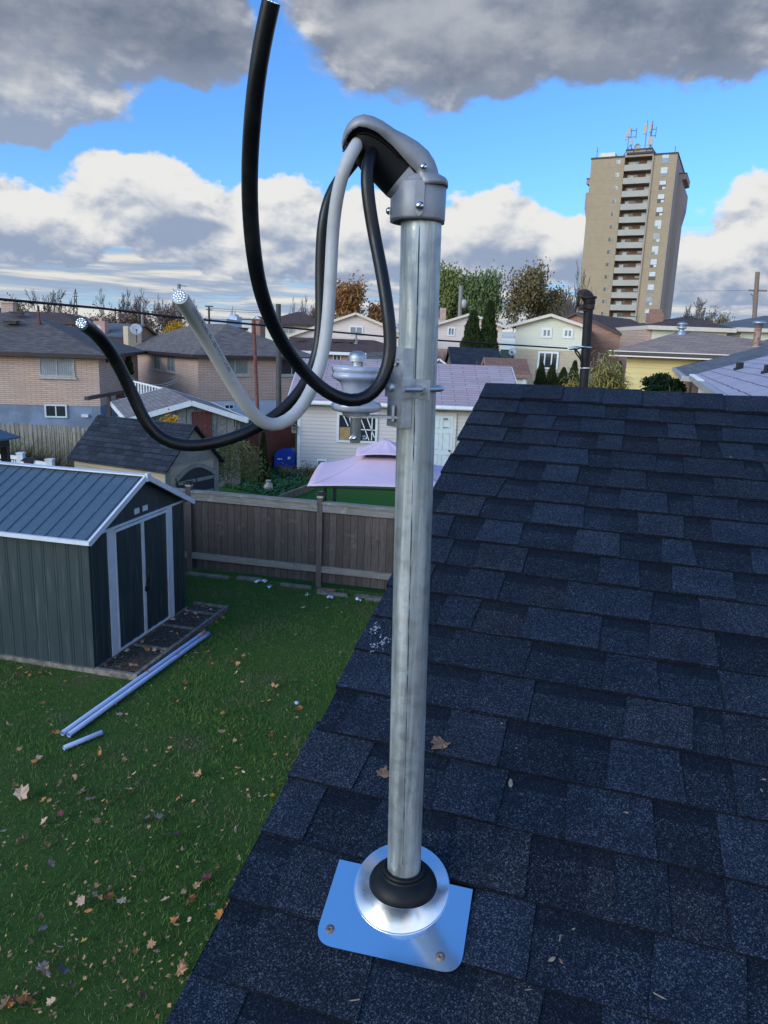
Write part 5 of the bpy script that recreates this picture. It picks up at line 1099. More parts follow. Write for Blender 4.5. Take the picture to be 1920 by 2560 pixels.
for i in range(4): a, b_ = base_[i], base_[(i+1) % 4]; mb.face([gz(a, 0), gz(b_, 0), gz(b_, zn-.08), gz(a, zn-.08)])
make('wall', mb, M['br_red'], h)
mb = MB(); mb.box(gz(w2, 0), X_, Y_, Z, -.10, .10, -.14, .0, 0, zn-.1); make('downpipe', mb, M['white'], h)
c = pN.at(1889, 869); mb = MB(); H_ = P(1895, 812, c.y).z-c.z; mb.lathe(c, [(.14, -.3), (.13, .0), (.13, H_-.12)], Z, 18); fl_ = make('flue', mb, M['rust2'], h); mb = MB(); mb.lathe(c, [(.125, H_-.12), (.15, H_-.1), (.15, H_+.02), (.24, H_+.04), (.26, H_+.09), (.16, H_+.14), (.0001, H_+.15)], Z, 18); make('flue_cap', mb, M['galv_bracket'], fl_)
mb = MB(); mb.lathe(c, [(.30, -.32), (.24, -.05), (.15, .06)], Z, 18); make('flue_collar', mb, M['concrete'], h)
for (u, v, v2) in ((1730, 898, 888), (1760, 899, 884)): c = pN.at(u, v); mb = MB(); hh = P(u, v2, c.y).z-c.z; mb.box(c, X_, Y_, Z, -.07, .07, -.07, .07, -.2, hh); mb.box(c, X_, Y_, Z, -.1, .1, -.1, .1, -.05, .02); make('roof_vent', mb, M['blackmetal'], h)
h = thing('lavender_roofed_house', 'brick house with pale lavender shingle roof at the right edge', 'house', P(1800, 960, 12))
l1 = P(1736, 936, 16.8); zl1 = l1.z-.02; l2 = G(1826, 991, zl1); pL = Pl(l1, l2, math.radians(17)); onplane = pL.at
l2b = l1+(l2-l1)*1.35; l3 = onplane(1990, 871)
roofpoly(h, [l1, l2b, l2b+(l3-l1), l3], .10, M['sh_lav'])
mb = MB(); ed = (l2-l1).normalized(); side = Vector((ed.y, -ed.x, 0)); 
if side.x > 0: side = -side
mb.bar(l1+side*.05-Z*.06, l2b+side*.05-Z*.06, .10, .11); gt = make('gutter', mb, M['greytrim'], h); mb = MB(); k = 0.1
while k < 4.2: mb.bar(l1+ed*k+side*.01+Z*.002, l1+ed*(k+.03)+side*.11-Z*.002, .045, .012); k += .115
make('gutter_guard', mb, M['white'], gt)
mb = MB(); ins = -side*.5; q = [l1+ins+ed*.3, l2b+ins, l2b+ins*8, l1+ins*8+ed*.3]
for i in range(4): a, b_ = q[i], q[(i+1) % 4]; mb.face([gz(a, 0), gz(b_, 0), gz(b_, zl1-.03), gz(a, zl1-.03)])
make('wall', mb, M['br_red'], h)
for k in (.7, 1.9): c_ = l1+ins*.9+ed*k; mb = MB(); mb.box(gz(c_, 0), X_, Y_, Z, -.07, .07, -.07, .07, 0, zl1-.04); make('downpipe', mb, M['white'], h)
for (u, v, v2) in ((1848, 923, 906), (1921, 931, 912)): c = onplane(u, v); mb = MB(); hh = P(u, v2, c.y).z-c.z; mb.box(c, X_, Y_, Z, -.05, .05, -.05, .05, -.2, hh); mb.box(c, X_, Y_, Z, -.08, .08, -.06, .06, -.05, .02); make('roof_vent', mb, M['blackmetal'], h)
# ================================================================ apartment tower
T = Fac(1479, 397, 140, 1694.5, 385, 134)
tw = thing('apartment_tower', 'tall beige apartment tower with a column of balconies and antennas on its roof', 'tower', T.w(8, 5, 0))
zt = T.hit(1600, 391)[1]; W_T = T.L
def sT(u, v): return T.hit(u, v)[0]
bs0 = T.hit(1563, 390)[0]; bs1 = T.hit(1634, 388)[0]
FH = (T.hit(1560, 420)[1]-T.hit(1540, 800)[1])/12.05       # floor height from balcony fronts
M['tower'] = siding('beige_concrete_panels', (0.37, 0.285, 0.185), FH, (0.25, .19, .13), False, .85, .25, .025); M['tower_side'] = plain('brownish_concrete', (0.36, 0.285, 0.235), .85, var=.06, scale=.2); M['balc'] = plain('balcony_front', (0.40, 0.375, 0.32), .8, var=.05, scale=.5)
M['roofedge'] = plain('dark_roof_edge', (0.06, .045, .05), .7); M['tw_brick'] = bricks('tower_brick', (0.22, 0.125, 0.085), (0.18, .10, .07), (.2, .13, .1), .3, .1, .01)
REC = 1.5
mb = MB(); T.box(mb, 0, bs0, 0, 20, 0, zt); make('left_block', mb, M['tower'], tw)
mb = MB(); T.box(mb, bs1, W_T, 0, 20, 0, zt); make('right_block', mb, M['tower'], tw)
mb = MB(); T.box(mb, bs0+.001, bs1-.001, REC, 19.9, 0, zt-.1); make('recessed_wall', mb, M['tw_brick'], tw)
mb = MB(); T.box(mb, W_T-.12, W_T+.001, -.06, 20, 0, zt-.02); T.box(mb, W_T+.002, W_T+.02, .3, 20, 0, zt-.1); make('side_pier', mb, M['tower_side'], tw)
mb = MB(); T.box(mb, bs1-.12, bs1+.12, -.25, .0, 0, zt-.02); make('fin', mb, M['tower_side'], tw)
# side wings with widened tops
for sg, s0 in ((-1, 0), (1, W_T)):
    mb = MB(); w1_ = 1.35 if sg < 0 else 1.0
    prof = [(.0, 0), (w1_*.78, 0), (w1_*.78, zt-9.5), (w1_*1.25, zt-7), (w1_*1.25, zt-4.3), (w1_*1.05, zt-4.2), (w1_*.6, zt-4.15), (w1_*.6, zt-2.9), (w1_*1.3, zt-2.7), (w1_*1.3, zt-1.9), (0, zt-1.7)]
    q0 = [T.w(s0+sg*a, 6, z) for a, z in prof]; q1 = [T.w(s0+sg*a, 14, z) for a, z in prof]; k = len(prof)
    mb.face(q0 if sg > 0 else q0[::-1]); mb.face(q1)
    for i in range(k): mb.face([q0[i], q0[(i+1) % k], q1[(i+1) % k], q1[i]])
    make('side_wing', mb, M['tower_side'], tw)
    mb = MB(); T.box(mb, min(s0, s0+sg*w1_*1.32), max(s0, s0+sg*w1_*1.32), 5.9, 14.1, zt-1.9, zt-1.75); make('wing_coping', mb, M['roofedge'], tw)
mb = MB(); T.box(mb, -.1, bs0+.3, -.08, 20, zt+.001, zt+.30); T.box(mb, bs0+.3, bs1+.1, -.5, 20, zt+.35, zt+.62); T.box(mb, bs1+.1, W_T+.1, -.08, 20, zt+.001, zt+.30); make('roof_edge', mb, M['roofedge'], tw)
mb = MB(); T.box(mb, bs0, bs1, -.2, 3, zt-.05, zt+.34); make('canopy', mb, M['tower_side'], tw)
zb0 = T.hit(1560, 413)[1]
wd = M['pane_dark']; rt_ = random.Random(11)
M['blindw'] = plain('white_blind', (0.62, 0.64, 0.62), .6); 
for k in range(14):
    ztop_b = zb0-k*FH
    if ztop_b-1.1 < .3: break
    mb = MB(); T.box(mb, bs0+.05, bs1-.13, -.12, .0, ztop_b-FH*.46, ztop_b); T.box(mb, bs0+.05, bs1-.13, .0, REC-.01, ztop_b-FH*.46, ztop_b-FH*.46+.18); make('balcony', mb, M['balc'], tw)
    # balcony door and window behind
    zf_ = ztop_b-.3; zc = ztop_b+FH*.42
    x0 = bs0+.5; x1 = bs0+2.2+rt_.uniform(-.1, .1); mb = MB(); T.box(mb, x0, x1, REC-.05, REC-.001, zf_, zc-.15); d = make('balcony_door', mb, wd, tw)
    mb = MB(); a = rt_.uniform(0, .5); T.box(mb, x0+a, x0+a+rt_.uniform(.6, .9), REC-.06, REC-.051, zf_, zc-.2); make('blind', mb, M['blindw'], d)
    x0 = bs0+3.55; mb = MB(); T.box(mb, x0, x0+1.15, REC-.05, REC-.001, zf_, zc-.05); d = make('window', mb, wd, tw); mb = MB(); T.box(mb, x0, x0+1.15, REC-.06, REC-.051, ztop_b+rt_.choice((.0, .3, .5)), zc-.05); make('blind', mb, M['blindw'], d)
    # small window left, tall window right
    sl = T.hit(1541, 400)[0]; zc = ztop_b+FH*.17; mb = MB(); T.box(mb, sl, sl+.75, -.03, -.002, zc-.12, zc+.55); d = make('window', mb, M['pane_mid'], tw)
    mb = MB(); T.box(mb, sl, sl+.36, -.035, -.031, zc-.12, zc+.45); make('dark_pane', mb, M['pane_dark'], d)
    sr_ = T.hit(1654, 402)[0]; zc = ztop_b-.05; mb = MB(); T.box(mb, sr_, sr_+1.15, -.03, -.002, zc, zc+1.48); d = make('window', mb, M['pane_mid'] if rt_.random() < .5 else M['pane_dark'], tw)
    mb = MB(); T.box(mb, sr_+.05, sr_+1.1, -.036, -.031, zc+rt_.choice((.5, .65, .8)), zc+1.42); make('blind', mb, M['blindw'] if rt_.random() < .7 else M['pane_curt'], d)
    if rt_.random() < .8: mb = MB(); T.box(mb, sr_+.62, sr_+1.1, -.036, -.031, zc+.06, zc+.46); make('blind', mb, M['blindw'], d)
# roof gear
def ub(u0, v0, u1, v1, t0, t1, name, mat, par=tw):
    a = T.hit(u0, (v0+v1)/2, t0); b_ = T.hit(u1, (v0+v1)/2, t0); z1 = T.hit((u0+u1)/2, v0, t0)[1]; z0 = T.hit((u0+u1)/2, v1, t0)[1]; mb = MB(); T.box(mb, a[0], b_[0], t0, t1, z0, z1); return make(name, mb, mat, par)
ub(1566, 374, 1629, 391, 2, 10, 'penthouse', M['tower_side']); ub(1565, 371, 1630, 374.5, 1.9, 10.1, 'penthouse_edge', M['roofedge']); ub(1499, 382, 1538, 394, 3, 6, 'equipment_box', M['sid_cream'])
def mast(u, v0, v1, label, panels, frame=None, thick=.07):
    a = T.hit(u, v1, 2.5); b_ = T.hit(u, v0, 2.5); o = thing('antenna_mast', label, 'antenna', T.w(a[0], 2.5, a[1]), 'antenna masts on the tower roof'); mb = MB(); mb.tube([T.w(a[0], 2.5, a[1]-.3), T.w(a[0]+(b_[0]-a[0])*.0, 2.5, b_[1])], thick, 6); make('pole', mb, M['pole_grey'], o)
    for (u0, v0_, u1, v1_) in panels: c0 = T.hit(u0, v0_, 2.3); c1 = T.hit(u1, v1_, 2.3); mb = MB(); T.box(mb, c0[0], c1[0], 2.15, 2.4, c1[1], c0[1]); make('panel_antenna', mb, M['greytrim'], o)
    if frame:
        (u0, v0_, u1, v1_) = frame; c0 = T.hit(u0, v0_, 2.2); c1 = T.hit(u1, v1_, 2.2); mb = MB()
        for z in (c0[1], c1[1]): mb.tube([T.w(a[0], 2.2, z), T.w(c1[0], 2.2, z)], .05, 5)
        for x in (c0[0], c1[0]): mb.tube([T.w(x, 2.2, c0[1]+.4), T.w(x, 2.2, c1[1]-.3)], .05, 5)
        make('frame', mb, M['dark_pole'], o)
    return o
mast(1567, 318, 388, 'tower antenna mast with panels at the left of the group', [(1569, 321, 1575, 342), (1563, 336, 1566, 350)], (1579, 327, 1590, 342)); mast(1576, 346, 388, 'short tower antenna carrying one narrow panel between the two big masts', [(1577, 347, 1581, 362)])
mast(1610, 302, 388, 'tall slim tower antenna mast with one high white panel', [(1611, 309, 1616, 335)]); mast(1623, 303, 388, 'tallest tower antenna mast at right with big low panel', [(1621, 342, 1631, 362), (1625, 309, 1628, 330)], (1627, 324, 1639, 339), .09)
mast(1492, 368, 392, 'thin whip antenna at the left corner of the tower roof', [(1491, 372, 1493, 378)]); mast(1687, 365, 384, 'thin whip antenna at the right corner of the tower roof', [(1683, 379, 1686, 384)])
for i, (u0, v0, ul, ur, v1) in enumerate(((1575, 363, 1559, 1591, 390), (1627, 363, 1608, 1642, 387))):
    mb = MB(); a = T.hit(u0, v0, 1.5); c0 = T.hit(ul, v1, 1.5); c1 = T.hit(ur, v1, 1.5); mb.tube([T.w(c0[0], 1.5, c0[1]), T.w(a[0], 1.5, a[1]), T.w(c1[0], 1.5, c1[1])], .08, 5); make('antenna_brace', mb, M['dark_pole'], tw)
mb = MB(); a = T.hit(1594, 368, 2); mb.lathe(T.w(a[0], 2, a[1]), [(.0001, 0), (.5, .1), (.55, .2)], -T.n, 14); make('microwave_dish', mb, M['greytrim'], tw)

# ================================================================ poles, wires, pylon
def pole(name, label, u0, v0, u1, v1, y, r, mat, arms=(), cat='pole', base0=True, rt=None):
    a = P(u1, v1, y); b_ = P(u0, v0, y); dz = b_-a; bot = a - dz*((a.z-0)/dz.z) if base0 else a
    o = thing(name, label, cat, bot); mb = MB(); mb.tube([bot, a.lerp(b_, .01) if False else b_], [r*1.15, rt or r], 10); make('shaft', mb, mat, o)
    for (ua, va, ub_, vb, w) in arms: mb = MB(); mb.bar(P(ua, va, y), P(ub_, vb, y), w); make('crossarm', mb, mat, o)
    return o
pole('clothesline_pole', 'rusty red brown clothesline pole with a cross arm before the middle brick house', 634, 800, 644, 1036, 24, .055, plain('red_rust_paint', (0.20, 0.065, 0.05), .75, var=.3, scale=8), [(603, 798, 665, 800, .045)])
pole('utility_pole', 'dark grey post right of the rusty clothesline pole', 696, 760, 697, 1012, 27, .09, M['dark_pole'])
pole('street_lamp', 'grey street lamp with angled arm beyond the satellite dish', 355, 768, 358, 850, 62, .13, M['pole_grey'], [(356, 771, 374, 753, .10)], 'street lamp', rt=.10)
pole('utility_pole', 'tall thin pole with a short top arm rising behind the white cable end', 447, 710, 451, 800, 95, .22, M['pole_grey'], [(448, 713, 466, 716, .10)])
pole('utility_pole', 'far away T shaped pole between the white and black cables', 522, 766, 523, 810, 150, .20, M['dark_pole'], [(513, 765.5, 533, 766.5, .25), (515, 774, 530, 774.5, .15)])
pole('utility_pole', 'grey wooden pole with transformer in front of the green trees', 1152.5, 714, 1149, 800, 75, .20, M['pole_grey'])
c = P(1159.5, 770, 74.5); o = thing('transformer', 'grey can transformer hung on the pole before the green trees', 'transformer', c); mb = MB(); hh = P(1159.5, 751, 74.5).z-c.z; mb.lathe(c, [(.0001, 0), (.24, .02), (.24, hh), (.1, hh+.08), (.0001, hh+.1)], Z, 14); make('tank', mb, M['greytrim'], o); mb = MB(); mb.bar(c+Z*.4, P(1152, 760, 75), .1); make('bracket', mb, M['dark_pole'], o)
pole('utility_pole', 'tall wooden utility pole with crossarm at the right edge of the sky', 1894, 680, 1885, 806, 70, .19, plain('brown_pole', (0.24, .17, .13), .8), [(1872, 726, 1917, 727, .14)])
pole('street_lamp', 'small street lamp left of the right hand utility pole', 1883, 738, 1884, 803, 90, .08, M['pole_grey'], [(1883, 740, 1877, 734, .12)], 'street lamp')
pole('street_lamp', 'lamp post with white globe behind the yellow house', 1641, 788, 1638, 812, 60, .06, M['dark_pole'], (), 'street lamp'); mb = MB()
for i, (u, v0, v1) in enumerate(((288, 769, 792), (301, 771, 790))): pole('utility_pole', ['first small dark pole above the pink chimney', 'second small dark pole above the pink chimney'][i], u, v0, u, v1, 110, .10, M['dark_pole'])
def wire(name, label, pts, r, mat=None, sag=0.0):
    pts = [Vector(p) for p in pts]; out = []
    for a, b_ in zip(pts, pts[1:]):
        for i in range(12): t_ = i/12; out.append(a.lerp(b_, t_)-Z*(sag*4*t_*(1-t_)))
    out.append(pts[-1]); mb = MB(); mb.tube(out, r, 8); return tag(make(name, mb, mat or M['cab_black'], origin=out[0]), label, 'wire')
wire('overhead_wire', 'upper thin wire far beyond the T shaped pole', [P(523, 771, 150), P(665, 778, 150)], .035, M['dark_pole']); wire('overhead_wire', 'lower thin wire far beyond the T shaped pole', [P(523, 776, 150), P(665, 783, 150)], .035, M['dark_pole'])
wire('overhead_wire', 'thin wire crossing the sky left of the right hand utility pole', [P(1700, 728, 75), P(1893, 726, 70)], .012, M['dark_pole'])
wire('service_drop', 'thick black overhead wire crossing the picture to the old black mast', [P(-330, 700, 2.1), P(0, 748, 2.75), P(246, 770, 3.25), P(440, 793, 3.65), P(664, 814, 4.15), P(996, 844.5, 4.75), P(1418, 871, 5.35)], .0052)
# lattice pylon
py = thing('lattice_pylon', 'distant steel lattice pylon between the bare trees at left', 'pylon', P(188.5, 790, 300)); mb = MB(); yb = 300
for (a, b_) in (((183, 792), (187.3, 730)), ((194, 792), (189.7, 730)), ((184.5, 775), (192.5, 760)), ((192.8, 775), (185.3, 760)), ((185.5, 760), (191.5, 745)), ((191.8, 760), (186.3, 745)), ((181, 741), (196, 741)), ((183, 733), (194, 733)), ((185, 788), (193.5, 775)), ((193.5, 788), (184, 775)), ((187.3, 730), (188.5, 722)), ((189.7, 730), (188.5, 722))): mb.bar(P(*a, yb), P(*b_, yb), .22)
make('steel_frame', mb, M['dark_pole'], py)
# industrial building far away
Iz = Fac(525, 812, 220, 566, 812, 220); o = thing('warehouse', 'long low pale warehouse far beyond the middle brick house', 'warehouse', Iz.w(0, 0, 0)); mb = MB(); Iz.box(mb, -2, Iz.L, 0, 20, 0, P(545, 797, 220).z); make('wall', mb, M['found_white'], o); mb = MB(); Iz.box(mb, -2.3, Iz.L+.3, -.3, 20, P(545, 797, 220).z, P(545, 796, 220).z); make('roof', mb, M['white'], o)
Iz = Fac(571, 812, 240, 592, 812, 240); o = thing('factory', 'distant pale factory block with thin stacks between the cables', 'factory', Iz.w(0, 0, 0)); mb = MB(); Iz.box(mb, 0, Iz.L, 0, 8, 0, P(580, 790, 240).z); Iz.box(mb, .2, Iz.L*.8, .5, 6, P(580, 790, 240).z+.002, P(580, 785, 240).z); make('block', mb, M['found_white'], o)
for (u, v) in ((581, 766), (578, 776), (587, 778)): c = P(u, 786, 239); mb = MB(); mb.tube([c, P(u, v, 239)], .22, 6); make('stack', mb, M['greytrim'], o)
Sh = Fac(627, 803, 120, 652, 803, 120); o = thing('distant_house', 'tiny far house with white gable just left of the clothesline pole top', 'house', Sh.w(0, 0, 0)); walls(o, Sh, .1, Sh.L-.1, 0, 6, 0, P(640, 799, 120).z, M['br_brown']); gable_roof(o, Sh, 0, Sh.L, 0, 6, P(640, 799, 120).z, P(640, 791, 120).z, M['sh_brown'], M['white'], 't', .1, .1, .1, wmat=M['white'])

# ================================================================ old black mast beyond our ridge
YM = 5.45; b0 = P(1457.5, 985, YM); t0 = P(1472, 762, YM); ms = thing('old_service_mast', 'old black painted service mast with rusty weatherhead behind the ridge', 'mast', b0)
M['oldblack'] = plain('flaking_black_paint', (0.007, 0.007, 0.010), .55, var=.3, scale=10, c2=(0.016, 0.013, 0.013), spec=.25); M['rusty_black'] = plain('rusty_black_casting', (0.012, 0.011, 0.012), .65, scale=28, c2=(0.055, 0.032, 0.024), spec=.3)
mb = MB(); mb.tube([b0-(t0-b0)*.35, t0], .0325, 20); make('conduit', mb, M['oldblack'], ms)
u6 = lambda x, y_, d=YM: P(1420+x/8.51, 720+y_/8.51, d)
mb = MB(); c = u6(450, 350); hh = (u6(460, 215)-c).length; mb.lathe(c, [(.040, 0), (.042, .005), (.042, hh)], (t0-b0), 20); make('collar', mb, M['oldblack'], ms)
prof = [(355, 222, 70), (205, 175, 95), (190, 110, 100), (230, 60, 100), (300, 35, 100), (380, 25, 100), (450, 50, 100), (510, 100, 95), (545, 160, 92), (565, 215, 90)]
mb = MB(); rings = []; piv = (430, 222)
for (x, y_, w_) in prof[1:]:
    ring = []
    for k in range(15):
        th = math.pi*k/14; f = math.sin(th)**.6; cy = math.cos(th); ring.append(u6(piv[0]+(x-piv[0])*(.25+.75*f if f > 0 else .25), piv[1]+(y_-piv[1])*f-4, YM-.044*cy))
    rings.append(ring)
kk = 15; vs = [p for r_ in rings for p in r_]; mb.mesh(vs, [(a*kk+j, a*kk+j+1, (a+1)*kk+j+1, (a+1)*kk+j) for a in range(len(rings)-1) for j in range(kk-1)], True)
mb.face([r_[0] for r_ in rings]); mb.face([r_[-1] for r_ in rings]); mb.lathe(u6(460, 222), [(.0001, 0), (.052, .0), (.050, .014), (.0001, .02)], (t0-b0), 20); make('weatherhead', mb, M['rusty_black'], ms)
for pts in ([(215, 175), (200, 260), (180, 380), (155, 510)], [(245, 185), (235, 280), (225, 380), (235, 400)], [(285, 195), (320, 240), (350, 270)]):
    mb = MB(); mb.tube([u6(x, y_, YM-.02) for x, y_ in pts], .0075, 8); make('cable_stub', mb, M['cab_black'], ms)
mb = MB(); mb.lathe(u6(440, 460), [(.036, 0), (.040, .002), (.040, .035), (.036, .038)], (t0-b0), 20); mb.bar(u6(230, 395, YM-.03), u6(540, 395, YM-.03), .012, .03); mb.bar(u6(230, 450, YM-.03), u6(400, 460, YM-.03), .012, .02); make('clamp', mb, M['rusty_black'], ms)
mb = MB(); mb.lathe(u6(372, 1275), [(.034, 0), (.037, .001), (.037, .010), (.034, .011)], (t0-b0), 20); mb.tube([u6(250, 1260, YM-.03), u6(265, 1245, YM-.04), u6(340, 1250, YM-.04), u6(400, 1265, YM-.04), u6(500, 1270, YM-.02)], .006, 8); make('wire_clamp', mb, M['galv_bracket'], ms)
mb = MB(); mb.lathe(u6(350, 1712), [(.034, 0), (.0365, .001), (.0365, .007), (.034, .008)], (t0-b0), 20); make('tie_band', mb, M['white'], ms)
for pts in ([(120, 1285), (190, 1340), (250, 1400), (280, 1480), (285, 1560)], [(140, 1300), (160, 1380), (210, 1450), (270, 1510), (285, 1600)], [(150, 1290), (230, 1370), (250, 1450), (290, 1520), (290, 1700)]): mb = MB(); mb.tube(spline([u6(x, y_, YM-.035) for x, y_ in pts], .02), .005, 8); make('drip_loop', mb, M['cab_black'], ms)
mb = MB(); mb.lathe(u6(20, 1290), [(.006, 0), (.012, .01), (.013, .06), (.006, .09)], u6(200, 1275)-u6(20, 1290), 12); mb.tube([u6(110, 1285), u6(160, 1262), u6(195, 1275), u6(170, 1300), u6(120, 1295)], .004, 8); make('dead_end_grip', mb, M['galv_bracket'], ms)

# ================================================================ things in the yards
# pink canopy
def Cg(s, t, z): return Vector((gz0.x+s, gz0.y+t, z))
gz0 = P(768, 1215, 14.35); zc = gz0.z; gy = 3.05
M['pinkcloth'] = plain('pink_canvas', (0.66, 0.48, 0.56), .8, var=.06, scale=1.0); M['lilaccloth'] = M['pinkcloth']
cn = thing('garden_canopy', 'pink fabric garden canopy with a small raised top in the neighbouring yard', 'canopy', Cg(1.5, 1.5, 0))
def canopy(z_e, z_p, half, hole, cx, cy, sagk=.22):
    mb = MB(); N = 14; K = 8
    for side in range(4):
        rot = Matrix.Rotation(side*math.pi/2, 3, 'Z'); vs = []
        for b_ in range(K+1):
            j = b_/K; f = 1-(1-hole/half)*j
            for a in range(N+1):
                i = -1+2*a/N; zz = z_e+(z_p-z_e)*(j-sagk*math.sin(math.pi*j))+.05*(1-j)*(1-i*i)+.006*math.sin(i*9)*math.sin(math.pi*j); vs.append(Vector((cx, cy, zz))+rot @ Vector((i*half*f, -half*f, 0)))
        mb.mesh(vs, [(b_*(N+1)+a, b_*(N+1)+a+1, (b_+1)*(N+1)+a+1, (b_+1)*(N+1)+a) for b_ in range(K) for a in range(N)], True)
    return mb
cx, cy = gz0.x+gy/2, gz0.y+gy/2; ztop = P(988, 1098, cy).z
o = make('lower_canopy', canopy(zc, ztop-.33, gy/2, .38, cx, cy, .12), M['pinkcloth'], cn); o.modifiers.new('s', 'SOLIDIFY').thickness = .006
o = make('raised_top', canopy(ztop-.30, ztop, .62, .02, cx, cy, .08), M['pinkcloth'], cn); o.modifiers.new('s', 'SOLIDIFY').thickness = .006
mb = MB(); mb.box((cx, cy, 0), X_, Y_, Z, -.42, .42, -.42, .42, ztop-.40, ztop-.26); make('vent_mesh', mb, M['blackmetal'], cn)
for sx, sy in ((.12, .12), (gy-.12, .12), (gy-.12, gy-.12), (.12, gy-.12)):
    mb = MB(); px = sx if sx > 1 else sx+.55*(1 if sy < 1 else 0)+.05; mb.box((gz0.x+sx+(.42 if (sx < 1 and sy < 1) else 0), gz0.y+sy, 0), X_, Y_, Z, -.035, .035, -.035, .035, 0, zc-.0); make('leg', mb, M['blackmetal'], cn)
mb = MB(); q = [Cg(.03, .03, zc-.02), Cg(gy-.03, .03, zc-.02), Cg(gy-.03, gy-.03, zc-.02), Cg(.03, gy-.03, zc-.02)]
for i in range(4): mb.bar(q[i], q[(i+1) % 4], .03)
make('frame', mb, M['blackmetal'], cn)
# dark gazebo corner at the left edge
gp = P(52, 1091, 12.6); dz = thing('dark_gazebo', 'corner of a black gazebo at the left edge behind the green shed', 'gazebo', Vector((gp.x-1.2, gp.y+1, 0))); mb = MB()
apex = gp-fA.n*1.4-fA.e*1.4+Z*.8; q = [gp, gp-fA.n*2.8, gp-fA.n*2.8-fA.e*2.8, gp-fA.e*2.8]
for i in range(4): mb.face([q[i], q[(i+1) % 4], apex])
for i in range(4): mb.face([q[i]-Z*.03, q[(i+1) % 4]-Z*.03, q[(i+1) % 4], q[i]])
make('roof', mb, M['shed_roof'], dz); mb = MB()
for i in range(4): mb.bar(q[i]+(apex-q[i])*.10-Z*.16, q[(i+1) % 4]+(apex-q[(i+1) % 4])*.10-Z*.16, .05, .16)
make('beam', mb, M['blackmetal'], dz)
for i in range(4): c = q[i]+(apex-q[i])*.13; mb = MB(); mb.box((c.x, c.y, 0), X_, Y_, Z, -.055, .055, -.055, .055, 0, c.z-.1); make('post', mb, M['blackmetal'], dz)
# white railing behind it
rr = thing('white_railing', 'white vinyl railing with lattice left of the resin shed', 'railing', P(50, 1160, 18)); pa, pb_ = P(52, 1134, 18), P(125, 1150, 17); mb = MB()
for nm, p in (('a', pa), ('b', pb_)): mb = MB(); mb.box((p.x, p.y, 0), X_, Y_, Z, -.075, .075, -.075, .075, 0, p.z); mb.box((p.x, p.y, 0), X_, Y_, Z, -.09, .09, -.09, .09, p.z+.001, p.z+.03); make('post', mb, M['white_trim'], rr)
mb = MB(); mb.bar(pa-Z*.10, P(-40, 1138, 18.4)-Z*.0, .09, .09); mb.bar(pa-Z*.18, pb_-Z*.10, .09, .09); make('rail', mb, M['white_trim'], rr)
mb = MB()
for k in range(16): a = pa+(P(-40, 1140, 18.4)-pa)*(k/16)-Z*.14; mb.bar(a, a-Z*.45+(P(-40, 1140, 18.4)-pa)*.05, .02, .01); mb.bar(a-Z*.45, a+(P(-40, 1140, 18.4)-pa)*.05, .02, .01)
make('lattice', mb, M['white_trim'], rr)
c = P(73, 1160, 17.5); o = thing('bird_feeder', 'small dark roofed bird feeder with red panel beside the white railing', 'bird feeder', Vector((c.x, c.y, 0))); mb = MB(); mb.box((c.x, c.y, 0), X_, Y_, Z, -.03, .03, -.03, .03, 0, c.z-.1); make('stake', mb, M['wood_frame'], o)
mb = MB(); mb.box(c, X_, Y_, Z, -.09, .09, -.09, .09, -.1, .08); make('box', mb, M['red_board'], o); mb = MB(); mb.hexa([c+Vector(v_) for v_ in ((-.16, -.14, .08), (.16, -.14, .08), (.16, .14, .08), (-.16, .14, .08), (-.10, -.02, .15), (.10, -.02, .15), (.10, .02, .15), (-.10, .02, .15))]); make('roof', mb, M['blackmetal'], o)
# old grey picket fence
of = Fac(-60, 1054, 24.0, 240, 1051, 23.6); o = thing('picket_fence', 'old weathered grey picket fence below the left brick house', 'fence', of.w(2, 0, 0)); mb = MB(); s = 0; rf = random.Random(4)
while s < of.L+1.2: h_ = of.z0+rf.uniform(-.05, .04); of.box(mb, s, s+.125, -.012+rf.uniform(0, .01), .012, .05, h_); s += .15
make('pickets', mb, M['old_fence'], o); mb = MB(); of.box(mb, 0, of.L+1.2, .013, .06, .4, .49); of.box(mb, 0, of.L+1.2, .013, .06, of.z0-.35, of.z0-.26); make('rail', mb, M['wood_frame'], o)
rf_ = Fac(520, 1089, 22.5, 738, 1046, 27.6); o = thing('red_fence', 'dark red board fence behind the blue barrel', 'fence', rf_.w(2, 0, 0)); mb = MB(); rf_.box(mb, -.6, rf_.L, -.015, .015, 0, rf_.z0); make('boards', mb, M['red_board'], o); mb = MB(); rf_.box(mb, -.6, rf_.L, -.05, .05, rf_.z0+.002, rf_.z0+.05); make('cap_rail', mb, M['wood_frame'], o)
# grey fence and yard behind the small arborvitae
gf = Fac(1338, 929, 38, 1465, 931, 38); o = thing('grey_fence', 'grey board fence in front of the cream gabled house', 'fence', gf.w(1, 0, 0)); mb = MB(); gf.box(mb, 0, gf.L+3.5, 0, .03, 0, gf.z0); make('boards', mb, M['old_fence'], o); mb = MB()
for k in range(5): gf.box(mb, k*1.5, k*1.5+.12, -.06, -.001, 0, gf.z0+.08)
make('fence_posts', mb, M['rust2'], o)
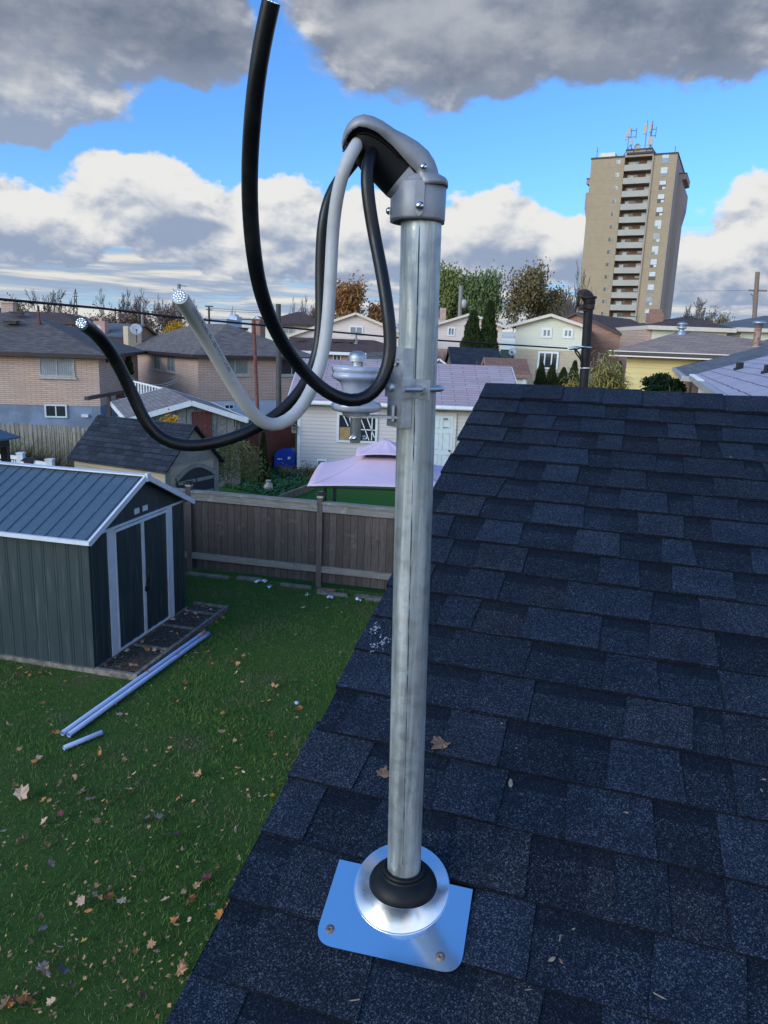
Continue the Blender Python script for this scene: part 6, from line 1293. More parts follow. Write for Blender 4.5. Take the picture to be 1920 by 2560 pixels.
# blue bin, bag, box, urn, edging, solar light
c = G(713, 1172); ty = c.y; M['bluep'] = plain('blue_plastic', (0.01, 0.065, 0.42), .35, var=.1); o = thing('blue_tank', 'bright blue plastic tank lying against the pale garage', 'tank', c); H_ = P(713, 1123, ty).z
mb = MB(); prof = [(-.33, 0), (.36, 0), (.38, .1), (.38, H_*.72), (.34, H_*.93), (.26, H_*1.05), (-.10, H_), (-.26, H_*.93), (-.34, H_*.75), (-.36, .1)]
q0 = [c+Vector((a, -.3, z)) for a, z in prof]; q1 = [c+Vector((a, .3, z)) for a, z in prof]; mb.face(q0); mb.face(q1[::-1]); [mb.face([q0[i], q1[i], q1[(i+1) % 10], q0[(i+1) % 10]]) for i in range(10)]; make('body', mb, M['bluep'], o)
mb = MB(); mb.box(c+Vector((.18, -.302, H_*.62)), X_, Y_, Z, -.05, .05, -.004, 0, -.05, .05); make('sticker', mb, M['white'], o); mb = MB(); mb.box(c+Vector((-.15, -.302, H_*.55)), X_, Y_, Z, -.08, .08, -.004, 0, -.02, .03); make('lettering', mb, M['white'], o)
mb = MB(); mb.bar(c+Vector((-.34, -.31, .06)), c+Vector((.33, -.31, H_*.68)), .025, .012, (0, 1, 0)); make('strap', mb, M['red_board'], o)
c = G(804, 1184); H_ = .52; o = thing('soil_bag', 'white and green soil bag leaning on the pale garage wall', 'bag', c); mb = MB(); N = 10; prof = []
for k in range(9): t_ = k/8; w_ = .17+.02*math.sin(t_*9); d_ = .09*math.sin(math.pi*min(1, t_+.12))+.02; prof.append([c+Vector((w_*math.cos(a), d_*math.sin(a)+t_*.08, t_*H_)) for a in [2*math.pi*j/16 for j in range(16)]])
skin(prof, mb); make('sack', mb, M['white'], o); mb = MB(); mb.face([c+Vector(v_) for v_ in ((-.12, -.115, .2), (.12, -.115, .2), (.12, -.085, .46), (-.12, -.085, .46))]); make('green_print', mb, plain('green_print', (0.03, 0.16, 0.07), .6), o)
mb = MB(); mb.face([c+Vector(v_) for v_ in ((-.14, -.128, .03), (.13, -.128, .03), (.13, -.122, .14), (-.14, -.122, .16))]); make('dark_print', mb, M['blackp'], o)
c = G(823, 1178); o = thing('seed_box', 'orange and white box beside the soil bag', 'box', c); mb = MB(); mb.box(c, X_, Y_, Z, -.10, .10, -.08, .08, 0, .22); make('carton', mb, M['white'], o); mb = MB(); mb.box(c, X_, Y_, Z, -.09, .02, -.084, -.0805, .05, .20); make('orange_panel', mb, plain('orange_print', (0.45, 0.16, 0.03), .6), o)
c = G(671, 1229); hh = P(671, 1200, c.y).z; o = thing('garden_urn', 'pale cream bottle shaped garden urn in the vegetable patch', 'urn', c)
mb = MB(); mb.lathe(c, [(.08, 0), (.13, .04), (.145, .12), (.125, .20), (.07, .26), (.055, .34), (.062, hh-.06), (.085, hh-.02), (.08, hh), (.05, hh-.02)], Z, 24); make('pot', mb, plain('cream_ceramic', (0.42, 0.42, 0.33), .5), o); mb = MB(); mb.tube([c+Vector((.055, -.02, hh-.08)), c+Vector((.11, -.02, hh-.10)), c+Vector((.12, -.02, .26)), c+Vector((.10, -.02, .21))], .014, 8); make('handle', mb, M['concrete'], o)
tag(make('garden_edging', (lambda m_: (m_.bar(G(700, 1246, .1)*1.0, P(781, 1196, 22.5)*1.0-Z*(P(781, 1196, 22.5).z-.10), .10, .20), m_)[1])(MB()), plain('timber_edging', (0.26, 0.19, 0.12), .85, var=.3)), 'long timber edging between the vegetable patch and the grass', 'edging')
c = G(722, 1219); o = thing('solar_light', 'small black solar garden light beside the timber edging', 'light', c); mb = MB(); mb.tube([c, c+Z*.28], .012, 6); make('stake', mb, M['blackmetal'], o); mb = MB(); mb.lathe(c+Z*.28, [(.03, 0), (.09, .01), (.09, .03), (.0001, .04)], Z, 14); make('cap', mb, M['blackmetal'], o)
# beam frame and chair between the left brick house and the grey garage
ba, bb_ = P(216, 996, 25), P(312, 978, 28.5); o = thing('timber_beam', 'dark timber beam on a post left of the grey garage roof', 'beam', P(269, 1040, 27)); mb = MB(); mb.bar(ba, bb_, .14, .12); make('beam', mb, M['dkbrown'], o); mid_ = ba.lerp(bb_, .55); mb = MB(); mb.box((mid_.x, mid_.y, 0), X_, Y_, Z, -.06, .06, -.06, .06, 0, mid_.z-.07); make('post', mb, M['dkbrown'], o)
c = P(263, 1040, 25); c.z = 0; o = thing('garden_chair', 'white plastic garden chair beside the grey garage', 'chair', c); mb = MB()
zs_c = max(.45, P(263, 1035, 25).z); 
mb = MB(); mb.box(c, X_, Y_, Z, -.22, .22, -.2, .2, .42, .45); make('seat', mb, M['white'], o); mb = MB(); mb.box(c, X_, Y_, Z, -.22, -.18, .17, .2, .45, 1.2); mb.box(c, X_, Y_, Z, .18, .22, .17, .2, .45, 1.2)
for k in range(4): mb.box(c, X_, Y_, Z, -.179, .179, .17, .2, .55+k*.16, .64+k*.16)
make('backrest', mb, M['white'], o)
for sx, sy in ((-.2, -.18), (.2, -.18), (-.2, .18), (.2, .18)): mb = MB(); mb.box((c.x+sx, c.y+sy, 0), X_, Y_, Z, -.02, .02, -.02, .02, 0, .42); make('leg', mb, M['white'], o)
va, vb = P(325, 951, 33), P(410, 972, 31); o = thing('stair_railing', 'white baluster railing sloping down behind the grey garage roof', 'railing', va); mb = MB(); mb.bar(va, vb, .06, .06); mb.bar(va-Z*.75, vb-Z*.75, .06, .06)
make('handrail', mb, M['white'], o)
for k in range(13): p = va.lerp(vb, k/12); mb = MB(); mb.bar(p, p-Z*.8, .05, .05); make('baluster', mb, M['white'], o)
for i, dz_ in enumerate((0, 6)): wire('laundry_line', ['upper', 'lower'][i]+' laundry line strung before the middle brick house', [P(322, 940+dz_, 34), P(445, 946+dz_, 36)], .010, M['greytrim'], .35)
# stones and scraps along the foot of the fence
rk = random.Random(9); M['rubble'] = plain('pale_rubble', (0.19, 0.17, 0.145), .9, var=.3, scale=15); M['brickred'] = plain('old_brick', (0.24, 0.13, 0.10), .9, var=.3, scale=15)
STN = [(520, 1442, .9, .10, 'wood_frame', 'long grey edging board under the fence, left end'), (625, 1450, .5, .10, 'rubble', 'pale flat stone under the fence near the white scraps'), (740, 1468, .6, .08, 'rubble', 'long pale slab under the fence left of the middle post'), (817, 1479, .35, .09, 'brickred', 'red brick at the foot of the middle fence post'), (832, 1488, .6, .07, 'rubble', 'pale board end lying in the grass right of the middle post'), (934, 1500, .3, .16, 'rubble', 'pale stone block beside the edge of the dark roof'), (905, 1494, .25, .08, 'rubble', 'small pale stone near the edge of the dark roof')]
for (u, v, L_s, w_s, mt, lb) in STN:
    c = G(u, v); mb = MB(); mb.hexa([c+fA.e*(a*L_s/2+rk.uniform(-.02, .02))+fA.n*(b_*w_s/2+rk.uniform(-.01, .01))+Z*z for (a, b_, z) in ((-1, -1, 0), (1, -1, 0), (1, 1, 0), (-1, 1, 0), (-.95, -.9, .05), (.95, -.9, .055), (.95, .9, .06), (-.95, .9, .05))]); tag(make('edging_stone', mb, M[mt]), lb, 'stone')
for i, (u, v) in enumerate(((646, 1457), (662, 1456), (672, 1470), (768, 1491), (823, 1497), (895, 1503))):
    c = G(u, v); mb = MB(); r_ = rk.uniform(.05, .09); pts = [c+Vector((math.cos(a)*r_*rk.uniform(.5, 1.3), math.sin(a)*r_*rk.uniform(.5, 1.2), rk.uniform(.01, .06))) for a in [k*.7 for k in range(9)]]
    for k in range(9): mb.face([pts[k], pts[(k+1) % 9], c+Z*rk.uniform(.03, .09)])
    tag(make('paper_scrap', mb, M['white_trim']), ['leftmost of the white scraps at the foot of the fence', 'second of the white scraps at the foot of the fence', 'third white scrap, lowest of the left cluster', 'white scrap below the board panel left of the middle post', 'white scrap in the grass right of the middle post', 'white scrap nearest the dark roof edge'][i], 'scrap')
c = G(743, 1766); mb = MB(); mb.lathe(c+Z*.03, [(.0001, 0), (.03, .01), (.035, .03), (.0001, .045)], Z, 12); tag(make('bottle_cap', mb, M['pvc']), 'small light blue cap lying in the grass near the dark roof edge', 'cap')

# ================================================================ vegetation
def leafmat(name, c1, c2, c3=None, sc=1.3):
    m, t, b = new_mat(name); tc = t.new('ShaderNodeTexCoord').outputs['Object']; n = t.noise(tc, sc, 3, .7); n2 = t.noise(tc, sc*11, 2, .8)
    c = t.mix(t.ss(n, .38, .62), c1, c2); c = t.mix(t.ss(n2, .3, .7, 0, .8), c, c3 or tuple(x*.5 for x in c1)); t.put(b.inputs['Base Color'], c); b.inputs['Roughness'].default_value = .8; b.inputs['Specular IOR Level'].default_value = .15; return m
M['bark'] = plain('bark', (0.14, 0.11, 0.095), .95, var=.3, scale=5); M['bark_l'] = plain('pale_bark', (0.20, 0.165, 0.14), .95, var=.3, scale=5)
def branch(mb, tw, p, d, L, r, depth, R_, rmin, up=.12, spread=.55, tips=None, n=2):
    k = 3; pts = [Vector(p)]; rs_ = [r]; dd = Vector(d)
    for i in range(k):
        dd = (dd+Vector((R_.gauss(0, .13), R_.gauss(0, .13), R_.gauss(0, .10)+up*.4))).normalized(); pts.append(pts[-1]+dd*(L/k)); rs_.append(max(rmin, r*(1-.35*(i+1)/k)))
    (mb if depth > 3 else tw).tube(pts, rs_, 5 if depth > 3 else 3, cap=False)
    if depth <= 0:
        if tips is not None: tips.append(pts[-1])
        return
    if tips is not None and depth <= 2: tips += pts[1:]
    nb = R_.choice((2, 3, 3)) if depth < 4 else 3
    for i in range(nb):
        f = R_.choice((1, 1, 2))if i else 3; q = pts[min(3, f+1 if f < 3 else 3)]; ax = Vector((R_.gauss(0, 1), R_.gauss(0, 1), R_.gauss(0, .5))).normalized(); nd = (dd+ax*spread+Z*up).normalized()
        branch(mb, tw, q, nd, L*R_.uniform(.62, .82), max(rmin, rs_[-1]*R_.uniform(.55, .75)), depth-1, R_, rmin, up, spread, tips)
def fit(objs_pts, base, H, W):
    pass
def tree_mesh(seed, depth, rmin, up, spread, n_leaf, leaf, dense_r, H=10.0, W=8.0, lobes=0):
    R_ = random.Random(seed); mb, tw = MB(), MB(); tips = []; branch(mb, tw, (0, 0, 0), (0, 0, 1), 2.6, .28, depth, R_, rmin, up, spread, tips)
    V = np.array(mb.v+tw.v); zmax = np.percentile(V[:, 2], 99.5); wx = max(np.percentile(np.abs(V[:, 0]), 99), np.percentile(np.abs(V[:, 1]), 99)); kz = H/zmax; kx = (W/2)/wx
    for m_ in (mb, tw): m_.v = [(x*kx, y*kx, z*kz) for x, y, z in m_.v]
    lf = MB()
    if n_leaf:
        n_leaf = int(n_leaf*2.5)
        T_ = [Vector((t_.x*kx, t_.y*kx, t_.z*kz)) for t_ in tips]
        for i in range(n_leaf):
            c = R_.choice(T_)+Vector((R_.gauss(0, dense_r), R_.gauss(0, dense_r), R_.gauss(0, dense_r*.8)))*.62; s_ = leaf*.52*R_.uniform(.6, 1.4); a = Vector((R_.gauss(0, 1), R_.gauss(0, 1), R_.gauss(0, 1))).normalized(); b_ = a.orthogonal().normalized()*s_; a = a.cross(b_).normalized()*s_*.7; lf.face([c-b_, c+a, c+b_, c-a])
    return mb, tw, lf
PROTO = {}
def plant_tree(kind, label, u, vtop, wpx, y, mats, seed, depth=6, n_leaf=0, leaf=.2, dense=.5, up=.07, spread=.78, group=None, name='bare_tree', fat=None, zbase=0.0):
    top = P(u, vtop, y); H = (top.z-zbase)*(.93 if n_leaf else .98); W = wpx/FPX*y*1.02
    key = (kind, seed)
    if key not in PROTO: PROTO[key] = tree_mesh(seed, depth,   .02 if n_leaf else .028, up, spread, n_leaf, leaf, dense, 10.0, 8.0)
    mb, tw, lf = PROTO[key]; kx, kz = W/8.0, H/10.0
    o = thing(name, label, 'tree', (top.x, y, zbase), group)
    def put(nm, m_, mat, par):
        n_ = MB(); n_.f, n_.c, n_.smooth = m_.f, m_.c, m_.smooth; n_.v = [(top.x+x*kx, y+yy*kx, zbase+z*kz) for x, yy, z in m_.v]; return make(nm, n_, mat, par, uv=False)
    put('trunk', mb, mats[0], o)
    if n_leaf: c = put('crown', lf, mats[1], o); put('twigs', tw, mats[0], c)
    else: put('crown', tw, mats[0], o)
    return o
GB = 'bare trees on the left skyline'
M['lf_brown'] = leafmat('brown_autumn_leaves', (0.24, 0.135, 0.06), (0.17, 0.11, 0.055)); M['lf_orange'] = leafmat('orange_autumn_leaves', (0.42, 0.20, 0.07), (0.28, 0.15, 0.065)); M['lf_yellow'] = leafmat('yellow_autumn_leaves', (0.66, 0.38, 0.03), (0.52, 0.29, 0.03))
M['lf_green'] = leafmat('green_leaves', (0.26, 0.26, 0.08), (0.18, 0.21, 0.07), (0.10, .13, .045)); M['lf_dgreen'] = leafmat('deep_green_leaves', (0.18, 0.22, 0.085), (0.13, 0.18, 0.07), (0.07, .11, .045)); M['lf_olive'] = leafmat('olive_brown_leaves', (0.24, 0.19, 0.085), (0.18, 0.135, 0.065)); M['lf_dull'] = leafmat('dull_brown_leaves', (0.27, 0.17, 0.125), (0.20, 0.135, 0.11))
M['conifer'] = leafmat('arborvitae_green', (0.04, 0.062, 0.02), (0.06, 0.078, 0.024), (0.015, .028, .01), 3); M['lf_red'] = leafmat('crimson_leaves', (0.22, 0.018, 0.025), (0.13, 0.012, 0.018)); M['lf_dark'] = leafmat('dark_shrub_leaves', (0.012, 0.035, 0.015), (0.02, 0.045, 0.018), (0.005, .012, .006), 4)
plant_tree('b', 'bare tree with wide fan crown at the far left above the brick chimney', 75, 724, 100, 95, (M['bark'],), 1, group=GB); plant_tree('b', 'bare tree next right of the wide crown, left of the pylon', 137, 722, 95, 100, (M['bark'],), 2, group=GB)
plant_tree('b', 'tall slim bare tree between the pylon and the black cable end', 243, 720, 66, 90, (M['bark'],), 3, group=GB); plant_tree('b', 'slim bare tree right of the black cable end', 315, 723, 56, 92, (M['bark'],), 4, group=GB)
plant_tree('b', 'bare tree with thick crown behind the street lamp', 368, 724, 74, 88, (M['bark'],), 5, group=GB); plant_tree('b', 'bare tree just left of the white cable end', 424, 728, 70, 94, (M['bark'],), 6, group=GB); plant_tree('b', 'smaller bare tree right of the white cable end', 478, 748, 60, 92, (M['bark'],), 3, group=GB)
plant_tree('o', 'olive leaved tree at the left edge of the skyline', 8, 742, 110, 85, (M['bark'], M['lf_olive']), 21, 5, 2600, .32, .8, group='leafy trees on the skyline', name='leafy_tree')
for i, (u, vt, w, lb) in enumerate(((150, 772, 170, 'low brown thicket tree behind the left brick house ridge'), (265, 778, 130, 'low brown thicket tree above the slate roof'), (350, 762, 130, 'low rusty brown tree left of the street lamp'), (430, 752, 90, 'dull brown tree behind the yellow foliage'))):
    plant_tree('l', lb, u, vt, w, 84+i, (M['bark'], M['lf_dull']), 22, 5, 1500, .30, .9, group='brown trees on the left skyline', name='leafy_tree')
plant_tree('y', 'bright yellow leaved tree behind the middle brick house', 425, 797, 104, 62, (M['bark'], M['lf_yellow']), 23, 5, 3600, .20, .55, name='leafy_tree'); plant_tree('r', 'orange brown tree behind the white cable left of the mast', 880, 697, 175, 80, (M['bark'], M['lf_orange']), 24, 6, 5200, .26, .75, name='leafy_tree')
plant_tree('r2', 'brown tree half hidden by the black cable left of the white cable', 790, 738, 50, 76, (M['bark'], M['lf_brown']), 25, 5, 1500, .26, .6, name='leafy_tree'); plant_tree('b', 'small bare tree above the cream hip roofed house, left one', 731, 742, 34, 82, (M['bark_l'],), 3, group='small bare trees by the cables'); plant_tree('b', 'small bare tree above the cream hip roofed house, right one', 760, 738, 36, 84, (M['bark_l'],), 4, group='small bare trees by the cables')
plant_tree('g', 'large green tree right of the mast, left one with the pole in front', 1135, 671, 130, 88, (M['bark'], M['lf_green']), 26, 6, 8500, .32, 1.0, name='leafy_tree'); plant_tree('g2', 'large dark green tree right of the mast behind the tall conifers', 1225, 679, 118, 86, (M['bark'], M['lf_dgreen']), 27, 6, 8500, .32, 1.0, name='leafy_tree')
plant_tree('br', 'large brown thinning tree left of the apartment tower', 1366, 660, 165, 84, (M['bark'], M['lf_olive']), 28, 6, 6500, .24, .8, name='leafy_tree'); plant_tree('b6', 'bare tree standing in front of the apartment tower', 1480, 664, 118, 60, (M['bark_l'],), 29, 6, spread=.7); plant_tree('b', 'bare shrubby tree at the foot of the tower', 1608, 790, 70, 70, (M['bark_l'],), 5)
plant_tree('b', 'bare crowned tree behind the ivory house at right', 1735, 742, 120, 80, (M['bark_l'],), 2); plant_tree('ol', 'sparse olive tree behind the ivory house at right', 1795, 764, 100, 78, (M['bark_l'], M['lf_olive']), 30, 6, 1500, .26, .7, name='leafy_tree')
plant_tree('br2', 'small brown bush tree between the tower and the brown brick house', 1590, 838, 70, 56, (M['bark'], M['lf_olive']), 22, 5, 1200, .2, .6, name='leafy_tree'); plant_tree('br3', 'small russet tree in front of the black roofed shed', 1178, 885, 60, 35, (M['bark'], M['lf_brown']), 25, 5, 500, .09, .5, name='leafy_tree'); plant_tree('red', 'crimson leaved bush just right of the mast', 1106, 868, 34, 42, (M['bark'], M['lf_red']), 31, 5, 1100, .13, .4, name='leafy_bush')
plant_tree('gh', 'bare branching tree far right of the mast behind the cream house', 1425, 715, 90, 75, (M['bark'],), 4)
def conifer(label, u, vt, vb, wpx, y, group=None, n=2500, mat='conifer', leaf=.10, point=.9, name='conifer', zb=None):
    top = P(u, vt, y); zb = P(u, vb, y).z if zb is None else zb; H = top.z-zb; R0 = wpx/2/FPX*y; R_ = random.Random(int(u)); o = thing(name, label, 'conifer', (top.x, y, zb), group)
    mb = MB(); rr = lambda f: R0*(1-f**(1.0/max(.25, 1.25-point)))**.75 if f < 1 else 0
    prof = [(max(.001, rr(k/12)*.78), zb+H*.97*k/12) for k in range(13)]; mb.lathe((top.x, y, 0), prof, Z, 14, False)
    for i in range(n):
        f = R_.random()**1.15; a = R_.uniform(0, 6.283); r_ = (rr(f)+.02*R0)*R_.uniform(.80, 1.08)*(1+.10*math.sin(a*3+f*17)); c = Vector((top.x+r_*math.cos(a), y+r_*math.sin(a), zb+H*f)); s_ = leaf*R_.uniform(.6, 1.4)
        d = Vector((math.cos(a), math.sin(a), 1.6+R_.gauss(0, .4))).normalized(); sd_ = d.cross(Vector((R_.gauss(0, 1), R_.gauss(0, 1), R_.gauss(0, 1)))).normalized(); mb.face([c-d*s_, c+sd_*s_*.45, c+d*s_*1.2, c-sd_*s_*.45])
    make('foliage', mb, M[mat], o, uv=False); tb = MB(); tb.tube([(top.x, y, 0), (top.x, y, zb+.3)], .05, 6); make('trunk', tb, M['bark'], o); return o
conifer('shorter of the two tall arborvitae in front of the pinkish gabled house', 1184, 781, 900, 46, 42, 'tall arborvitae', 3800, leaf=.14, point=.55); conifer('taller blunt topped arborvitae in front of the pinkish gabled house', 1226, 756, 900, 50, 42, 'tall arborvitae', 4800, leaf=.14, point=.25)
for (u, vt, lb) in ((1354.5, 907, 'leftmost of the small pointed arborvitae by the grey fence'), (1382, 911, 'second of the small pointed arborvitae by the grey fence'), (1409.6, 920, 'third and smallest of the pointed arborvitae by the grey fence'), (1438, 903, 'fourth pointed arborvitae, nearest the old black mast')): conifer(lb, u, vt, 985, 30, 33, 'small arborvitae by the grey fence', 1500, leaf=.06, point=.6)
conifer('narrow arborvitae standing before the dark red fence', 659, 1083, 1196, 30, 23.4, None, 3000, leaf=.045, point=.35, zb=.0); conifer('dark conifer between the two tan brick houses', 321, 884, 934, 18, 40, None, 900, leaf=.09, point=.5); conifer('narrow dark arborvitae right of the yellow bamboo', 1550, 905, 985, 24, 27, None, 1200, leaf=.06, point=.4)
# shrubs of blades / long leaves
def blades(mb, c, n, L, w, R_, spread=.6, droop=.8, rad=.3, up=1.0):
    for i in range(n):
        b_ = Vector(c)+Vector((R_.gauss(0, rad), R_.gauss(0, rad), 0)); a = R_.uniform(0, 6.283); d = Vector((math.cos(a)*spread, math.sin(a)*spread, up)).normalized(); l = L*R_.uniform(.5, 1.2); p = b_; sd_ = d.cross(Z).normalized()*w*R_.uniform(.6, 1.3); prev = (p-sd_, p+sd_)
        for k in range(3): d = (d-Z*droop*.35*(k+1)/2).normalized(); p = p+d*l/3; s_ = sd_*(1-(k+1)/3.05); cur = (p-s_, p+s_); mb.face([prev[0], prev[1], cur[1], cur[0]]); prev = cur
M['bamboo_y'] = leafmat('yellow_bamboo_leaves', (0.66, 0.48, 0.12), (0.46, 0.40, 0.13), (0.10, .11, .03), 2.5); M['grass_dry'] = leafmat('dry_ornamental_grass', (0.26, 0.16, 0.085), (0.18, 0.12, 0.07), None, 4); M['grass_tall'] = leafmat('green_blade_leaves', (0.035, 0.085, 0.025), (0.06, 0.10, 0.03), None, 4)
RB = random.Random(77)
o = thing('bamboo', 'yellow green bamboo clump behind the old black mast', 'bamboo', P(1515, 980, 20)-Z*0); mb = MB(); yb = 21
for i in range(1500):
    u = RB.gauss(1516, 26); v = 978-abs(RB.gauss(0, 42))*(1-abs(u-1516)/110); 
    if u < 1462 or u > 1572 or v < 876: continue
    c = P(u, v, yb+RB.uniform(-.6, .6)); blades(mb, c, 1, .45, .022, RB, 1.0, 1.6, .01, .6)
for i in range(160): u = RB.gauss(1435, 14); v = 972-abs(RB.gauss(0, 16)); c = P(u, v, 19); blades(mb, c, 1, .36, .018, RB, 1.1, 1.5, .01, .5)
make('leaves', mb, M['bamboo_y'], o, uv=False); mb = MB()
for i in range(16): u = RB.uniform(1480, 1550); a = P(u, 1000, yb); a.z = 0; mb.tube([a, P(u+RB.uniform(-4, 4), RB.uniform(885, 930), yb)], .012, 5)
make('canes', mb, M['bark_l'], o, uv=False)
def shrub(label, u, v, wpx, hpx, y, mat, n, leaf, name='shrub', spikes=0, ground=False):
    c = P(u, v, y); W = wpx/FPX*y/2; H = hpx/FPX*y; R_ = random.Random(int(u+v)); o = thing(name, label, 'shrub', Vector((c.x, y, 0 if not ground else 0))); mb = MB(); cl = [(R_.uniform(-.8, .8)*W, R_.uniform(-.6, .6)*W, R_.uniform(.1, .95)*H) for _ in range(14)]
    for i in range(n):
        k = R_.choice(cl); q = Vector((c.x+k[0]+R_.gauss(0, W*.2), y+k[1]+R_.gauss(0, W*.2), c.z+max(0, k[2]*(1-abs(k[0])/W*.45)+R_.gauss(0, H*.1)))); a = Vector((R_.gauss(0, 1), R_.gauss(0, 1), R_.gauss(0, 1)+.5)).normalized(); b_ = a.orthogonal().normalized()*leaf*R_.uniform(.6, 1.3); d = a.cross(b_).normalized()*leaf*.6; mb.face([q-b_, q+d, q+b_, q-d])
    make('foliage', mb, M[mat], o, uv=False); tb = MB()
    for i in range(5): tb.tube([(c.x+R_.uniform(-.3, .3)*W, y, 0), (c.x+R_.uniform(-.7, .7)*W, y, c.z+H*R_.uniform(.4, .8))], .02, 5)
    make('stems', tb, M['bark'], o, uv=False); return o
shrub('dark green evergreen bush in front of the yellow house', 1655, 986, 84, 46, 24, 'lf_dark', 5200, .055); shrub('second dark evergreen bush clump right of the first before the yellow house', 1685, 990, 40, 40, 23.5, 'lf_dark', 1600, .055)
M['weep'] = leafmat('weeping_yellow_green', (0.20, 0.21, 0.05), (0.12, 0.15, 0.04), (0.15, .12, .04), 5)
c = P(588, 1195, 19.6); o = thing('weeping_shrub', 'weeping yellow green shrub right of the resin shed', 'shrub', Vector((c.x, c.y, 0))); mb = MB(); tb = MB(); zt_w = P(590, 1100, 19.6).z
for i in range(330):
    a = RB.uniform(0, 6.283); r_ = abs(RB.gauss(0, .42)); p = Vector((c.x+.35*r_*math.cos(a), c.y+.35*r_*math.sin(a), zt_w-.1*RB.random())); d = Vector((math.cos(a)*RB.uniform(.2, .75), math.sin(a)*.5, .15)); pts = [p]
    for k in range(7): d = (d+Vector((0, 0, -.42))).normalized(); p = p+d*.17*RB.uniform(.7, 1.1); p.z = max(p.z, .05); pts.append(p)
    if i % 8 == 0: tb.tube(pts, .006, 3)
    for q in pts[1:]:
        for _ in range(2): s_ = .035*RB.uniform(.5, 1.3); e1 = Vector((RB.gauss(0, 1), RB.gauss(0, 1), RB.gauss(-1, 1))).normalized()*s_; e2 = e1.orthogonal().normalized()*s_*.4; qq = q+Vector((RB.gauss(0, .05), RB.gauss(0, .05), RB.gauss(0, .05))); mb.face([qq-e1, qq+e2, qq+e1, qq-e2])
make('foliage', mb, M['weep'], o, uv=False); make('stems', tb, M['bark_l'], o, uv=False)
for i, (u, v, y, n, L_g, mt, lb) in enumerate(((78, 1150, 22, 520, 1.75, 'grass_dry', 'dry brown ornamental grass clump beside the white railing'), (122, 1158, 21.8, 260, 1.5, 'grass_dry', 'dry brown grass clump near the resin shed'), (102, 1150, 22, 200, 1.8, 'grass_tall', 'green spiky blades between the dry grass clumps'), (10, 1140, 22, 260, 2.2, 'grass_tall', 'tall green blades behind the dark gazebo'), (40, 1140, 22.3, 200, 2.0, 'grass_tall', 'tall green blades right of the gazebo post'))):
    c = P(u, v, y); c.z = 0; mb = MB(); blades(mb, c, n, L_g, .012, RB, .55, 1.0, .28); tag(make('ornamental_grass', mb, M[mt], uv=False), lb, 'grass clump')
mb = MB(); RP = random.Random(15); c = P(545, 1080, 21.6)
for i in range(70): blades(mb, P(RP.uniform(500, 560), RP.uniform(1060, 1105), 21), 1, .5, .006, RP, 1.2, .3, .02, .8)
tag(make('thorny_bush', mb, leafmat('maroon_stems', (0.10, 0.03, 0.035), (0.07, .025, .03)), uv=False), 'maroon leafless bush in front of the grey garage', 'shrub')
mb = MB()
for i in range(260): p = P(RP.gauss(425, 9), RP.gauss(1052, 7), 19.8); s_ = .03; e1 = Vector((RP.gauss(0, 1), RP.gauss(0, 1), RP.gauss(0, 1))).normalized()*s_; e2 = e1.orthogonal().normalized()*s_; mb.face([p-e1, p+e2, p+e1, p-e2])
mb.tube([Vector((P(425, 1052, 19.8).x, 19.8, 0)), P(425, 1052, 19.8)], .015, 5); tag(make('flowering_shrub', mb, M['lf_yellow'], uv=False), 'small yellow leaved shrub peeking over the resin shed roof', 'shrub')
# vegetable patch and wild strip
def cover(name, poly, n, leaf, mat, hgt, seed, label=None):
    R_ = random.Random(seed); xs = [p[0] for p in poly]; ys = [p[1] for p in poly]; mb = MB(); i = 0
    def inside(x, y):
        c_ = False; j = len(poly)-1
        for i_ in range(len(poly)):
            if (poly[i_][1] > y) != (poly[j][1] > y) and x < (poly[j][0]-poly[i_][0])*(y-poly[i_][1])/(poly[j][1]-poly[i_][1])+poly[i_][0]: c_ = not c_
            j = i_
        return c_
    while i < n:
        x, y = R_.uniform(min(xs), max(xs)), R_.uniform(min(ys), max(ys))
        if not inside(x, y): i += .2; continue
        i += 1; q = Vector((x, y, abs(R_.gauss(0, hgt))*(.6+.6*math.sin(x*3+y*2)**2))); e1 = Vector((R_.gauss(0, 1), R_.gauss(0, 1), R_.gauss(0, .6))).normalized()*leaf*R_.uniform(.5, 1.4); e2 = Vector((e1.y, -e1.x, R_.gauss(0, .5)*leaf)).normalized()*leaf*.6; mb.face([q-e1, q+e2, q+e1, q-e2])
    return tag(make(name, mb, M[mat], uv=False), label, kind='stuff')
gg = lambda u, v: tuple(G(u, v))[:2]
M['veg'] = leafmat('vegetable_leaves', (0.06, 0.17, 0.06), (0.04, 0.13, 0.055), (0.02, .06, .025), 3)
cover('vegetable_patch', [gg(540, 1215), gg(700, 1245), gg(775, 1200), gg(740, 1192), gg(560, 1190)], 9000, .045, 'veg', .055, 3); cover('weedy_strip', [gg(700, 1192), gg(790, 1196), gg(800, 1180), gg(740, 1172), gg(690, 1176)], 3500, .04, 'lf_olive', .12, 4)
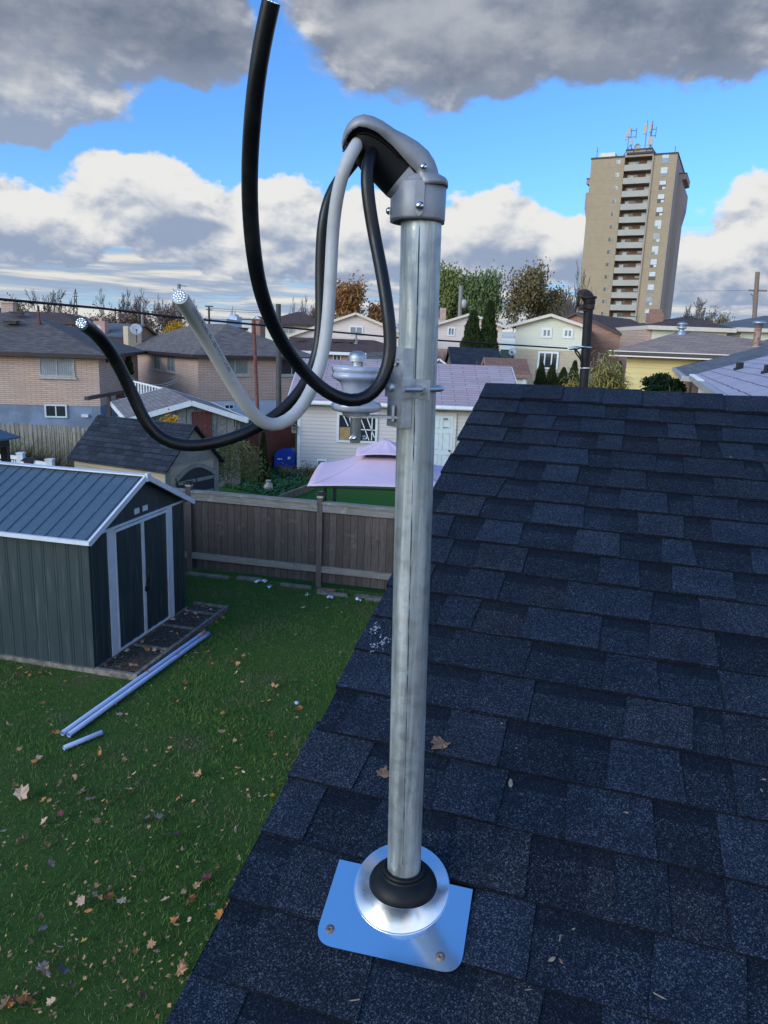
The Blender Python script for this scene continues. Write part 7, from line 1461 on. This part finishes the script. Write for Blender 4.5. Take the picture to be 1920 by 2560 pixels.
# lawn blades, thicker tufts and worn patches by density
rng = np.random.default_rng(12); N = 230000
x = rng.uniform(-9.5, .6, N); y = rng.uniform(3.2, 14.2, N)
f1 = np.sin(x*1.7+2*np.sin(y*.9))*np.cos(y*1.3+x*.6); fine = np.sin(x*7.1+y*3.3)*np.sin(y*8.3-x*2.1)
keep = (rng.random(N) < np.clip(.62+.3*f1+.2*fine, .15, 1)); fence_y = (fA.A.y+(x-fA.A.x)*fA.e.y/fA.e.x); keep &= y < fence_y-.05
sfx = (x-sF.A.x)*sF.e.x+(y-sF.A.y)*sF.e.y; sft = (x-sF.A.x)*sF.n.x+(y-sF.A.y)*sF.n.y; keep &= ~((sfx > -.05) & (sfx < WS+.25) & (sft > TD-.03) & (sft < side_len+.1))
x, y = x[keep], y[keep]; f1 = f1[keep]; n = len(x); h_ = rng.uniform(.018, .05, n)*(1+.4*f1); a = rng.uniform(0, 2*np.pi, n); w_ = rng.uniform(.002, .0042, n); ln = rng.uniform(.2, 1.1, n)*h_; b2 = rng.uniform(0, 2*np.pi, n)
V = np.zeros((n, 3, 3)); V[:, 0] = np.c_[x-w_*np.cos(a), y-w_*np.sin(a), np.zeros(n)]; V[:, 1] = np.c_[x+w_*np.cos(a), y+w_*np.sin(a), np.zeros(n)]; V[:, 2] = np.c_[x+ln*np.cos(b2), y+ln*np.sin(b2), h_]
me = bpy.data.meshes.new('grass'); me.vertices.add(n*3); me.vertices.foreach_set('co', V.ravel()); me.loops.add(n*3); me.loops.foreach_set('vertex_index', np.arange(n*3)); me.polygons.add(n); me.polygons.foreach_set('loop_start', np.arange(n)*3); me.polygons.foreach_set('loop_total', np.full(n, 3)); me.update(); me.validate()
m, t, b = new_mat('grass_blades'); tc = t.new('ShaderNodeTexCoord').outputs['Object']; nz = t.noise(tc, 1.4, 5, .65); n2 = t.noise(tc, 60, 2, .7); n3 = t.noise(tc, 5, 4, .6)
c_ = t.mix(t.ss(nz, .38, .62), (0.060, 0.150, 0.030), (0.11, 0.19, 0.042)); c_ = t.mix(t.ss(n2, .45, .75, 0, .75), c_, (0.15, 0.20, 0.07)); c_ = t.mix(t.ss(n3, .5, .7, 0, .6), c_, (0.026, .070, .016)); c_ = t.mix(t.ss(t.noise(tc, .9, 5, .7), .47, .62, 0, .8), c_, (0.17, 0.155, 0.09))
t.put(b.inputs['Base Color'], c_); b.inputs['Roughness'].default_value = .7; b.inputs['Specular IOR Level'].default_value = .04; me.materials.append(m)
o = bpy.data.objects.new('grass', me); SC.collection.objects.link(o); tag(o, 'short green grass blades covering the lawn', None, kind='stuff')
# fallen leaves
LM = [plain('leaf_tan', (0.46, 0.24, 0.11), .8, var=.2, scale=30), plain('leaf_orange', (0.42, 0.16, 0.035), .8, var=.2, scale=30), plain('leaf_brown', (0.19, 0.095, 0.055), .8, var=.25, scale=30), plain('leaf_pink', (0.54, 0.35, 0.23), .8, var=.15, scale=30), plain('leaf_grey', (0.17, 0.135, 0.12), .8, var=.2, scale=30), plain('leaf_maroon', (0.13, 0.025, 0.03), .8, var=.2, scale=30), plain('leaf_yellow', (0.50, 0.33, 0.04), .8)]
RL = random.Random(21); LN = ['tan', 'orange', 'brown', 'pinkish', 'grey', 'maroon', 'yellow']
protos = {}
for mi in range(7):
    for sh in range(3):
        mbl = leaf_mb((0, 0, 0), 1.0, (RL.gauss(0, .1), RL.gauss(0, .1), 1), 0, 0 if sh < 2 else 1, RL.uniform(.3, .9), RL); me = bpy.data.meshes.new('fallen_leaf'); me.from_pydata([tuple(v) for v in mbl.v], [], mbl.f); me.materials.append(LM[mi]); protos[(mi, sh)] = me
big = [(52, 2000, .17, 3), (318, 1985, .11, 3), (228, 2008, .10, 4), (150, 2075, .10, 0), (112, 2065, .08, 3), (105, 2080, .08, 2), (415, 2100, .15, 4), (440, 2098, .13, 2), (395, 2055, .09, 4), (300, 2005, .08, 1), (418, 1890, .08, 0), (262, 1905, .05, 5), (205, 1988, .08, 0), (62, 2110, .09, 2), (180, 2130, .07, 2), (8, 2090, .08, 3), (118, 2125, .06, 1), (222, 2290, .08, 1), (240, 2250, .07, 3), (208, 2265, .08, 3), (110, 2440, .10, 0), (160, 2440, .09, 4), (460, 2425, .07, 0), (310, 2543, .06, 1), (15, 2525, .09, 2), (66, 2535, .07, 4), (350, 2190, .07, 2), (90, 1915, .07, 1), (260, 2012, .035, 6), (445, 2010, .06, 1), (454, 2008, .05, 4), (600, 1680, .05, 0), (490, 1640, .06, 3)]
pos = [(u, v, s, m_) for u, v, s, m_ in big]
while len(pos) < 290:
    if len(pos) % 3 or not pos: u, v = RL.uniform(0, 930), RL.uniform(1470, 2560)
    else: pu = pos[RL.randrange(len(pos))]; u, v = pu[0]+RL.gauss(0, 22), pu[1]+RL.gauss(0, 14)
    if (v < 1560 and u < 500) or not (0 < u < 950 and 1465 < v < 2560): continue
    pos.append((u, v, RL.choice((.04, .05, .06, .07, .085)), RL.choices(range(7), (30, 24, 20, 14, 8, 3, 1))[0]))
for _ in range(75):      # drift along the shed base
    q = sF.w(RL.uniform(0, WS+.2), RL.uniform(TD-.25, -.05), .05) if RL.random() < .7 else sF.w(RL.uniform(-.45, -.05), RL.uniform(-.5, side_len), 0); pos.append((q, None, RL.uniform(.04, .08), RL.choice((1, 2, 1, 0, 3))))
cnt = {}
for (u, v, s_, mi) in pos:
    if v is None: q = u; z_ = u.z+.02
    else:
        q = G(u, v); z_ = .048
        a_ = (q.x-sF.A.x)*sF.e.x+(q.y-sF.A.y)*sF.e.y; b_ = (q.x-sF.A.x)*sF.n.x+(q.y-sF.A.y)*sF.n.y
        if -.1 < a_ < WS+.3 and TD-.05 < b_ < side_len+.1: continue
        if (q-RP0).dot(ra_) > -.03 and v > 1400 and (q.x*0 == 0) and q.y < 3: pass
    o = bpy.data.objects.new('fallen_leaf', protos[(mi, RL.randrange(3))]); SC.collection.objects.link(o); o.location = (q.x, q.y, z_); o.scale = (s_, s_*RL.uniform(.7, 1), s_); o.rotation_euler = (RL.gauss(0, .35), RL.gauss(0, .35), RL.uniform(0, 6.3))
    lab = LN[mi]+(' fallen leaf in the timber frame or along the shed base' if v is None else ' fallen leaf lying in the lawn grass')
    if s_ > .14: lab = ('large pale crumpled leaf at the left side of the lawn' if u < 100 else 'large grey curled leaf in the middle of the lawn')
    tag(o, lab, 'leaf', 'fallen leaves on the lawn')
mb = MB()
for i in range(700):
    u, v = RL.uniform(0, 960), RL.uniform(1460, 2560); q = G(u, v)
    if q.y > 13.0 and False: continue
    a_ = (q.x-sF.A.x)*sF.e.x+(q.y-sF.A.y)*sF.e.y; b_ = (q.x-sF.A.x)*sF.n.x+(q.y-sF.A.y)*sF.n.y
    if -.1 < a_ < WS+.3 and TD-.05 < b_ < side_len+.1: continue
    s_ = RL.uniform(.010, .026); e1 = Vector((RL.gauss(0, 1), RL.gauss(0, 1), RL.gauss(0, .3))).normalized()*s_; e2 = Vector((e1.y, -e1.x, RL.gauss(0, .4)*s_))*.6; c = Vector((q.x, q.y, .045)); mb.face([c-e1, c+e2, c+e1*.8, c-e2*.8])
tag(make('leaf_litter', mb, LM[0], uv=False), 'tiny leaf crumbs scattered through the grass', None, kind='stuff')
